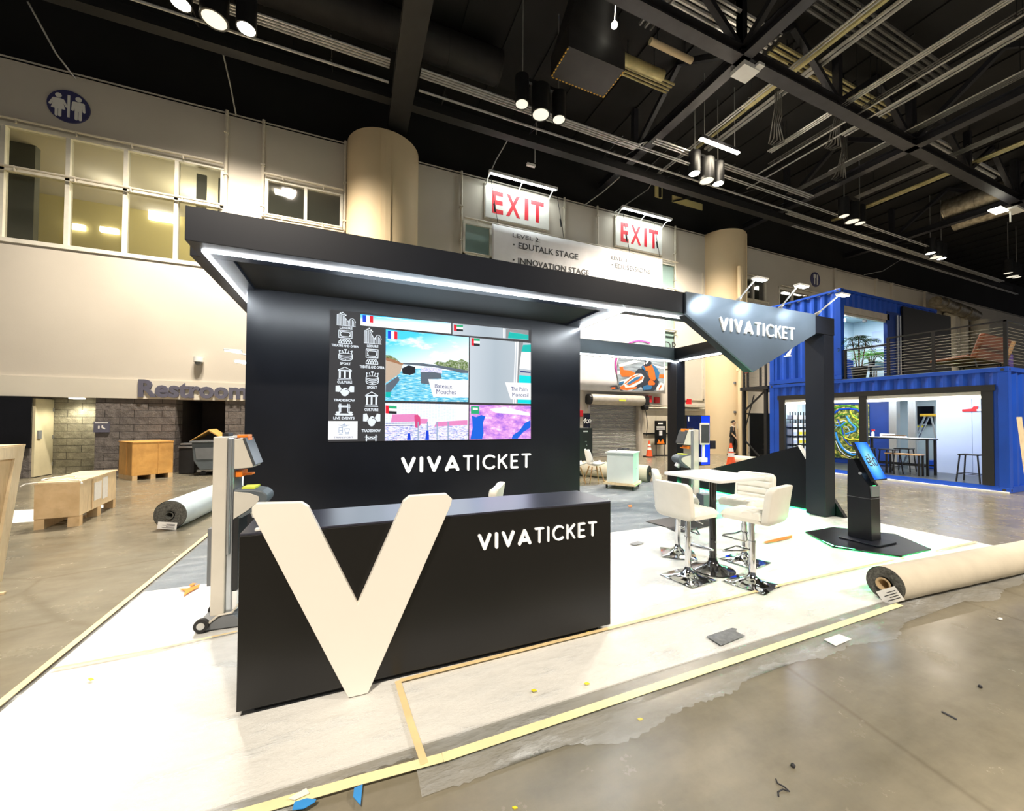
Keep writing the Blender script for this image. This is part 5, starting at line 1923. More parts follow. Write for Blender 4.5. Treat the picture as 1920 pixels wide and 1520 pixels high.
# ================================================================== WHITE CART AND SHELL CHAIRS
t = thing('rolling_cabinet', 'white cabinet on a low wheeled dolly behind the bar stools', 'cabinet', (6.0, 7.55, G), R(38))
MB().box(-.30, .30, -.30, .30, .145, .82).build('body', 'cart_white', t, local=True, bevel=.004)
MB().box(-.33, .33, -.33, .33, .82, .85).build('cabinet_top', 'cart_white', t, local=True, bevel=.004)
MB().box(-.301, -.008, -.306, -.3005, .16, .81).build('door', 'cart_white', t, local=True)
MB().box(.0, .30, -.306, -.3005, .16, .81).build('door', 'cart_white', t, local=True)
MB().cyl((.02, -.306, .47), (.02, -.312, .47), .012).build('lock', 'steel_leg', t, local=True)
MB().box(-.36, .36, -.36, .36, .095, .14).build('dolly', 'plywood_pale', t, local=True)
for x in (-.3, .3):
    for y in (-.3, .3):
        MB().cyl((x, y - .015, .04), (x, y + .015, .04), .04, n=16).cyl((x, y, .06), (x, y, .095), .012).box(x - .02, x + .02, y - .02, y + .02, .03, .09).build('caster', 'rubber', t, local=True, smooth=True)
o = MB().tube([(-.12, 0, 0), (0, .04, .03), (.08, -.02, .02), (.16, .03, .035), (.2, -.05, .02), (.1, -.08, .025), (.02, -.02, .04)], .014, 6).build('cable_bundle', 'ink', local=True)
o.location = (6.05, 7.62, G + .865)
tag(o, 'small black cable bundle lying on the white rolling cabinet', 'cable')


def make_shell(label):
    """shell chair facing +X"""
    t = thing('shell_chair', label, 'chair', (0, 0, G), 0, 'white shell chairs by the cart')

    def fn(u, v):
        y = (u - .5) * .46
        if v < .5:
            q = v / .5
            x, z = .24 - .40 * q, .46 - .045 * math.sin(PI * q) + .02 * (1 - q)
        else:
            q = (v - .5) / .5
            x, z = -.16 - .10 * q, .46 + .38 * q
        rim = abs(u - .5) * 2
        z += .06 * rim ** 3 * (1 if v < .6 else .2)
        x += .07 * rim ** 3 * (v > .5) * 1.0
        y *= (.82 + .18 * math.sin(PI * min(1, v * 1.2))) * (1 if v < .8 else 1 - .35 * ((v - .8) / .2) ** 2)
        return (x, y, z)
    s = MB().grid(fn, 16, 24).build('shell', 'shell_white', t, local=True, smooth=2)
    s.modifiers.new('thickness', 'SOLIDIFY').thickness = .012
    for sx in (-1, 1):
        for sy in (-1, 1):
            MB().cyl((sx * .10, sy * .10, .41), (sx * .20, sy * .2, 0), .019, .012, 10).build('leg', 'wood_leg', t, local=True, smooth=True)
    MB().tube([(-.13, -.13, .3), (.13, .13, .3)], .006, 6).tube([(-.13, .13, .3), (.13, -.13, .3)], .006, 6).build('brace', 'black_metal', t, local=True)
    return t


s1 = make_shell('white shell chair with wooden legs just left of the white cart')
s1.location, s1.rotation_euler = (5.78, 8.40, G), (0, 0, R(-12))
dup(s1, (5.28, 8.5, G), R(-10), 'white shell chair half hidden by the edge of the video wall')
a, b = at(1080, 802, Y=9.6), at(1111, 850, Y=9.6)
t = thing('speaker_tower', 'tall black cabinet with a small white mark behind the white shell chairs', 'cabinet', ((a.x + b.x) / 2, 9.8, 0))
MB().box(a.x, b.x, 9.6, 10.1, .0, a.z).build('body', 'black_plastic', t, bevel=.01)
MB().box(b.x - .32, b.x - .17, 9.594, 9.6, a.z - .12, a.z - .08).build('label_sticker', 'plain_white', t)
MB().box(b.x - .26, b.x - .20, 9.594, 9.6, a.z - .40, a.z - .385).cyl((b.x - .2, 9.6, a.z - .5), (b.x - .2, 9.594, a.z - .5), .015).build('handle', 'steel_leg', t)
a, b = at(1094.5, 774.5, Y=12.4), at(1106.5, 802, Y=12.4)
t = thing('notice_board', 'narrow black notice with a white scribble mark above the black cabinet', 'sign', ((a.x + b.x) / 2, 12.42, 0))
MB().box(a.x, b.x, 12.4, 12.44, b.z - .3, a.z).build('panel', 'black_gloss', t)
mp = fy(12.4)
cx = (a.x + b.x) / 2
MB().strokes([[(cx - .14, a.z - .28), (cx - .06, a.z - .2), (cx - .1, a.z - .36)], arc(cx + .02, a.z - .3, .06, 0, 360, 10), arc(cx + .13, a.z - .28, .05, 0, 360, 10)], .035, 0, .006, mp).strokes([[(cx, a.z - .62)]], .1, 0, .006, mp).build('mark', 'plain_white', t)
MB().box(cx - .03, cx + .03, 12.42, 12.46, 0, b.z - .3).box(cx - .2, cx + .2, 12.3, 12.58, 0, .03).build('stand', 'black_metal', t)


# ================================================================== CARPET ROLLS
def roll(a, b, r, m, lab, core=True, rin=.04, label_at=None):
    a, b = Vector(a), Vector(b)
    t = thing('carpet_roll', lab, 'carpet roll', (a.x, a.y, 0))
    d = (b - a).normalized()
    n = 40
    k = 24
    x = d.cross(Vector((0, 0, 1))).normalized()
    y = x.cross(d)
    vs, fs = [], []
    rnd = random.Random(4)
    for j in range(k + 1):
        c = a + (b - a) * (j / k)
        for i in range(n):
            an = 2 * PI * i / n
            rr = r * (1 - .02 * math.sin(an * 2 + 1) + .006 * math.sin(j * 2.1 + an * 3))
            p = c + x * rr * math.cos(an) + y * rr * math.sin(an)
            p.z = max(p.z, .004 + (.02 if r < .2 else 0) * 0)
            vs.append(p)
    for j in range(k):
        for i in range(n):
            l = (i + 1) % n
            fs.append((j * n + i, j * n + l, (j + 1) * n + l, (j + 1) * n + i))
    fs.append(tuple(k * n + i for i in range(n)))
    MB().add(vs, fs).build('wrap', m, t, smooth=True)
    # spiral felt end
    mb = MB()
    q = 36
    ring = [(rin, .06), (rin + .01, .0), (rin + (r - rin) * .25, .012), (rin + (r - rin) * .5, -.004), (rin + (r - rin) * .75, .01), (r * .955, .0), (r * .975, .02)]
    vs = []
    for rr, dep in ring:
        for i in range(q):
            an = 2 * PI * i / q
            vs.append(a + d * (dep - .012) + x * rr * math.cos(an) + y * rr * math.sin(an))
    for v in vs:
        v.z = max(v.z, .008)
    fs = []
    for j in range(len(ring) - 1):
        for i in range(q):
            l = (i + 1) % q
            fs.append((j * q + i, j * q + l, (j + 1) * q + l, (j + 1) * q + i))
    mb.add(vs, fs)
    mb.build('rolled_end', 'roll_felt', t, smooth=2)
    vs = []
    for rr, dep in ((rin * 1.12, -.03), (rin, -.034), (rin * .8, -.03), (rin * .8, .35)):
        for i in range(q):
            an = 2 * PI * i / q
            vs.append(a + d * dep + x * rr * math.cos(an) + y * rr * math.sin(an))
    fs = []
    for j in range(3):
        for i in range(q):
            l = (i + 1) % q
            fs.append((j * q + i, j * q + l, (j + 1) * q + l, (j + 1) * q + i))
    MB().add(vs, fs).build('core_tube', 'card_tube' if core else 'roll_felt', t, smooth=2)
    if label_at:
        u0, v0, u1, v1, tilt = label_at
        rot = Matrix.Rotation(tilt, 2)
        pts = [Vector((u0, v0)), Vector((u1, v0)), Vector((u1, v1)), Vector((u0, v1))]
        c = sum(pts, Vector((0, 0))) / 4
        pts = [c + rot @ (p - c) for p in pts]
        f = [a + d * -.042 + x * -p.x + y * p.y for p in pts]
        g_ = [p + d * .003 for p in f]
        mb = MB().add(f + g_, [(0, 1, 2, 3), (7, 6, 5, 4), (0, 4, 5, 1), (1, 5, 6, 2), (2, 6, 7, 3), (3, 7, 4, 0)])
        lb = mb.build('shipping_label', 'paper', t, label='white paper label')
        mb = MB()
        for i in range(4):
            v = .22 + i * .17
            p, q2 = f[0].lerp(f[3], v), f[1].lerp(f[2], v)
            mb.bar(p.lerp(q2, .1) - d * .002, p.lerp(q2, .55 if i % 2 else .75) - d * .002, .006, .002, up=d)
        mb.build('label_print', 'ink', lb)
    return t


roll((4.46, 1.965, .150), (7.6, 1.75, .150), .147, 'roll_cream', 'cream carpet roll lying across the right front corner of the plastic sheet', True, .052, (-.14, -.135, .03, -.02, R(-38)))
roll((-2.36, 7.05, .205), (-1.95, 10.6, .205), .205, 'roll_blue', 'bluish white wrapped carpet roll on the concrete left of the booth', False, .05, (-.10, -.19, .13, -.09, R(8)))
roll((7.22, 8.03, .22), (6.25, 9.65, .22), .215, 'roll_cream', 'cream carpet roll lying behind the white cart and bar stools', True, .05)
roll((12.55, 9.75, .2), (12.95, 7.4, .2), .2, 'roll_cream', 'cream carpet roll behind the orange cone and black triangular wall', True, .05)


# ================================================================== CONES
def cone(loc, h, lab):
    t = thing('traffic_cone', lab, 'traffic cone', (*loc, 0.001), 0, 'orange traffic cones')
    r0, r1 = h * .2, h * .035
    MB().prism(rrect(-r0 * 1.35, r0 * 1.35, -r0 * 1.35, r0 * 1.35, .04), 0, .04, 'xy').build('foot', 'rubber', t, local=True)
    rr = lambda v: r0 + (r1 - r0) * v
    MB().lathe([(rr(0), .04)] + [(rr(v / 10), h * (v / 10)) for v in range(1, 11)] + [(r1 * .6, h)], n=24).build('body', 'cone_orange', t, local=True, smooth=True)
    for a, b in ((.44, .60), (.66, .80)):
        MB().lathe([(rr(a) + .002, h * a), (rr(a) + .006, h * a), (rr(b) + .006, h * b), (rr(b) + .002, h * b)], n=24, caps=False).build('reflective_band', 'cone_white', t, local=True, smooth=True, label='white band')


cone((12.24, 13.6), .72, 'orange traffic cone standing before the cream service doors')
cone((12.25, 9.6), .84, 'orange traffic cone beside the walking person, in front of a carpet roll')


# ================================================================== CRATES AND TILT TRUCK
def crate(pts_loc, w_, d_, h_, rz, m, lab, feet='x', extras=True, z0=.12):
    t = thing('wooden_crate', lab, 'crate', pts_loc, rz)
    MB().box(0, w_, 0, d_, z0, h_).build('box', m, t, local=True, bevel=.004)
    for x in ([0.0, w_ * .5 - .05, w_ - .1] if feet == 'x' else [0.0, w_ - .12]):
        for y in ([0.0] if feet == 'x' else [0.0]):
            MB().box(x, x + .1, .0, d_, .0, z0 - .002).build('skid', m, t, local=True)
    MB().box(-.012, w_ + .012, -.012, d_ + .012, h_, h_ + .02).build('lid', m, t, local=True)
    if extras:
        for x in (.05, w_ - .09):
            MB().box(x, x + .07, -.012, 0, z0, h_).build('batten', m, t, local=True)
    return t


# crate with strapping near the left carpet roll
t = thing('wooden_crate', 'pale plywood crate with white stuck-on papers and a loose strap on its lid', 'crate', (-4.1, 7.68, 0), R(8))
MB().box(0, .45, 0, 1.45, .15, .64).build('box', 'plywood_pale', t, local=True, bevel=.004)
MB().box(-.012, .465, -.012, 1.465, .64, .662).build('lid', 'plywood_pale', t, local=True)
MB().box(0, .45, -.001, -.012, .15, .64).build('end_board', 'plywood', t, local=True)
MB().box(0, .10, 0, 1.45, 0, .15).build('skid', 'plywood', t, local=True)
MB().box(.33, .45, 0, .12, 0, .15).box(.33, .45, .65, .8, 0, .15).box(.33, .45, 1.33, 1.45, 0, .15).build('skid', 'plywood', t, local=True)
m = MB().box(.451, .456, .50, .78, .28, .56).box(.451, .456, .83, 1.05, .25, .60)
m.build('paper_sheet', 'paper', t, local=True, label='white paper sheets')
m = MB().box(.452, .456, .41, .47, .17, .63)
m.build('batten', 'plywood', t, local=True)
m = MB().tube([(.12 + .16 * math.cos(a / 3), .35 + .25 * math.sin(a / 3), .672 + .004 * (a % 2)) for a in range(0, 19)], .008, 6).tube([(.30, .1, .67), (.44, .02, .672), (.475, -.02, .62)], .012, 6).tube([(.03, .0, .67), (-.08, -.03, .66), (-.12, -.05, .63)], .008, 6)
m.build('strap', 'paper', t, local=True)
P0 = at(197, 897, Z=0)
t = thing('wooden_crate', 'orange plywood crate standing against the dark masonry pier', 'crate', (-5.05, 12.75, 0), R(0))
u0, u1 = Vector((-5.85, 13.4)), Vector((-5.05, 12.75))
rz = math.atan2(u0.y - u1.y, u0.x - u1.x)
t.rotation_euler = (0, 0, R(38))
MB().box(0, .82, 0, .92, .12, .95).build('box', 'plywood_orange', t, local=True, bevel=.005)
MB().box(-.01, .83, -.01, .93, .95, .975).build('lid', 'plywood_orange', t, local=True)
for x in (.0, .36, .72):
    MB().box(x, x + .1, 0, .92, 0, .118).build('skid', 'plywood', t, local=True)
MB().box(-.012, -.001, .38, .56, .12, .95).box(-.012, -.001, .0, .08, .12, .95).build('batten', 'plywood_orange', t, local=True)
MB().box(.5, .52, -.012, -.001, .12, .95).build('batten', 'plywood_orange', t, local=True)

t = thing('wooden_crate', 'tall plywood crate cut off by the left edge of the picture', 'crate', (-3.55, 5.2, 0), R(0))
a0, a1 = at(38, 836, X=-3.12), at(0, 1090, Z=0)
SH = Matrix(((1, 0, 0, 0), (0, 1, .186, -.24), (0, 0, 1, 0), (0, 0, 0, 1)))
MB().box(-3.95, -3.13, 4.80, 5.66, .0, 1.29, SH).build('box', 'plywood', t, bevel=.005)
for q in ((5.56, 5.665, .0, 1.3), (4.8, 4.9, 0, 1.3), (4.9, 5.56, 1.18, 1.3), (4.9, 5.56, 0.0, .1)):
    MB().box(-3.129, -3.105, *q, SH).build('batten', 'plywood_pale', t)
MB().box(-3.97, -3.11, 4.78, 5.68, 1.292, 1.315, SH).build('lid', 'plywood_pale', t)
for y in (5.02, 4.9):
    q = Vector((-2.95, y, 0.001))
    tag(MB().box(q.x - .05, q.x + .1, q.y - .012, q.y + .012, .001, .02).build('wood_offcut', 'plywood_pale'), 'wood offcut on the floor at the crate cut by the left edge, %s of two' % ('farther' if y > 5 else 'nearer'), 'offcut')
o = MB().box(-5.6, -4.0, 8.3, 9.4, 0, .004).build('paper_runner', 'plain_white')
tag(o, 'pale sheet lying on the concrete behind the pale plywood crate', 'sheet')

t = thing('tilt_truck', 'dark grey tilt cart with folded cardboard in it, in the masonry niche', 'cart', (-3.95, 13.6, 0), R(0))
a, b = at(364, 829, Y=13.4), at(412, 880, Y=13.4)
x0, x1, zt = a.x, at(416, 829, Y=13.4).x + .3, a.z
MB().prism([(x0 + .0, zt), (x1, zt), (x1 - .05, .28), (x1 - .3, .16), (x0 + .2, .16), (x0 + .07, .38), (x0 + .05, .42)], 13.2, 14.0, 'xz').build('tub', 'slate_plastic', t, bevel=.02)
MB().box(x0 - .04, x1 + .03, 13.15, 14.05, zt, zt + .05).build('rim', 'grey_plastic', t, bevel=.01)
MB().prism([(x0 + .12, .46), (x0 + .55, .46), (x0 + .5, .78), (x0 + .08, .78)], 13.185, 13.2, 'xz').build('panel', 'grey_plastic', t)
MB().box(x0 + .1, x1 - .1, 13.3, 13.9, .11, .16).build('chassis', 'steel_leg', t)
for x in (x0 + .25, x1 - .2):
    MB().cyl((x, 13.3, .07), (x, 13.36, .07), .07).cyl((x, 13.84, .07), (x, 13.9, .07), .07).build('wheel', 'rubber', t, smooth=True)
tag(MB().prism([(x0 - .05, zt + .051), (x0 + .36, zt + .36), (x0 + .75, zt + .06), (x0 + .73, zt + .052), (x0 + .36, zt + .32), (x0 - .03, zt + .051)], 13.25, 13.95, 'xz').build('cardboard_sheet', 'cardboard'), 'folded brown cardboard sheet lying on the dark grey tilt cart', 'cardboard')
a, b = at(343, 829, Y=14.0), at(365, 886, Y=14.0)
t = thing('side_table', 'low dark utility cart with a pale tray left of the tilt cart', 'cart', ((a.x + b.x) / 2, 14.0, 0))
MB().box(a.x - .02, b.x + .04, 13.8, 14.15, .02, a.z - .15).build('body', 'black_plastic', t)
MB().box(a.x - .04, b.x + .06, 13.78, 14.17, a.z - .15, a.z - .1).box(a.x, b.x + .02, 13.82, 14.12, a.z - .06, a.z - .02).build('tray', 'brushed_silver', t)
MB().box(a.x, a.x + .02, 13.82, 13.84, a.z - .1, a.z - .06).box(b.x, b.x + .02, 13.82, 13.84, a.z - .1, a.z - .06).build('tray_post', 'black_metal', t)
t = thing('wall_display', 'large switched-off black screen on the masonry at the left edge', 'screen', (-8.2, 14.1, .78))
MB().box(-9.0, -7.62, 14.08, 14.13, .78, 2.12).build('panel', 'screen_off', t, bevel=.01)
MB().box(-8.7, -8.0, 14.13, 14.2, 1.2, 1.7).build('bracket', 'black_metal', t)

# ================================================================== PERSON
def skin(name, pts, edges, m, parent, sub=1):
    me = bpy.data.meshes.new(name)
    me.from_pydata([p[:3] for p in pts], edges, [])
    o = bpy.data.objects.new(name, me)
    COL.objects.link(o)
    o.parent = parent
    md = o.modifiers.new('skin', 'SKIN')
    for i, p in enumerate(pts):
        me.skin_vertices[0].data[i].radius = (p[3], p[4] if len(p) > 4 else p[3])
    me.skin_vertices[0].data[0].use_root = True
    md.use_smooth_shade = True
    s_ = o.modifiers.new('sub', 'SUBSURF')
    s_.levels = s_.render_levels = sub
    me.materials.append(MATS[m])
    return o


# walks toward +X
pz = at(1374, 851, Y=13.0)
t = thing('person', 'person in black T-shirt and trousers walking right by the far wall', 'person', (pz.x, 13.0, 0), R(-66))
bd = [(0, 0, .86, .07, .10), (0, 0, 1.0, .09, .12), (.0, 0, 1.16, .105, .15), (.0, 0, 1.28, .09, .16), (.02, 0, 1.36, .05, .055), (.04, 0, 1.43, .05, .05),
      (.05, 0, 1.50, .085, .075), (.05, 0, 1.58, .075, .07),
      (.0, .17, 1.28, .055), (-.03, .20, 1.02, .042), (.07, .19, .82, .034), (.10, .185, .76, .03),
      (.0, -.17, 1.28, .055), (.02, -.20, 1.02, .042), (.15, -.17, .86, .034), (.19, -.165, .81, .03),
      (.04, .08, .80, .07), (.10, .085, .47, .062), (.02, .085, .09, .042), (.11, .085, .05, .035),
      (-.02, -.08, .80, .07), (-.02, -.085, .47, .062), (-.18, -.085, .12, .042), (-.10, -.085, .05, .035)]
ed = [(0, 1), (1, 2), (2, 3), (3, 4), (4, 5), (5, 6), (6, 7), (3, 8), (8, 9), (9, 10), (10, 11), (3, 12), (12, 13), (13, 14), (14, 15), (0, 16), (16, 17), (17, 18), (18, 19), (0, 20), (20, 21), (21, 22), (22, 23)]
B = skin('body', bd, ed, 'skin', t, 2)
for sy, wx, wz in ((.185, .10, .76), (-.165, .19, .81)):
    for k, dy in enumerate((-.03, -.01, .01, .03)):
        pass
f = []
for (cx, cy, cz) in ((.10, .185, .755), (.195, -.165, .80)):
    for k in range(4):
        dy = -.026 + .0175 * k
        L = (.062, .07, .066, .052)[k]
        f.append([(cx, cy + dy * .6, cz), (cx + .018, cy + dy, cz - L * .6), (cx + .012, cy + dy, cz - L * 1.1)])
    f.append([(cx + .01, cy - .02, cz + .02), (cx + .045, cy - .03, cz - .01), (cx + .05, cy - .028, cz - .035)])
mb = MB()
for q in f:
    mb.tube([Vector(p) for p in q], [.009, .0085, .007], 6)
mb.build('fingers', 'skin', t, local=True, smooth=True)
sh = [(0, 0, .80, .155, .17), (0, 0, .92, .15, .165), (0, 0, 1.05, .13, .155), (0, 0, 1.18, .12, .165), (0, 0, 1.29, .10, .17), (.015, 0, 1.345, .065, .07)]
skin('t_shirt', sh, [(0, 1), (1, 2), (2, 3), (3, 4), (4, 5)], 'cloth_black', t, 2)
MB().tube([(0, .13, 1.325), (0, .17, 1.29), (-.012, .192, 1.19), (-.022, .2, 1.08)], [.06, .074, .068, .066], 14).build('sleeve', 'cloth_black', t, local=True, smooth=True)
MB().tube([(0, -.13, 1.325), (0, -.17, 1.29), (.006, -.192, 1.19), (.012, -.2, 1.08)], [.06, .074, .068, .066], 14).build('sleeve', 'cloth_black', t, local=True, smooth=True)
tr = [(0, 0, .93, .14, .165), (0, 0, .85, .14, .16), (.04, .082, .78, .115), (.10, .086, .47, .08), (.02, .086, .12, .062), (-.02, -.082, .78, .115), (-.02, -.086, .47, .08), (-.17, -.086, .14, .062)]
skin('trousers', tr, [(0, 1), (1, 2), (2, 3), (3, 4), (1, 5), (5, 6), (6, 7)], 'cloth_black', t, 2)
hb = MB()


def scalp(u, v):
    a, th = 2 * PI * u, PI * .62 * v
    d = Vector((math.sin(th) * math.cos(a), math.sin(th) * math.sin(a), math.cos(th)))
    r = .092 if d.x < .35 else .092 * (1 if d.z > .6 else .72)
    return (.045 + d.x * r * 1.0 - .012, d.y * r * .86, 1.565 + d.z * r)


hb.grid(scalp, 20, 10)
hb.ball((-.065, 0, 1.575), .036, 10, 8)
hb.build('hair', 'hair_black', t, local=True, smooth=2)
MB().ball((.137, 0, 1.525), .016, 8, 6, (1, .8, 1.3)).ball((.05, .078, 1.53), .022, 8, 6, (.7, .4, 1.2)).ball((.05, -.078, 1.53), .022, 8, 6, (.7, .4, 1.2)).build('nose_and_ears', 'skin', t, local=True, smooth=True)
MB().ball((.124, .03, 1.55), .010, 8, 6).ball((.124, -.03, 1.55), .010, 8, 6).build('eyes', 'ink', t, local=True)
MB().ball((.127, 0, 1.485), .012, 8, 6, (.5, 2, .5)).build('mouth', 'leather_brown', t, local=True)
MB().tube([(.03 + .068 * math.cos(a), .072 * math.sin(a), 1.375 + .014 * math.cos(a) * -1) for a in [i * PI / 6 for i in range(12)]], .014, 6, True).build('collar', 'plain_white', t, local=True, smooth=True)
for q in ((.10, .085), (-.11, -.085)):
    MB().ball((q[0] - .02, q[1], .045), .06, 12, 8, (2.0, .8, .7)).build('shoe', 'black_plastic', t, local=True, smooth=True)

# extinguisher on its hook beside the person
c = at(1387, 823, Y=13.08)
t = thing('fire_extinguisher', 'red fire extinguisher hung on the round column beside the stair tower', 'fire extinguisher', (c.x, 13.0, c.z - .3))
MB().lathe([(.0, -.30), (.09, -.30), (.10, -.27), (.10, .12), (.07, .2), (.03, .23), (.03, .26), (0, .26)], (c.x, 13.0, c.z), 18).build('cylinder', 'red_box', t, smooth=True)
MB().box(c.x - .08, c.x + .05, 12.98, 13.02, c.z + .25, c.z + .30).tube([(c.x + .03, 13.0, c.z + .27), (c.x + .14, 12.97, c.z + .15), (c.x + .12, 12.95, c.z - .2)], .015, 6).build('valve', 'black_metal', t)
MB().box(c.x - .06, c.x + .06, 12.895, 12.901, c.z - .12, c.z + .06).build('label_sticker', 'paper', t)
t = MB().box(c.x - .15, c.x - .05, 13.0, 13.1, c.z + .5, c.z + .75).cyl((c.x - .1, 12.95, c.z + .6), (c.x - .1, 13.0, c.z + .6), .09)
tag(t.build('hose_valve', 'pipe_cream', smooth=True), 'cream hose valve on the wall above the fire extinguisher', 'valve')
tag(MB().cyl((c.x - .22, 12.9, 0), (c.x - .22, 12.9, 9), .09).cyl((c.x - .05, 12.93, 0), (c.x - .05, 12.93, 9), .06).box(c.x - .33, c.x + .05, 12.85, 13.0, 4, 4.1).build('riser_pipe', 'column_paint', smooth=True), 'pair of cream riser pipes beside the column and fire extinguisher', 'pipe')

# ================================================================== BLUE CONTAINERS
XK, YN, YA, H1 = 13.88, 3.85, 9.34, 2.90
XB = 16.32


def corrug(u0, u1, z0, z1, fixed, axis, depth=.036, pitch=.28, flip=1):
    """corrugated steel sheet along u (axis x or y) at the fixed plane"""
    mb = MB()
    pts = []
    u = u0
    while u < u1 - 1e-6:
        for du, dv in ((0, 0), (pitch * .25, 0), (pitch * .5, 1), (pitch * .75, 1)):
            if u + du <= u1:
                pts.append((u + du, dv * depth * flip))
        u += pitch
    pts.append((u1, 0))
    for (a, da), (b, db) in zip(pts, pts[1:]):
        P = [(a, da), (b, db)]
        q = []
        for z in (z0, z1):
            for w_ in (0, .004 * flip):
                for uu, dd in P:
                    q.append((uu, fixed + dd + w_, z) if axis == 'x' else (fixed + dd + w_, uu, z))
        mb.add(q, [(0, 1, 5, 4), (2, 6, 7, 3), (4, 5, 7, 6), (0, 2, 3, 1), (0, 4, 6, 2), (1, 3, 7, 5)])
    return mb


def casting(mb, x, y, z, s=.17):
    mb.box(x - s / 2, x + s / 2, y - s / 2, y + s / 2, z, z + .12)


t = thing('shipping_container', 'lower blue shipping container with wide open bays and lit interior', 'shipping container', (15.1, 6.6, 0))
# frame
m = MB()
for y in (YN + .08, YA - .08):
    for x in (XK + .08, XB - .08):
        m.box(x - .08, x + .08, y - .08, y + .08, .12, H1 - .12)
m.build('corner_post', 'container_blue', t, bevel=.008)
m = MB()
for y in (YN + .085, YA - .085):
    for x in (XK + .085, XB - .085):
        for z in (0.001, H1 - .12):
            casting(m, x, y, z, .175)
m.build('corner_casting', 'container_blue', t, bevel=.01)
m = MB()
for y in (YN + .085, YA - .085):
    for z in (.06, H1 - .06):
        m.cyl((XK - .004, y, z), (XK + .01, y, z), .032, n=10)
for z in (.06, H1 - .06):
    m.cyl((XK + .085, YN - .004, z), (XK + .085, YN + .01, z), .032, n=10)
m.build('casting_hole', 'ink', t)
MB().box(XK, XK + .06, YN + .17, YA - .17, H1 - .1, H1 - .005).box(XK, XB, YN, YN + .06, H1 - .1, H1 - .005).box(XK + .17, XB - .17, YA - .06, YA, H1 - .1, H1 - .005).build('top_rail', 'container_blue', t)
MB().box(XK, XK + .06, YN + .17, 6.15, .005, .135).box(XK, XK + .06, 6.63, YA - .17, .005, .135).box(XK + .17, XB - .17, YN, YN + .06, .005, .14).build('bottom_rail', 'container_blue', t)
MB().box(XK + .01, XK + .06, 6.15, 6.63, .005, .135).build('forklift_pocket', 'kick_black', t)
corrug(YN + .16, YA - .16, 2.47, H1 - .1, XK + .012, 'y').build('side_panel', 'container_blue', t)
MB().box(XK + .01, XK + .05, YN + .16, 4.16, .135, 2.48).box(XK + .01, XK + .05, 8.93, YA - .16, .135, 2.48).build('side_panel', 'container_blue', t)
corrug(XK + .16, XB - .16, .14, H1 - .1, YN + .03, 'x', pitch=.36).build('end_panel', 'container_blue', t)
corrug(XK + .16, XB - .16, .14, H1 - .1, YA - .03, 'x', flip=-1).build('end_panel', 'container_inner', t)
MB().box(XK + .02, XB, YN + .05, YA - .05, .09, .14).box(XB, 19.0, 4.2, YA, .09, .14).build('floor_panel', 'inner_floor', t)
MB().box(XK + .02, XB, YN + .05, YA - .05, H1 - .02, H1).box(XB, 19.0, 4.2, YA, H1 - .3, H1).build('roof_panel', 'container_inner', t)
MB().box(XB - .03, XB, 7.0, YA - .06, .14, 2.88).build('inner_wall', 'container_deep', t)
MB().box(XB - .03, XB, YN + .1, 5.75, .14, 2.88).box(18.9, 19.0, 4.2, YA, .14, 2.6).box(XB, 19, 8.2, 8.25, .14, 2.6).build('inner_wall', 'container_inner', t)
MB().box(XB - .16, XB + .05, 6.78, 6.99, .14, 2.88).box(XB - .1, XB, 6.35, 6.55, .14, 2.88).build('inner_post', 'brushed_silver', t, bevel=.02)
# black trim of the bays
MB().box(XK - .02, XK + .08, 4.05, 9.05, 2.36, 2.50).build('bay_trim', 'trim_black', t)
for y0, y1 in ((4.08, 4.27), (6.50, 6.68), (8.82, 9.0)):
    MB().box(XK - .015, XK + .08, y0, y1, .14, 2.36).build('bay_trim', 'trim_black', t)
for y0, y1 in ((4.27, 6.50), (6.68, 8.82)):
    MB().box(XK + .01, XK + .12, y0, y1, 2.27, 2.36).build('blind_box', 'paper', t, bevel=.01)
    MB().box(XK + .05, XK + .10, y0, y1, 2.19, 2.25).build('bay_light', 'lamp_warm_soft', t)
    lamp('bay_lamp', 'AREA', (XK + .9, (y0 + y1) / 2, 2.75), 75, (.93, .98, 1), size=(1.2, 1.8))
lamp('back_room_lamp', 'AREA', (17.6, 6.2, 2.5), 30, (.95, .98, 1), size=(1.5, 2))
o = MB().box(XK - .10, XK - .004, YN, YA, .001, .03).build('floor_edging', 'plain_white')
tag(o, 'white edging strip on the floor along the lower blue container', 'edging')

# contents of the lower container
t = thing('display_shelf', 'black wire cube shelf stacked with small boxes inside the blue container', 'shelf', (15.2, 9.0, .14))
m = MB()
for x in [14.42 + .30 * i for i in range(6)]:
    for y in (8.88, 9.16):
        m.box(x - .012, x + .012, y - .012, y + .012, .14, 1.95)
m.build('upright', 'black_metal', t)
m = MB()
for z in (.2, .5, .8, 1.1, 1.4, 1.68):
    m.box(14.42, 15.92, 8.88, 9.16, z - .012, z + .012)
m.build('shelf_board', 'black_metal', t)
rnd = random.Random(2)
for r_, z in enumerate((.212, .512, .812, 1.112, 1.412, 1.692)):
    for i in range(5):
        x = 14.46 + .30 * i
        k = ('plain_white', 'container_inner') if r_ in (0, 1, 4, 5) or i == 0 else ('paper', 'debris_yellow')
        hh = .22 if r_ in (0, 1, 2, 3) else .14
        nm = 'white' if k[0] == 'plain_white' else 'yellow'
        o = MB().box(x, x + .22, 8.9, 9.1, z, z + hh).build('small_box', k[0])
        MB().box(x + .02, x + .2, 8.895, 8.8995, z + .03, z + hh * .6).build('box_print', 'debris_yellow' if nm == 'yellow' else 'panel_lav', o)
        tag(o, ('small all-white box' if nm == 'white' else 'small white box with a yellow band') + ' of the black wire shelf', 'box', 'small %s boxes on the wire shelf' % nm)
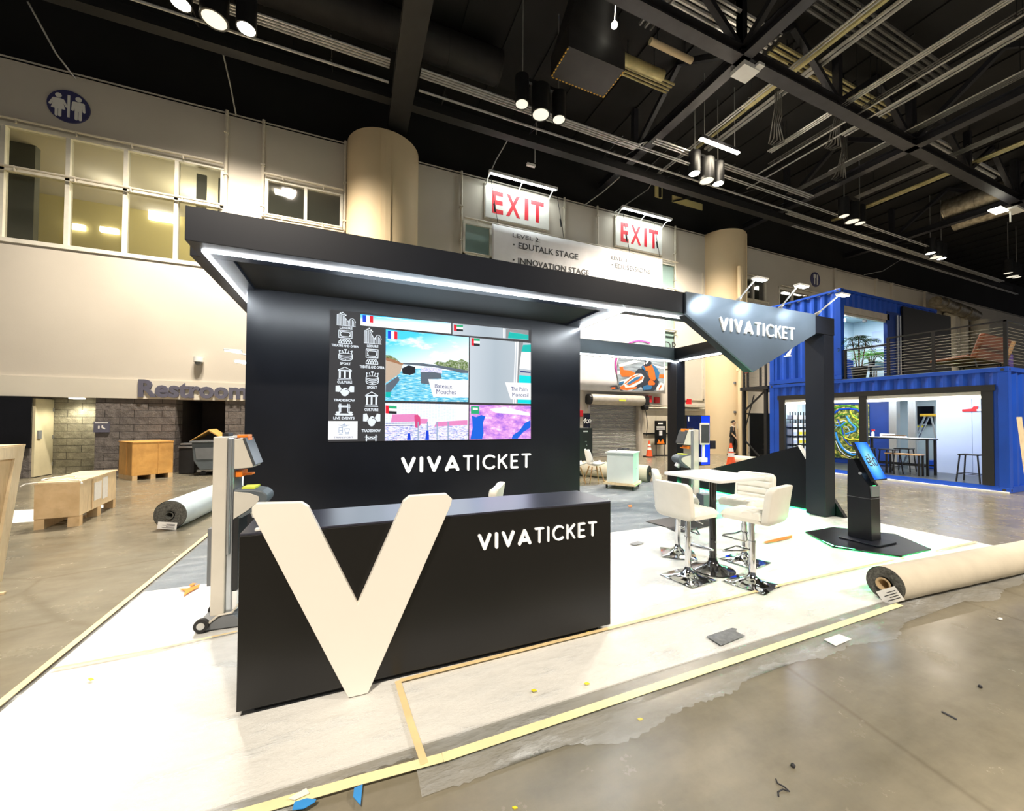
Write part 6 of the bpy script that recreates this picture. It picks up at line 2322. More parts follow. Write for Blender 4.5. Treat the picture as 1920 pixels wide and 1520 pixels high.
# mural with looping strings
t = thing('wall_mural', 'gold and green wall picture with looping blue and green cords inside the container', 'picture', (XB - .06, 8.1, .3))
Y0, Y1, ZA, ZM = 7.55, 9.2, .32, 2.22
MB().box(XB - .06, XB - .035, Y0, Y1, ZA, ZM).build('picture_ground', 'mural_ground', t)
mx = XB - .07


def mu(px, py):
    q = at(1440 + px / 8.445, 720 + py / 8.445, X=mx)
    return Vector((mx, min(max(q.y, Y0 + .03), Y1 - .03), min(max(q.z, ZA + .03), ZM - .03)))


for pts, m_, r_, nm in (([(1055, 455), (1130, 400), (1280, 385), (1420, 405), (1495, 470)], 'container_blue', .035, 'blue_cord'), ([(1055, 380), (1180, 345), (1330, 350), (1430, 390), (1490, 440)], 'leaf_bright', .03, 'green_cord'),
                        ([(1070, 760), (1100, 880), (1170, 1000), (1260, 1080), (1340, 1120), (1410, 1110)], 'blue_tape', .035, 'blue_cord'), ([(1150, 980), (1230, 1040), (1310, 1080), (1400, 1080)], 'px_icon', .02, 'pale_cord'),
                        ([(1240, 500), (1300, 600), (1390, 690), (1380, 740), (1230, 790)], 'blue_tape', .03, 'blue_cord'), ([(1440, 690), (1380, 630), (1240, 620), (1150, 690), (1150, 770), (1220, 850)], 'leaf_bright', .025, 'green_cord'),
                        ([(1220, 600), (1150, 660), (1060, 650)], 'blue_tape', .025, 'blue_cord'), ([(1220, 850), (1300, 880), (1380, 870), (1450, 880)], 'debris_yellow', .03, 'yellow_cord'), ([(1090, 1020), (1170, 1100), (1320, 1170)], 'ink', .012, 'dark_cord'), ([(1060, 520), (1160, 480), (1300, 470), (1400, 520), (1450, 620), (1470, 760), (1420, 850)], 'leaf_bright', .018, 'green_cord'), ([(1070, 900), (1130, 1040), (1230, 1130), (1330, 1160)], 'plain_white', .012, 'white_cord'), ([(1100, 560), (1180, 720), (1200, 860), (1290, 960), (1390, 990)], 'container_blue', .018, 'blue_cord'), ([(1300, 430), (1350, 520), (1430, 560), (1480, 540)], 'debris_yellow', .02, 'yellow_cord'), ([(1070, 700), (1130, 640), (1260, 680), (1310, 760), (1260, 840)], 'pale_blue_print', .015, 'pale_cord'), ([(1060, 620), (1220, 570)], 'plain_white', .015, 'white_cord')):
    MB().tube([mu(*p) for p in pts], r_, 6).build(nm, m_, t, smooth=True)

# high table, stools
t = thing('work_table', 'long high table on black legs inside the blue container', 'table', (14.85, 6.2, .141))
MB().box(14.6, 15.1, 5.45, 7.0, 1.12, 1.155).build('table_top', 'black_metal', t, bevel=.003)
MB().box(14.6, 15.1, 5.45, 7.0, 1.156, 1.16).build('table_surface', 'plain_white', t)
for x in (14.63, 15.05):
    for y in (5.5, 6.92):
        MB().box(x - .025, x + .025, y - .025, y + .025, .141, 1.12).build('leg', 'black_metal', t)
MB().box(14.62, 14.66, 5.5, 6.92, .38, .42).box(15.03, 15.07, 5.5, 6.92, .38, .42).build('stretcher', 'black_metal', t)


def slim_stool(lab):
    t = thing('counter_stool', lab, 'stool', (0, 0, .141), 0, 'slim black stools in the blue container')
    MB().box(-.18, .18, -.18, .18, .66, .69).build('seat', 'black_metal', t, local=True, bevel=.005)
    for sx in (-1, 1):
        for sy in (-1, 1):
            MB().bar((sx * .15, sy * .15, .66), (sx * .2, sy * .2, 0), .024).build('leg', 'black_metal', t, local=True)
    m = MB()
    for a, b in (((-.185, -.185), (.185, -.185)), ((.185, -.185), (.185, .185)), ((.185, .185), (-.185, .185)), ((-.185, .185), (-.185, -.185))):
        m.bar((*a, .2), (*b, .2), .016)
    m.build('footrest', 'black_metal', t, local=True)
    return t


q = slim_stool('slim black stool standing alone before the lavender wall panels')
q.location = (14.22, 4.55, .141)
dup(q, (14.35, 6.75, .141), R(5), 'slim black stool at the far end of the long table, nearest the black bay post')
dup(q, (14.38, 6.2, .141), R(-4), 'slim black stool at the middle of the long table')
dup(q, (15.4, 6.3, .141), R(3), 'slim black stool on the far side of the long table')
t = thing('bench_table', 'low wooden-topped black bench in front of the long table', 'bench', (14.3, 5.75, .141))
MB().box(14.22, 14.5, 5.5, 6.25, .70, .73).build('top', 'wood_leg', t)
for y in (5.53, 6.22):
    MB().box(14.24, 14.28, y - .02, y + .02, .141, .70).box(14.44, 14.48, y - .02, y + .02, .141, .70).build('leg', 'black_metal', t)
t = thing('spray_bottle', 'small white spray bottle with red cap on the long table', 'bottle', (14.8, 6.78, 1.16))
MB().lathe([(.035, 0), (.035, .12), (.015, .16), (.015, .18)], (14.8, 6.78, 1.161), 12).build('bottle', 'plain_white', t, smooth=True)
MB().box(14.77, 14.83, 6.74, 6.80, 1.341, 1.38).build('cap', 'red_box', t)
for i in range(5):
    y = 6.52 - i * .11
    t = thing('food_box', 'open white takeaway box with brown food on the long table', 'box', (14.85, y, 1.161), 0, 'takeaway boxes on the long table')
    MB().box(14.78, 14.92, y - .045, y + .045, 1.161, 1.20).build('box', 'plain_white', t)
    MB().box(14.8, 14.9, y - .035, y + .035, 1.2001, 1.23).build('food', 'stem_brown', t)
o = MB().box(14.88, 15.02, 6.4, 6.7, 1.235, 1.33).build('takeout_carton', 'paper')
o.location.z = 1.161
o.location.x += .12
tag(o, 'large pale carton beside the row of takeaway boxes on the long table', 'box')
o = MB().box(16.02, 16.06, 4.35, 5.1, .141, 2.3).build('wall_panel', 'panel_lav')
tag(o, 'right lavender wall panel inside the blue container', 'panel', 'lavender panels')
o = MB().box(16.02, 16.06, 5.108, 5.82, .141, 2.3).build('wall_panel', 'panel_lav')
tag(o, 'left lavender wall panel inside the blue container, beside the ladder', 'panel', 'lavender panels')
t = thing('level_bar', 'white bar with a red end mounted across the right lavender panel', 'bar', (15.99, 4.9, 1.95))
MB().box(15.98, 16.018, 4.3, 5.0, 1.93, 1.98).build('bar', 'plain_white', t)
MB().prism([(5.0, 1.92), (5.28, 1.92), (5.28, 1.98), (5.1, 2.0), (5.06, 2.06), (4.98, 2.06)], 15.985, 16.018, 'yz').build('end_piece', 'red_box', t)
a, b = at(1712, 762, X=18.85), at(1752, 796, X=18.85)
t = thing('television', 'black television on the back wall of the room behind the blue container', 'television', (18.85, (a.y + b.y) / 2, b.z))
MB().box(18.8, 18.87, b.y, a.y, b.z, a.z).build('panel', 'screen_off', t, bevel=.01)
MB().box(18.79, 18.8, a.y - .35, a.y - .08, b.z - .1, b.z - .04).build('label_sticker', 'debris_yellow', t)
MB().box(18.87, 18.9, (a.y + b.y) / 2 - .2, (a.y + b.y) / 2 + .2, b.z + .1, a.z - .1).build('bracket', 'black_metal', t)
t = thing('step_ladder', 'aluminium step ladder with a yellow cap in the room behind the long table', 'ladder', (17.6, 6.5, .141))
c = at(1741, 786, X=17.4)
yt = c.y
MB().box(17.3, 17.6, yt - .2, yt + .18, 1.8, 1.88).build('cap', 'ladder_yellow', t, bevel=.01)
for x in (17.3, 17.56):
    MB().bar((x, yt + .05, 1.8), (x, yt + .62, .142), .06, .03).build('rail', 'alu', t)
    MB().bar((x, yt - .1, 1.8), (x, yt - .35, .142), .045, .03).build('rear_rail', 'alu', t)
m = MB()
for k in range(5):
    f_ = (k + 1) / 6
    y = yt + .05 + .57 * f_
    m.box(17.3, 17.56, y - .05, y + .04, 1.8 - 1.66 * f_, 1.83 - 1.66 * f_)
m.build('tread', 'alu', t)
o = MB().box(17.1, 17.7, 5.85, 6.45, .141, .4).build('storage_box', 'container_blue', bevel=.02)
tag(o, 'blue and white storage box on the floor under the ladder', 'box')

# ------------------------------------------------------------------ upper container
YU, ZU0, ZU1, XR = 7.12, 2.905, 5.73, 19.75
t = thing('shipping_container', 'upper blue shipping container set back on the lower one, with an open lit front bay', 'shipping container', (16.8, 8.2, ZU0))
m = MB()
for x in (XK + .085, XR - .085):
    for y in (YU + .085, YA - .085):
        m.box(x - .08, x + .08, y - .08, y + .08, ZU0 + .12, ZU1 - .12)
m.build('corner_post', 'container_blue', t, bevel=.008)
m = MB()
for x in (XK + .085, XR - .085):
    for y in (YU + .085, YA - .085):
        for z in (ZU0 + .001, ZU1 - .119):
            casting(m, x, y, z, .18)
m.build('corner_casting', 'container_blue', t, bevel=.01)
MB().cyl((XK + .085, YU - .01, ZU1 - .06), (XK + .085, YU, ZU1 - .06), .032, n=10).cyl((XK - .008, YU + .085, ZU1 - .06), (XK, YU + .085, ZU1 - .06), .032, n=10).cyl((XK + .085, YU - .01, ZU0 + .06), (XK + .085, YU, ZU0 + .06), .03, n=10).build('casting_hole', 'ink', t)
MB().box(XK, XK + .05, YU + .17, YA - .17, ZU1 - .07, ZU1 - .01).box(XK + .17, XR - .17, YU, YU + .05, ZU1 - .09, ZU1 - .01).build('top_rail', 'container_blue', t)
MB().box(XK, XK + .05, YU + .17, YA - .17, ZU0 + .02, ZU0 + .16).build('bottom_rail', 'container_blue', t)
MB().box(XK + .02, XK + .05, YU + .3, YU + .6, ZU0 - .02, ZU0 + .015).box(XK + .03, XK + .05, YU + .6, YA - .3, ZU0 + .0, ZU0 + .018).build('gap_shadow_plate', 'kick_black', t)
corrug(YU + .16, YA - .16, ZU0 + .16, ZU1 - .07, XK + .02, 'y', pitch=.3).build('side_panel', 'container_blue', t)
corrug(XK + .16, XR - .16, 5.18, ZU1 - .09, YU + .015, 'x', pitch=.3).build('front_panel', 'container_blue', t)
MB().box(XK + .16, 14.06, YU + .01, YU + .05, ZU0 + .1, 5.2).build('front_panel', 'container_blue', t)
MB().box(14.06, 16.6, YU + .0, YU + .12, 5.0, 5.2).box(14.06, 16.6, YU + .03, YU + .1, 4.93, 5.0).build('bay_trim', 'hood_steel', t)
MB().box(16.45, 17.3, YU, YU + .1, ZU0, 5.3).build('bay_jamb', 'container_deep', t)
MB().box(17.3, 20.6, YU - .06, YU - .0, ZU0 + .3, 5.55).build('sliding_panel', 'grey_panel' if 'grey_panel' in MATS else 'trim_black', t)
for x in (16.95, 17.12):
    MB().cyl((x, YU - .05, ZU0 + .3), (x, YU - .05, 5.2), .03).build('lock_bar', 'brushed_silver', t, smooth=True)
MB().box(XK + .1, XR, YU + .1, YA - .05, ZU0 + .02, ZU0 + .06).build('floor_panel', 'inner_floor', t)
MB().box(XK + .06, XR, YA - .07, YA - .03, ZU0 + .06, ZU1 - .1).box(XK + .06, XK + .1, YU + .12, YA - .07, ZU0 + .06, ZU1 - .1).box(18.94, 18.98, YU + .12, YA - .07, ZU0 + .06, ZU1 - .1).build('inner_wall', 'container_inner', t)
MB().box(XK + .05, XR, YU + .05, YA - .03, ZU1 - .09, ZU1 - .05).build('roof_panel', 'container_inner', t)
lamp('upper_bay_lamp', 'AREA', (16.8, 8.1, ZU1 - .2), 130, (.9, .97, 1), size=(2.0, 1.2))
for (px, py, L) in ((1581, 600, 'small bright track spot at the left jamb of the upper bay'), (1664, 602, 'small bright track spot at the right jamb of the upper bay')):
    c = at(px, py, Y=YU + .25)
    tag(MB().box(c.x - .06, c.x + .06, c.y - .04, c.y + .04, c.z - .05, c.z + .05).build('track_spot', 'lamp_cool'), L, 'spotlight')
for i, (x0, x1, yy) in enumerate(((15.4, 16.6, 8.2), (16.9, 18.2, 8.2))):
    tag(MB().box(x0, x1, yy - .02, yy + .02, ZU1 - .35, ZU1 - .31).box(x0 + .2, x0 + .26, yy - .02, yy + .02, ZU1 - .31, ZU1 - .09).box(x0 + .5, x0 + .6, yy - .05, yy + .05, ZU1 - .45, ZU1 - .35).build('light_track', 'black_metal'), '%s black ceiling light track in the upper bay' % ('left' if i == 0 else 'right'), 'light track')
o = MB().box(18.90, 18.935, 8.18, 8.66, 4.2, 5.15).build('wall_picture', 'panel_lav')
tag(o, 'blue grey picture on the white end wall inside the upper bay', 'picture')
o = MB().box(17.88, 18.2, YA - .2, YA - .08, 4.6, 5.0).build('wall_box', 'px_teal' if False else 'pale_blue_print')
tag(o, 'turquoise box on the back wall behind the tall palm', 'box')

t = thing('trestle_table', 'pale trestle table inside the upper bay behind the palm pot', 'table', (17.05, 7.9, ZU0 + .06))
MB().box(16.2, 17.95, 7.5, 8.2, 3.50, 3.54).build('table_top', 'plain_white', t)
m = MB()
for x in (16.4, 17.7):
    m.bar((x - .12, 7.55, ZU0 + .061), (x + .05, 7.55, 3.50), .03).bar((x + .12, 7.55, ZU0 + .061), (x - .05, 7.55, 3.50), .03).bar((x - .12, 8.15, ZU0 + .061), (x + .05, 8.15, 3.50), .03).bar((x + .12, 8.15, ZU0 + .061), (x - .05, 8.15, 3.50), .03)
m.build('trestle', 'black_metal', t)
o = MB().box(17.35, 17.7, 7.6, 7.85, 3.541, 3.70).build('tissue_box', 'pale_blue_print')
tag(o, 'small pale blue box on the trestle table', 'box')
o = MB().box(15.75, 16.1, 7.9, 8.3, 2.966, 3.75).build('blue_bin', 'container_blue')
tag(o, 'blue bin behind the palm pot in the upper bay', 'bin')


def frond(mb, o_, az, L, droop, n, wd, up=.8, seed=0):
    pts = []
    for i in range(9):
        s_ = i / 8
        pts.append(Vector(o_) + Vector((math.cos(az) * L * s_, math.sin(az) * L * s_, L * (up * s_ - droop * s_ * s_))))
    mb.tube(pts, [.006] * 8 + [.002], 5)
    side = Vector((-math.sin(az), math.cos(az), 0))
    for i in range(1, n + 1):
        s_ = .2 + .8 * i / n
        k = min(7.99, s_ * 8)
        p = pts[int(k)].lerp(pts[min(8, int(k) + 1)], k - int(k))
        ll = L * .45 * math.sin(PI * min(.98, .15 + s_ * .8))
        for sg in (-1, 1):
            d = (side * sg * .8 + Vector((math.cos(az), math.sin(az), 0)) * .6 + Vector((0, 0, -.15))).normalized()
            w2 = d.cross(Vector((0, 0, 1))).normalized() * wd
            e = p + d * ll
            mid = p + d * ll * .45 + Vector((0, 0, .02))
            q = [p, mid + w2, e, mid - w2]
            mb.add(q + [v + Vector((0, 0, .002)) for v in q], [(0, 1, 2, 3), (7, 6, 5, 4), (0, 4, 5, 1), (1, 5, 6, 2), (2, 6, 7, 3), (3, 7, 4, 0)])


def palm(x, y, z, h, nst, spread, L, m_, lab, pot, n=9, seed=1):
    rnd = random.Random(seed)
    t = thing('potted_palm', lab, 'plant', (x, y, z))
    MB().lathe([(.0, 0), (pot * .75, 0), (pot, pot * 1.9), (pot * .9, pot * 1.9), (pot * .85, pot * 1.7), (0, pot * 1.7)], (x, y, z), 16).build('pot', 'black_plastic', t, smooth=True)
    MB().lathe([(0, pot * 1.75), (pot * .84, pot * 1.72)], (x, y, z), 12).build('soil', 'stem_brown', t)
    st = MB()
    lf = MB()
    for i in range(nst):
        a = 2 * PI * i / nst + .4
        b0 = Vector((x + .05 * math.cos(a), y + .05 * math.sin(a), z + pot * 1.6))
        top = Vector((x + spread * math.cos(a), y + spread * math.sin(a), z + h * (.72 + .28 * rnd.random())))
        st.tube([b0, b0.lerp(top, .5) + Vector((0, 0, .03)), top], [.018, .015, .012], 6)
        for k in range(n):
            frond(lf, top, rnd.uniform(0, 2 * PI), L * rnd.uniform(.75, 1.1), rnd.uniform(.5, 1.2), 7, .016, rnd.uniform(.2, .9))
    st.build('stems', 'stem_brown', t, smooth=True)
    lf.build('foliage', m_, t)


palm(14.32, 6.88, 2.912, 1.30, 4, .16, .40, 'leaf_dark', 'tall dark potted palm on the deck before the upper bay', .2, 8, 3)
palm(17.0, 7.8, 3.541, .5, 5, .16, .5, 'leaf_bright', 'bright green potted fern palm on the trestle table', .1, 8, 6)
palm(18.3, 8.3, 2.966, .9, 3, .06, .3, 'leaf_dark', 'small dark spiky plant beside the right jamb of the upper bay', .12, 5, 9)

# deck, railing and loungers on the lower roof
o = MB().box(XK + .06, XB + .2, YN + .06, YU, 2.901, 2.909).box(XB + .2, 20, YN + 1.0, YU, 2.901, 2.909).build('deck_turf', 'turf')
tag(o, 'green turf mat covering the roof deck of the lower container', 'mat')
t = thing('deck_railing', 'black deck railing with thin steel cables along the roof of the lower container', 'railing', (XK + .07, 5.4, 2.91))
ZR = 3.95
posts = [(XK + .07, YN + .05), (XK + .07, 5.10), (XK + .07, 6.02), (XK + .07, 7.05), (16.4, YN + .05), (19.5, YN + .05)]
for i, (x, y) in enumerate(posts):
    MB().box(x - .03, x + .03, y - .03, y + .03, 2.91, ZR - .15 * (y > 6.5)).build('post', 'black_metal', t)
    MB().box(x - .05, x + .05, y - .05, y + .05, 2.9095, 2.925).build('foot_plate', 'black_metal', t)
MB().box(XK + .045, XK + .095, YN + .02, 6.05, ZR, ZR + .035).box(XK + .045, 19.6, YN + .025, YN + .075, ZR, ZR + .035).box(XK + .045, XK + .095, 6.0, 7.10, ZR - .18, ZR - .14).build('top_rail', 'black_metal', t)
for k in range(12):
    z = 3.0 + k * .075
    MB().tube([(XK + .07, YN + .05, z), (XK + .07, 7.05, z)], .006, 5).build('cable', 'cable_steel', t)
    MB().tube([(XK + .07, YN + .05, z), (19.5, YN + .05, z)], .006, 5).build('cable', 'cable_steel', t)


def lounge(lab, m_, HW=.55):
    """faces +Y"""
    t = thing('lounge_chair', lab, 'lounge chair', (0, 0, 2.91))
    MB().prism([(.18, .36), (.92, .30), (.93, .38), (.2, .45)], -HW, HW, 'yz').build('seat', m_, t, local=True, bevel=.03)
    MB().prism([(.20, .34), (.02, .95), (-.09, .93), (.08, .32)], -HW, HW, 'yz').build('backrest', m_, t, local=True, bevel=.03)
    m = MB()
    for x in (.05 - HW, HW - .05):
        m.bar((x, .12, .33), (x, .05, 0), .03).bar((x, .85, .32), (x, .9, 0), .03).bar((x, .05, .02), (x, .9, .02), .03).bar((x, .1, .33), (x, .9, .30), .03)
    m.build('frame', 'black_metal', t, local=True)
    return t


l = lounge('wide brown leather lounge seat on the deck seen from behind through the cables', 'leather_brown', .9)
l.location, l.rotation_euler = (15.5, 4.52, 2.91), (0, 0, R(2))
l = lounge('tan lounge chair at the right edge, past the deck corner post', 'leather_tan')
l.location, l.rotation_euler = (17.2, 4.75, 2.91), (0, 0, R(20))
o = MB().prism(rrect(18.2, 19.2, 5.2, 5.9, .08), 2.91, 3.75, 'xy').build('bar_counter', 'purple_fabric', bevel=.02)
tag(o, 'purple draped block on the deck at the right edge, behind the tan chair', 'block')

# ------------------------------------------------------------------ stair tower
t = thing('stair_tower', 'black scaffold stair tower behind the far end of the blue container', 'stair tower', (15.2, 10.4, 0))
for x, y in ((14.0, 9.55), (14.0, 10.4), (16.2, 9.55), (16.2, 10.4)):
    MB().box(x - .05, x + .05, y - .05, y + .05, 0.001, 2.78).build('post', 'black_steel', t)
MB().box(13.9, 16.3, 9.42, 10.5, 2.78, 2.9).build('landing', 'black_steel', t)
MB().bar((14.0, 10.4, 2.0), (14.0, 9.55, 2.75), .05).bar((14.0, 10.4, 1.2), (14.0, 10.0, 2.6), .03).bar((14.0, 10.4, .9), (14.0, 9.55, .05), .05).bar((14.0, 10.4, 1.9), (16.2, 10.4, 1.9), .05).build('brace', 'black_steel', t)
for x, y in ((14.0, 9.55), (14.0, 10.4), (14.0, 10.25), (14.0, 9.75)):
    MB().box(x - .03, x + .03, y - .03, y + .03, 2.9, 4.0).build('rail_post', 'black_steel', t)
MB().box(13.97, 14.03, 9.5, 10.45, 3.95, 4.0).box(13.97, 16.2, 10.37, 10.43, 3.95, 4.0).build('hand_rail', 'black_steel', t)
for k in range(7):
    MB().tube([(14.0, 9.55, 3.0 + k * .13), (14.0, 10.4, 3.0 + k * .13)], .005, 5).build('cable', 'cable_steel', t)
for k in range(13):
    MB().box(14.5 + k * .14, 14.66 + k * .14, 9.6, 10.3, .1 + k * .2, .13 + k * .2).build('tread', 'black_steel', t)
MB().box(14.4, 16.3, 10.45, 10.48, .05, 1.9).build('skirt_panel', 'black_steel', t)
o = MB().box(13.94, 13.955, 10.2, 10.34, 3.45, 3.65).build('tag_sign', 'red_box')
tag(o, 'small red tag hanging on the stair tower rail', 'tag')
b = Vector((13.75, 3.55, 0))
o = MB().bar((13.5, 3.4, .02), (13.75, 3.8, 1.9), .09, .03)
a, c = at(1911, 782, Y=3.5), at(1932, 880, Y=3.2)
o = MB().bar(a, (c.x, c.y, .03), .07, .03).build('timber_plank', 'plywood_pale')
tag(o, 'pale timber plank leaning against the near end of the blue container at right', 'plank')

# ================================================================== CEILING
def run(axis, pix, z, lo, hi, n, r, gap, m, lab, cat='conduit', group=None, name='conduit_run', jog=None):
    """bundle of straight runs along x or y through a sighted point"""
    q = at(*pix, Z=z)
    k0 = q.x if axis == 'y' else q.y
    t = thing(name, lab, cat, (k0, (lo + hi) / 2, z) if axis == 'y' else ((lo + hi) / 2, k0, z), group=group)
    for i in range(n):
        k = k0 + (i - (n - 1) / 2) * gap
        P = [(k, lo, z), (k, hi, z)] if axis == 'y' else [(lo, k, z), (hi, k, z)]
        if jog:
            P.append((P[-1][0] + (.4 if axis == 'x' else 0), P[-1][1] + (.4 if axis == 'y' else 0), z + jog))
        MB().tube(P, r, 6).build('pipe', m, t, smooth=True)
    u = lo + .8
    while u < hi:
        mb = MB()
        w_ = gap * n / 2 + .05
        if axis == 'y':
            mb.box(k0 - w_, k0 + w_, u - .02, u + .02, z + r, z + r + .04).tube([(k0, u, z + r), (k0, u, 14.055)], .008, 4)
        else:
            mb.box(u - .02, u + .02, k0 - w_, k0 + w_, z + r, z + r + .04).bar((u, k0, z + r + .02), (u, 12.22, 11.6) if z < 12 else (u, k0, 14.055), .02)
        u += 3.1
        mb.build('hanger', 'black_steel', t)
    return t


def truss(axis, k, z, lo, hi, lab, wd=.34, web=True, nodes=None, m='grey_steel'):
    t = thing('roof_truss', lab, 'truss', (k, (lo + hi) / 2, z) if axis == 'y' else ((lo + hi) / 2, k, z))
    P = (lambda u, v, h: (k + v, u, h)) if axis == 'y' else (lambda u, v, h: (u, k + v, h))
    mb = MB()
    for v0, v1, h0, h1 in ((-wd / 2, wd / 2, z, z + .03), (-.02, .02, z + .03, z + .28), (-wd / 2, wd / 2, z + .28, z + .31)):
        a, b = P(lo, v0, h0), P(hi, v1, h1)
        mb.box(min(a[0], b[0]), max(a[0], b[0]), min(a[1], b[1]), max(a[1], b[1]), h0, h1)
    mb.build('bottom_chord', m, t)
    if web:
        st = 4.6
        u = nodes if nodes is not None else lo + 1
        while u - st > lo:
            u -= st
        mb, dg = MB(), MB()
        i = 0
        while u < hi:
            mb.bar(P(u, 0, z + .3), P(u, 0, 13.99), .2)
            if u + st < hi:
                dg.bar(P(u, 0, z + .3), P(u + st / 2, 0, 13.95), .16)
                dg.bar(P(u + st, 0, z + .3), P(u + st / 2, 0, 13.95), .16)
            u += st
            i += 1
        mb.build('web_post', m, t)
        dg.build('web_diagonal', m, t)
    return t


truss('x', 7.7, 12.0, -12, 44, 'long steel truss running parallel to the wall above the booth', nodes=10.33)
truss('y', 10.33, 12.0, -9, 14.6, 'steel truss crossing the ceiling above the pointed sign panel', nodes=7.7)
truss('y', 19.65, 12.0, -9, 14.6, 'steel truss crossing the ceiling above the blue container', nodes=7.7)
truss('y', 29.0, 12.0, -9, 14.6, 'farthest steel truss crossing the ceiling toward the right edge', nodes=7.7)
truss('y', 1.33, 11.2, 8.0, 13.6, 'dark steel beam running to the wall above the left round column', wd=.62, web=False, m='black_steel')
o = MB().box(-20, 45, 12.2, 12.5, 11.35, 11.65).build('ceiling_beam', 'black_steel')
tag(o, 'long black beam parallel to the wall just in front of the wall top', 'beam')

run('x', (615, 117), 11.35, -20, .9, 1, .035, .1, 'conduit_grey', 'single bright conduit left of the dark beam, above the left round column', 'conduit')
run('x', (640, 88), 11.6, -20, .9, 4, .028, .09, 'conduit_grey', 'bundle of four thin conduits left of the dark beam near the bright lamps', 'conduit')
run('x', (880, 200), 11.35, 1.75, 40, 1, .035, .1, 'conduit_grey', 'single bright conduit running from the dark beam along the whole wall', 'conduit')
run('x', (900, 175), 11.6, 1.75, 9.5, 4, .028, .09, 'conduit_grey', 'bundle of four conduits behind the hanging cylinder lamps', 'conduit', jog=.2)
run('x', (1300, 290), 11.7, 10.0, 19, 3, .028, .10, 'conduit_grey', 'bundle of three conduits under the bright lamp pair near the far EXIT board', 'conduit')
run('x', (1545, 420), 11.5, 19, 42, 3, .03, .10, 'conduit_grey', 'bundle of three conduits running away along the far wall', 'conduit')
run('x', (1335, 40), 13.4, 7.0, 12.0, 8, .05, .15, 'conduit_grey', 'wide rack of eight pale pipes at the top edge right of centre', 'pipe rack')
run('x', (1500, 125), 13.4, 12.2, 19.0, 4, .05, .16, 'conduit_yellow_lit', 'rack of four yellowish pipes right of the truss crossing', 'pipe rack')
run('x', (1690, 230), 13.2, 19.9, 28, 2, .06, .2, 'conduit_grey', 'pair of pale pipes between the second and third crossing trusses', 'pipe rack')
run('y', (1587, 193), 12.3, -9, 10.2, 3, .03, .10, 'conduit_grey', 'bundle of three bright conduits rising to the upper right corner', 'conduit')
run('y', (1627, 203), 12.2, -9, 11.5, 1, .03, .10, 'conduit_grey', 'single bright conduit below the bundle rising to the upper right', 'conduit')
run('y', (1700, 180), 12.1, -9, 12, 1, .028, .10, 'conduit_grey', 'second single conduit rising toward the right edge', 'conduit')
run('y', (1610, 65), 13.2, -9, 12, 2, .06, .2, 'conduit_grey', 'pair of pipes above the three bright conduits at the top', 'pipe rack')
run('y', (1410, 190), 12.9, 4, 9.6, 2, .05, .18, 'conduit_yellow_lit', 'pair of yellow-lit pipes just right of the white junction box', 'pipe rack')
run('y', (1450, 165), 13.1, 2, 12, 1, .06, .18, 'conduit_yellow_lit', 'single yellow-lit pipe right of the pair of yellow-lit pipes', 'pipe rack')
run('y', (1330, 250), 12.6, 2, 13.5, 2, .03, .12, 'conduit_grey', 'pair of thin conduits passing over the bright linear lamp', 'conduit')
run('y', (1765, 330), 12.8, 0, 13, 2, .06, .2, 'conduit_yellow_lit', 'pair of golden-lit pipes above the far hanging cylinder lamps', 'pipe rack')
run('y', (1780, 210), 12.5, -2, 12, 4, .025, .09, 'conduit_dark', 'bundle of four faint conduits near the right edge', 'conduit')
run('y', (1240, 10), 13.3, -6, 9, 3, .05, .2, 'conduit_dark', 'three grey pipes at the top edge left of the truss crossing', 'pipe rack')
run('y', (1540, 250), 12.6, -6, 11, 3, .022, .11, 'conduit_dark', 'three thin dim conduits below the second truss crossing, nearer the wall', 'conduit')
run('y', (1690, 250), 12.3, -6, 10, 1, .022, .09, 'conduit_grey', 'thin bright conduit just left of the second crossing truss', 'conduit')
run('y', (1880, 250), 12.6, -6, 11, 4, .03, .11, 'conduit_dark', 'four conduits right of the second crossing truss', 'conduit')
run('y', (1850, 100), 12.9, -9, 9, 2, .04, .16, 'conduit_grey', 'two pipes high at the upper right corner', 'pipe rack')
run('x', (1400, 345), 11.2, 8.5, 30, 2, .02, .09, 'conduit_grey', 'two thin conduits low under the blazing lamps by the far EXIT board', 'conduit')
run('x', (1640, 470), 11.25, 20, 46, 2, .02, .09, 'conduit_grey', 'two thin conduits low along the far wall top', 'conduit')
run('x', (1150, 120), 13.0, 7.4, 10, 4, .035, .12, 'conduit_yellow_lit', 'short rack of four pipes beside the hazard-bordered unit', 'pipe rack')
run('x', (1720, 120), 13.5, 12, 18.5, 5, .05, .16, 'conduit_dark', 'rack of five dim pipes high between the crossing trusses', 'pipe rack')
for i, (x, y, L) in enumerate(((13.6, 8.9, 'left looping cable tray drop near the linear lamp'), (15.8, 8.2, 'middle looping cable drop right of the linear lamp'), (18.3, 9.3, 'right looping cable drop before the second crossing truss'))):
    m = MB()
    for k in range(5):
        dx = k * .09
        m.tube([(x + dx, y, 13.998), (x + dx, y, 12.6 - .05 * k), (x + dx + .1, y + .15, 12.25), (x + dx + .5 + .1 * k, y + .5, 12.05), (x + dx + 1.0, y + .9, 12.2)], .022, 6)
    tag(m.build('cable_drop', 'conduit_dark', smooth=True), L, 'cable')
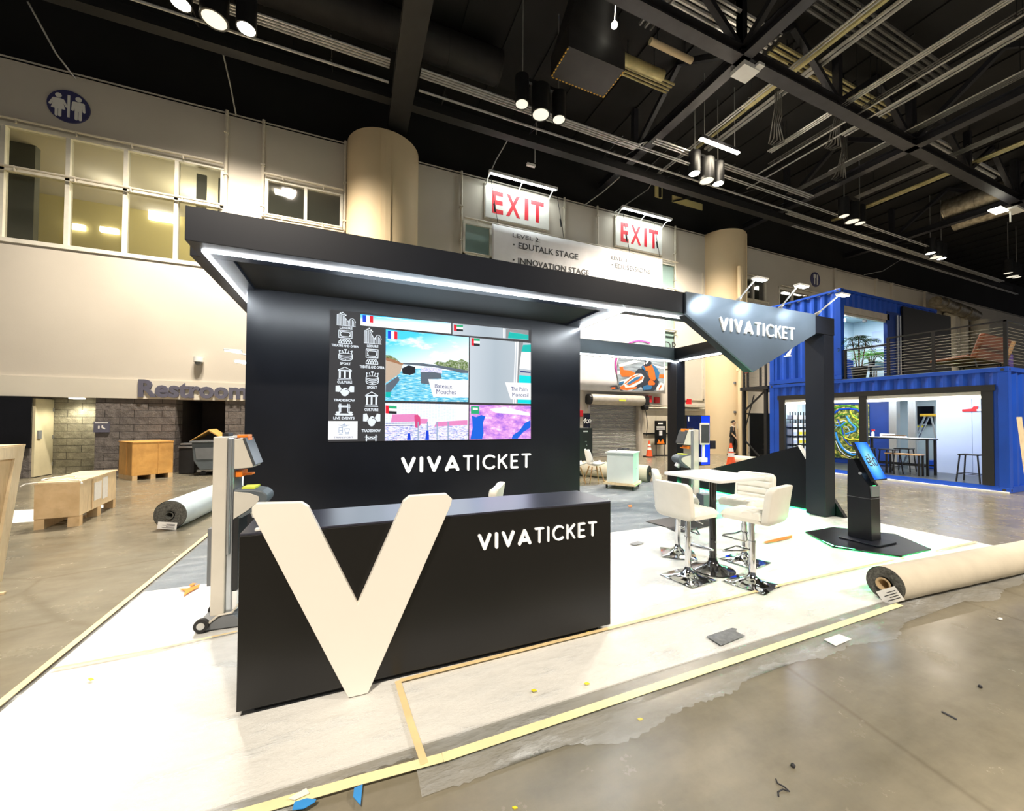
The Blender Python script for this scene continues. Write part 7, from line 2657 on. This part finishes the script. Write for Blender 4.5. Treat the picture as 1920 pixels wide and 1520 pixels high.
# thin sagging cables from the wall top to the ceiling
for pts, L in ((((142, 148), (105, 100), (52, 3)), 'thin pale cable hanging over the wall above the round restroom sign'), (((443, 218), (432, 160), (417, 95)), 'thin pale cable over the wall left of the round column'), (((912, 340), (930, 300), (952, 262)), 'thin cable running up from the first EXIT board'), (((1095, 385), (1130, 360), (1162, 332)), 'thin cable between the two EXIT boards'), (((1152, 398), (1215, 355), (1224, 340)), 'thin cable running up from the second EXIT board'), (((1620, 515), (1655, 508), (1692, 485)), 'thin cable over the far wall beside the round fork sign')):
    P = [at(*pts[0], Y=14.15), at(*pts[1], Y=13.7), at(*pts[2], Y=13.2)]
    tag(MB().tube(P, .022, 6).build('hanging_cable', 'conduit_grey', smooth=True), L, 'cable')
tag(MB().tube([at(1003, 305, Y=12.9), at(1003, 282, Y=12.9), at(1005, 266, Y=12.9), (at(1005, 266, Y=12.9).x, 12.9, 14.055)], .012, 6).box(*[v for v in (at(988, 307, Y=12.9).x, at(1003, 307, Y=12.9).x, 12.85, 12.95, at(996, 309, Y=12.9).z - .06, at(996, 309, Y=12.9).z + .03)]).build('small_spotlight', 'plain_white'), 'small white hanging fixture above the first EXIT board', 'fixture')

# ducts and equipment
def duct(pa, pb, r, m, lab, n=18):
    t = thing('air_duct', lab, 'duct', tuple(pa))
    MB().cyl(pa, pb, r, n=n).build('tube', m, t, smooth=True)
    mb = MB()
    d = Vector(pb) - Vector(pa)
    k = max(2, int(d.length / 1.5))
    for i in range(k + 1):
        c = Vector(pa) + d * (i / k)
        mb.cyl(c - d.normalized() * .03, c + d.normalized() * .03, r * 1.03, n=n)
    mb.build('band', m, t, smooth=True)
    for f_ in (.15, .85):
        c = Vector(pa) + d * f_
        MB().tube([(c.x, c.y, c.z + r), (c.x, c.y, 14.055)], .012, 5).build('hanger_rod', 'black_steel', t)


a = at(1867, 362, Z=12.9)
b = at(1723, 420, Z=12.9)
duct((a.x, a.y - .5, 12.9), (a.x, 10.1, 12.9), .55, 'duct_silver', 'silver insulated round duct at the right below the third truss')
a = at(1800, 415, Z=12.4)
duct((a.x, 6.0, 12.4), (a.x, 10.1, 12.4), .4, 'duct_silver', 'second silver insulated duct lower at the right')
a = at(870, 75, Z=13)
duct((-4, 12.0, 13.3), (4.4, 12.0, 13.3), .5, 'duct_dark', 'dark round duct above the hanging cylinder lamps')
a = at(1330, 130, Z=13)
duct((8.2, at(1330, 130, Z=13).y, 13.0), (9.8, at(1330, 130, Z=13).y, 13.0), .09, 'column_paint', 'short cream pipe left of the white junction box')
a = at(1290, 165, Z=12.8)
duct((7.2, a.y, 12.8), (9.2, a.y, 12.8), .16, 'conduit_yellow_lit', 'short thick yellowish pipe below the short cream pipe')
# hazard-marked hopper hanging from the ceiling
P = [at(*p, Z=11.5) for p in ((1033, 145), (1131, 183), (1157, 152), (1053, 112))]
t = thing('air_unit', 'dark ceiling unit with a dashed orange hazard border on its underside', 'air unit', (6.1, 9.5, 11.5))
x0, x1, y0, y1 = 5.22, 7.05, 8.8, 9.81
MB().box(x0, x1, y0, y1, 11.5, 12.1).build('hood', 'duct_dark', t)
MB().prism([(x0, 12.1), (x1, 12.1), (x1 - .35, 13.99), (x0 + .55, 13.99)], y0 + .1, y1 - .1, 'xz').build('plenum', 'duct_dark', t)
mb = MB()
for i in range(17):
    mb.box(x0 + .05 + i * .108, x0 + .11 + i * .108, y1 - .03, y1 + .004, 11.494, 11.52)
for i in range(9):
    mb.box(x0 - .004, x0 + .03, y0 + .05 + i * .108, y0 + .11 + i * .108, 11.494, 11.52)
    mb.box(x1 - .03, x1 + .004, y0 + .05 + i * .108, y0 + .11 + i * .108, 11.494, 11.52)
mb.build('hazard_border', 'hazard_tape', t, label='dashed orange border')
c = at(1152, 47, Z=12.4)
tag(MB().ball((c.x, c.y, 12.4), .09, 12, 8).tube([(c.x, c.y, 12.45), (c.x + .1, c.y, 13.9)], .012, 5).build('bulb', 'lamp_warm_soft', smooth=True), 'single small pale bulb beside the dark ceiling unit', 'bulb')
c = at(1395, 136, Z=11.93)
tag(MB().box(c.x - .32, c.x + .32, c.y - .26, c.y + .2, 11.86, 11.99).box(c.x + .1, c.x + .34, c.y - .4, c.y - .26, 11.9, 11.98).build('junction_box', 'plain_white'), 'white junction box under the truss crossing', 'junction box')


# lamps: clusters of three black cylinders
def cluster(x, y, lit, lab, z=10.75):
    t = thing('cylinder_lamp', lab, 'hanging lamp', (x, y, z))
    for dx, r, dz, ms in ((-.62, .21, .12, lit), (0, .28, 0, False), (.62, .21, .04, lit)):
        h = MB().cyl((x + dx, y, z + dz), (x + dx, y, z + dz + .78), r, n=22).build('housing', 'black_metal', t, smooth=True)
        MB().cyl((x + dx, y, z + dz - .012), (x + dx, y, z + dz - .001), r * .86, n=22).build('lens', 'lamp_glow' if ms else 'lens_off_glow', h, smooth=True)
        MB().lathe([(r * .86, z + dz - .02), (r * 1.0, z + dz - .02), (r * 1.0, z + dz - .001), (r * .87, z + dz - .001), (r * .86, z + dz - .02)], (x + dx, y, 0), 22, caps=False).build('rim', 'black_metal', h)
    MB().box(x - .8, x + .8, y - .05, y + .05, z + .82, z + .92).build('yoke', 'black_metal', t)
    for dx in (-.6, .6):
        MB().tube([(x + dx, y, z + .92), (x + dx, y, 14.055)], .016, 6).build('drop_cord', 'conduit_grey', t)


cluster(-3.0, 10.75, True, 'blazing warm lamp cluster at the top left of the picture')
cluster(12.4, 10.7, True, 'blazing warm lamp cluster above the far EXIT board')
cluster(29.8, 10.75, True, 'blazing warm lamp cluster at the far right above the blue container')
cluster(5.15, 10.3, False, 'unlit cluster of three hanging black cylinder lamps near the top centre')
cluster(21.0, 10.3, False, 'unlit cluster of three hanging black cylinder lamps at the right, by golden-lit pipes')
cluster(38.0, 10.3, False, 'farthest unlit cluster of black cylinder lamps, near the right edge')
a, b = at(1313, 261, Z=11.6), at(1381, 291, Z=11.6)
t = thing('linear_lamp', 'bright linear tube lamp hanging above the blazing lamp cluster', 'hanging lamp', (a.x, a.y, 11.6))
MB().box(a.x, b.x, a.y - .07, a.y + .07, 11.64, 11.75).build('housing', 'black_metal', t)
MB().box(a.x, b.x, a.y - .06, a.y + .06, 11.6, 11.639).build('tube', 'lamp_glow', t)
MB().tube([(a.x + .2, a.y, 11.75), (a.x + .2, a.y, 14.055)], .012, 5).tube([(b.x - .2, a.y, 11.75), (b.x - .2, a.y, 14.055)], .012, 5).build('drop_cord', 'conduit_grey', t)
lamp('linear_glow', 'POINT', ((a.x + b.x) / 2, a.y - .3, 11.5), 60, WARM, radius=.2)
for s in (-1.2, 1.2):
    pass
for i, (px, py, L) in enumerate(((1873, 396, 'small bright white flood lamp under the third truss at the right edge'),)):
    c = at(px, py, Z=11.5)
    tag(MB().box(c.x - .5, c.x + .35, c.y - .2, c.y + .2, 11.5, 11.55).build('flood_lamp', 'lamp_warm_soft'), L, 'hanging lamp')
    tag(MB().tube([(c.x + .5, c.y - .2, 11.0), (c.x + .5, c.y - .2, 11.5)], .03, 6).box(c.x + .2, c.x + 1.1, c.y - .5, c.y - .1, 11.5, 11.6).build('sensor', 'plain_white'), 'white sensor with a short stem beside the small bright flood lamp', 'sensor')
# catwalk opening seen behind the second EXIT cable
a, b = at(1228, 345, Y=14.72), at(1284, 385, Y=14.72)
t = thing('catwalk_opening', 'yellow-lit catwalk doorway with railings high above the second EXIT board', 'opening', (a.x, 14.72, b.z))
MB().box(a.x, a.x + .45, 14.70, 14.745, b.z, a.z).box(a.x + 1.1, b.x + 1.2, 14.70, 14.745, b.z, a.z - .3).build('lit_wall', 'room_wall', t)
MB().box(a.x + .2, a.x + .3, 14.6, 14.69, b.z, a.z).bar((a.x + 1.1, 14.66, b.z), (b.x + 1.2, 14.66, b.z + .8), .06).bar((a.x + 1.1, 14.66, b.z + .5), (b.x + 1.2, 14.66, b.z + 1.2), .06).build('railing', 'black_steel', t)
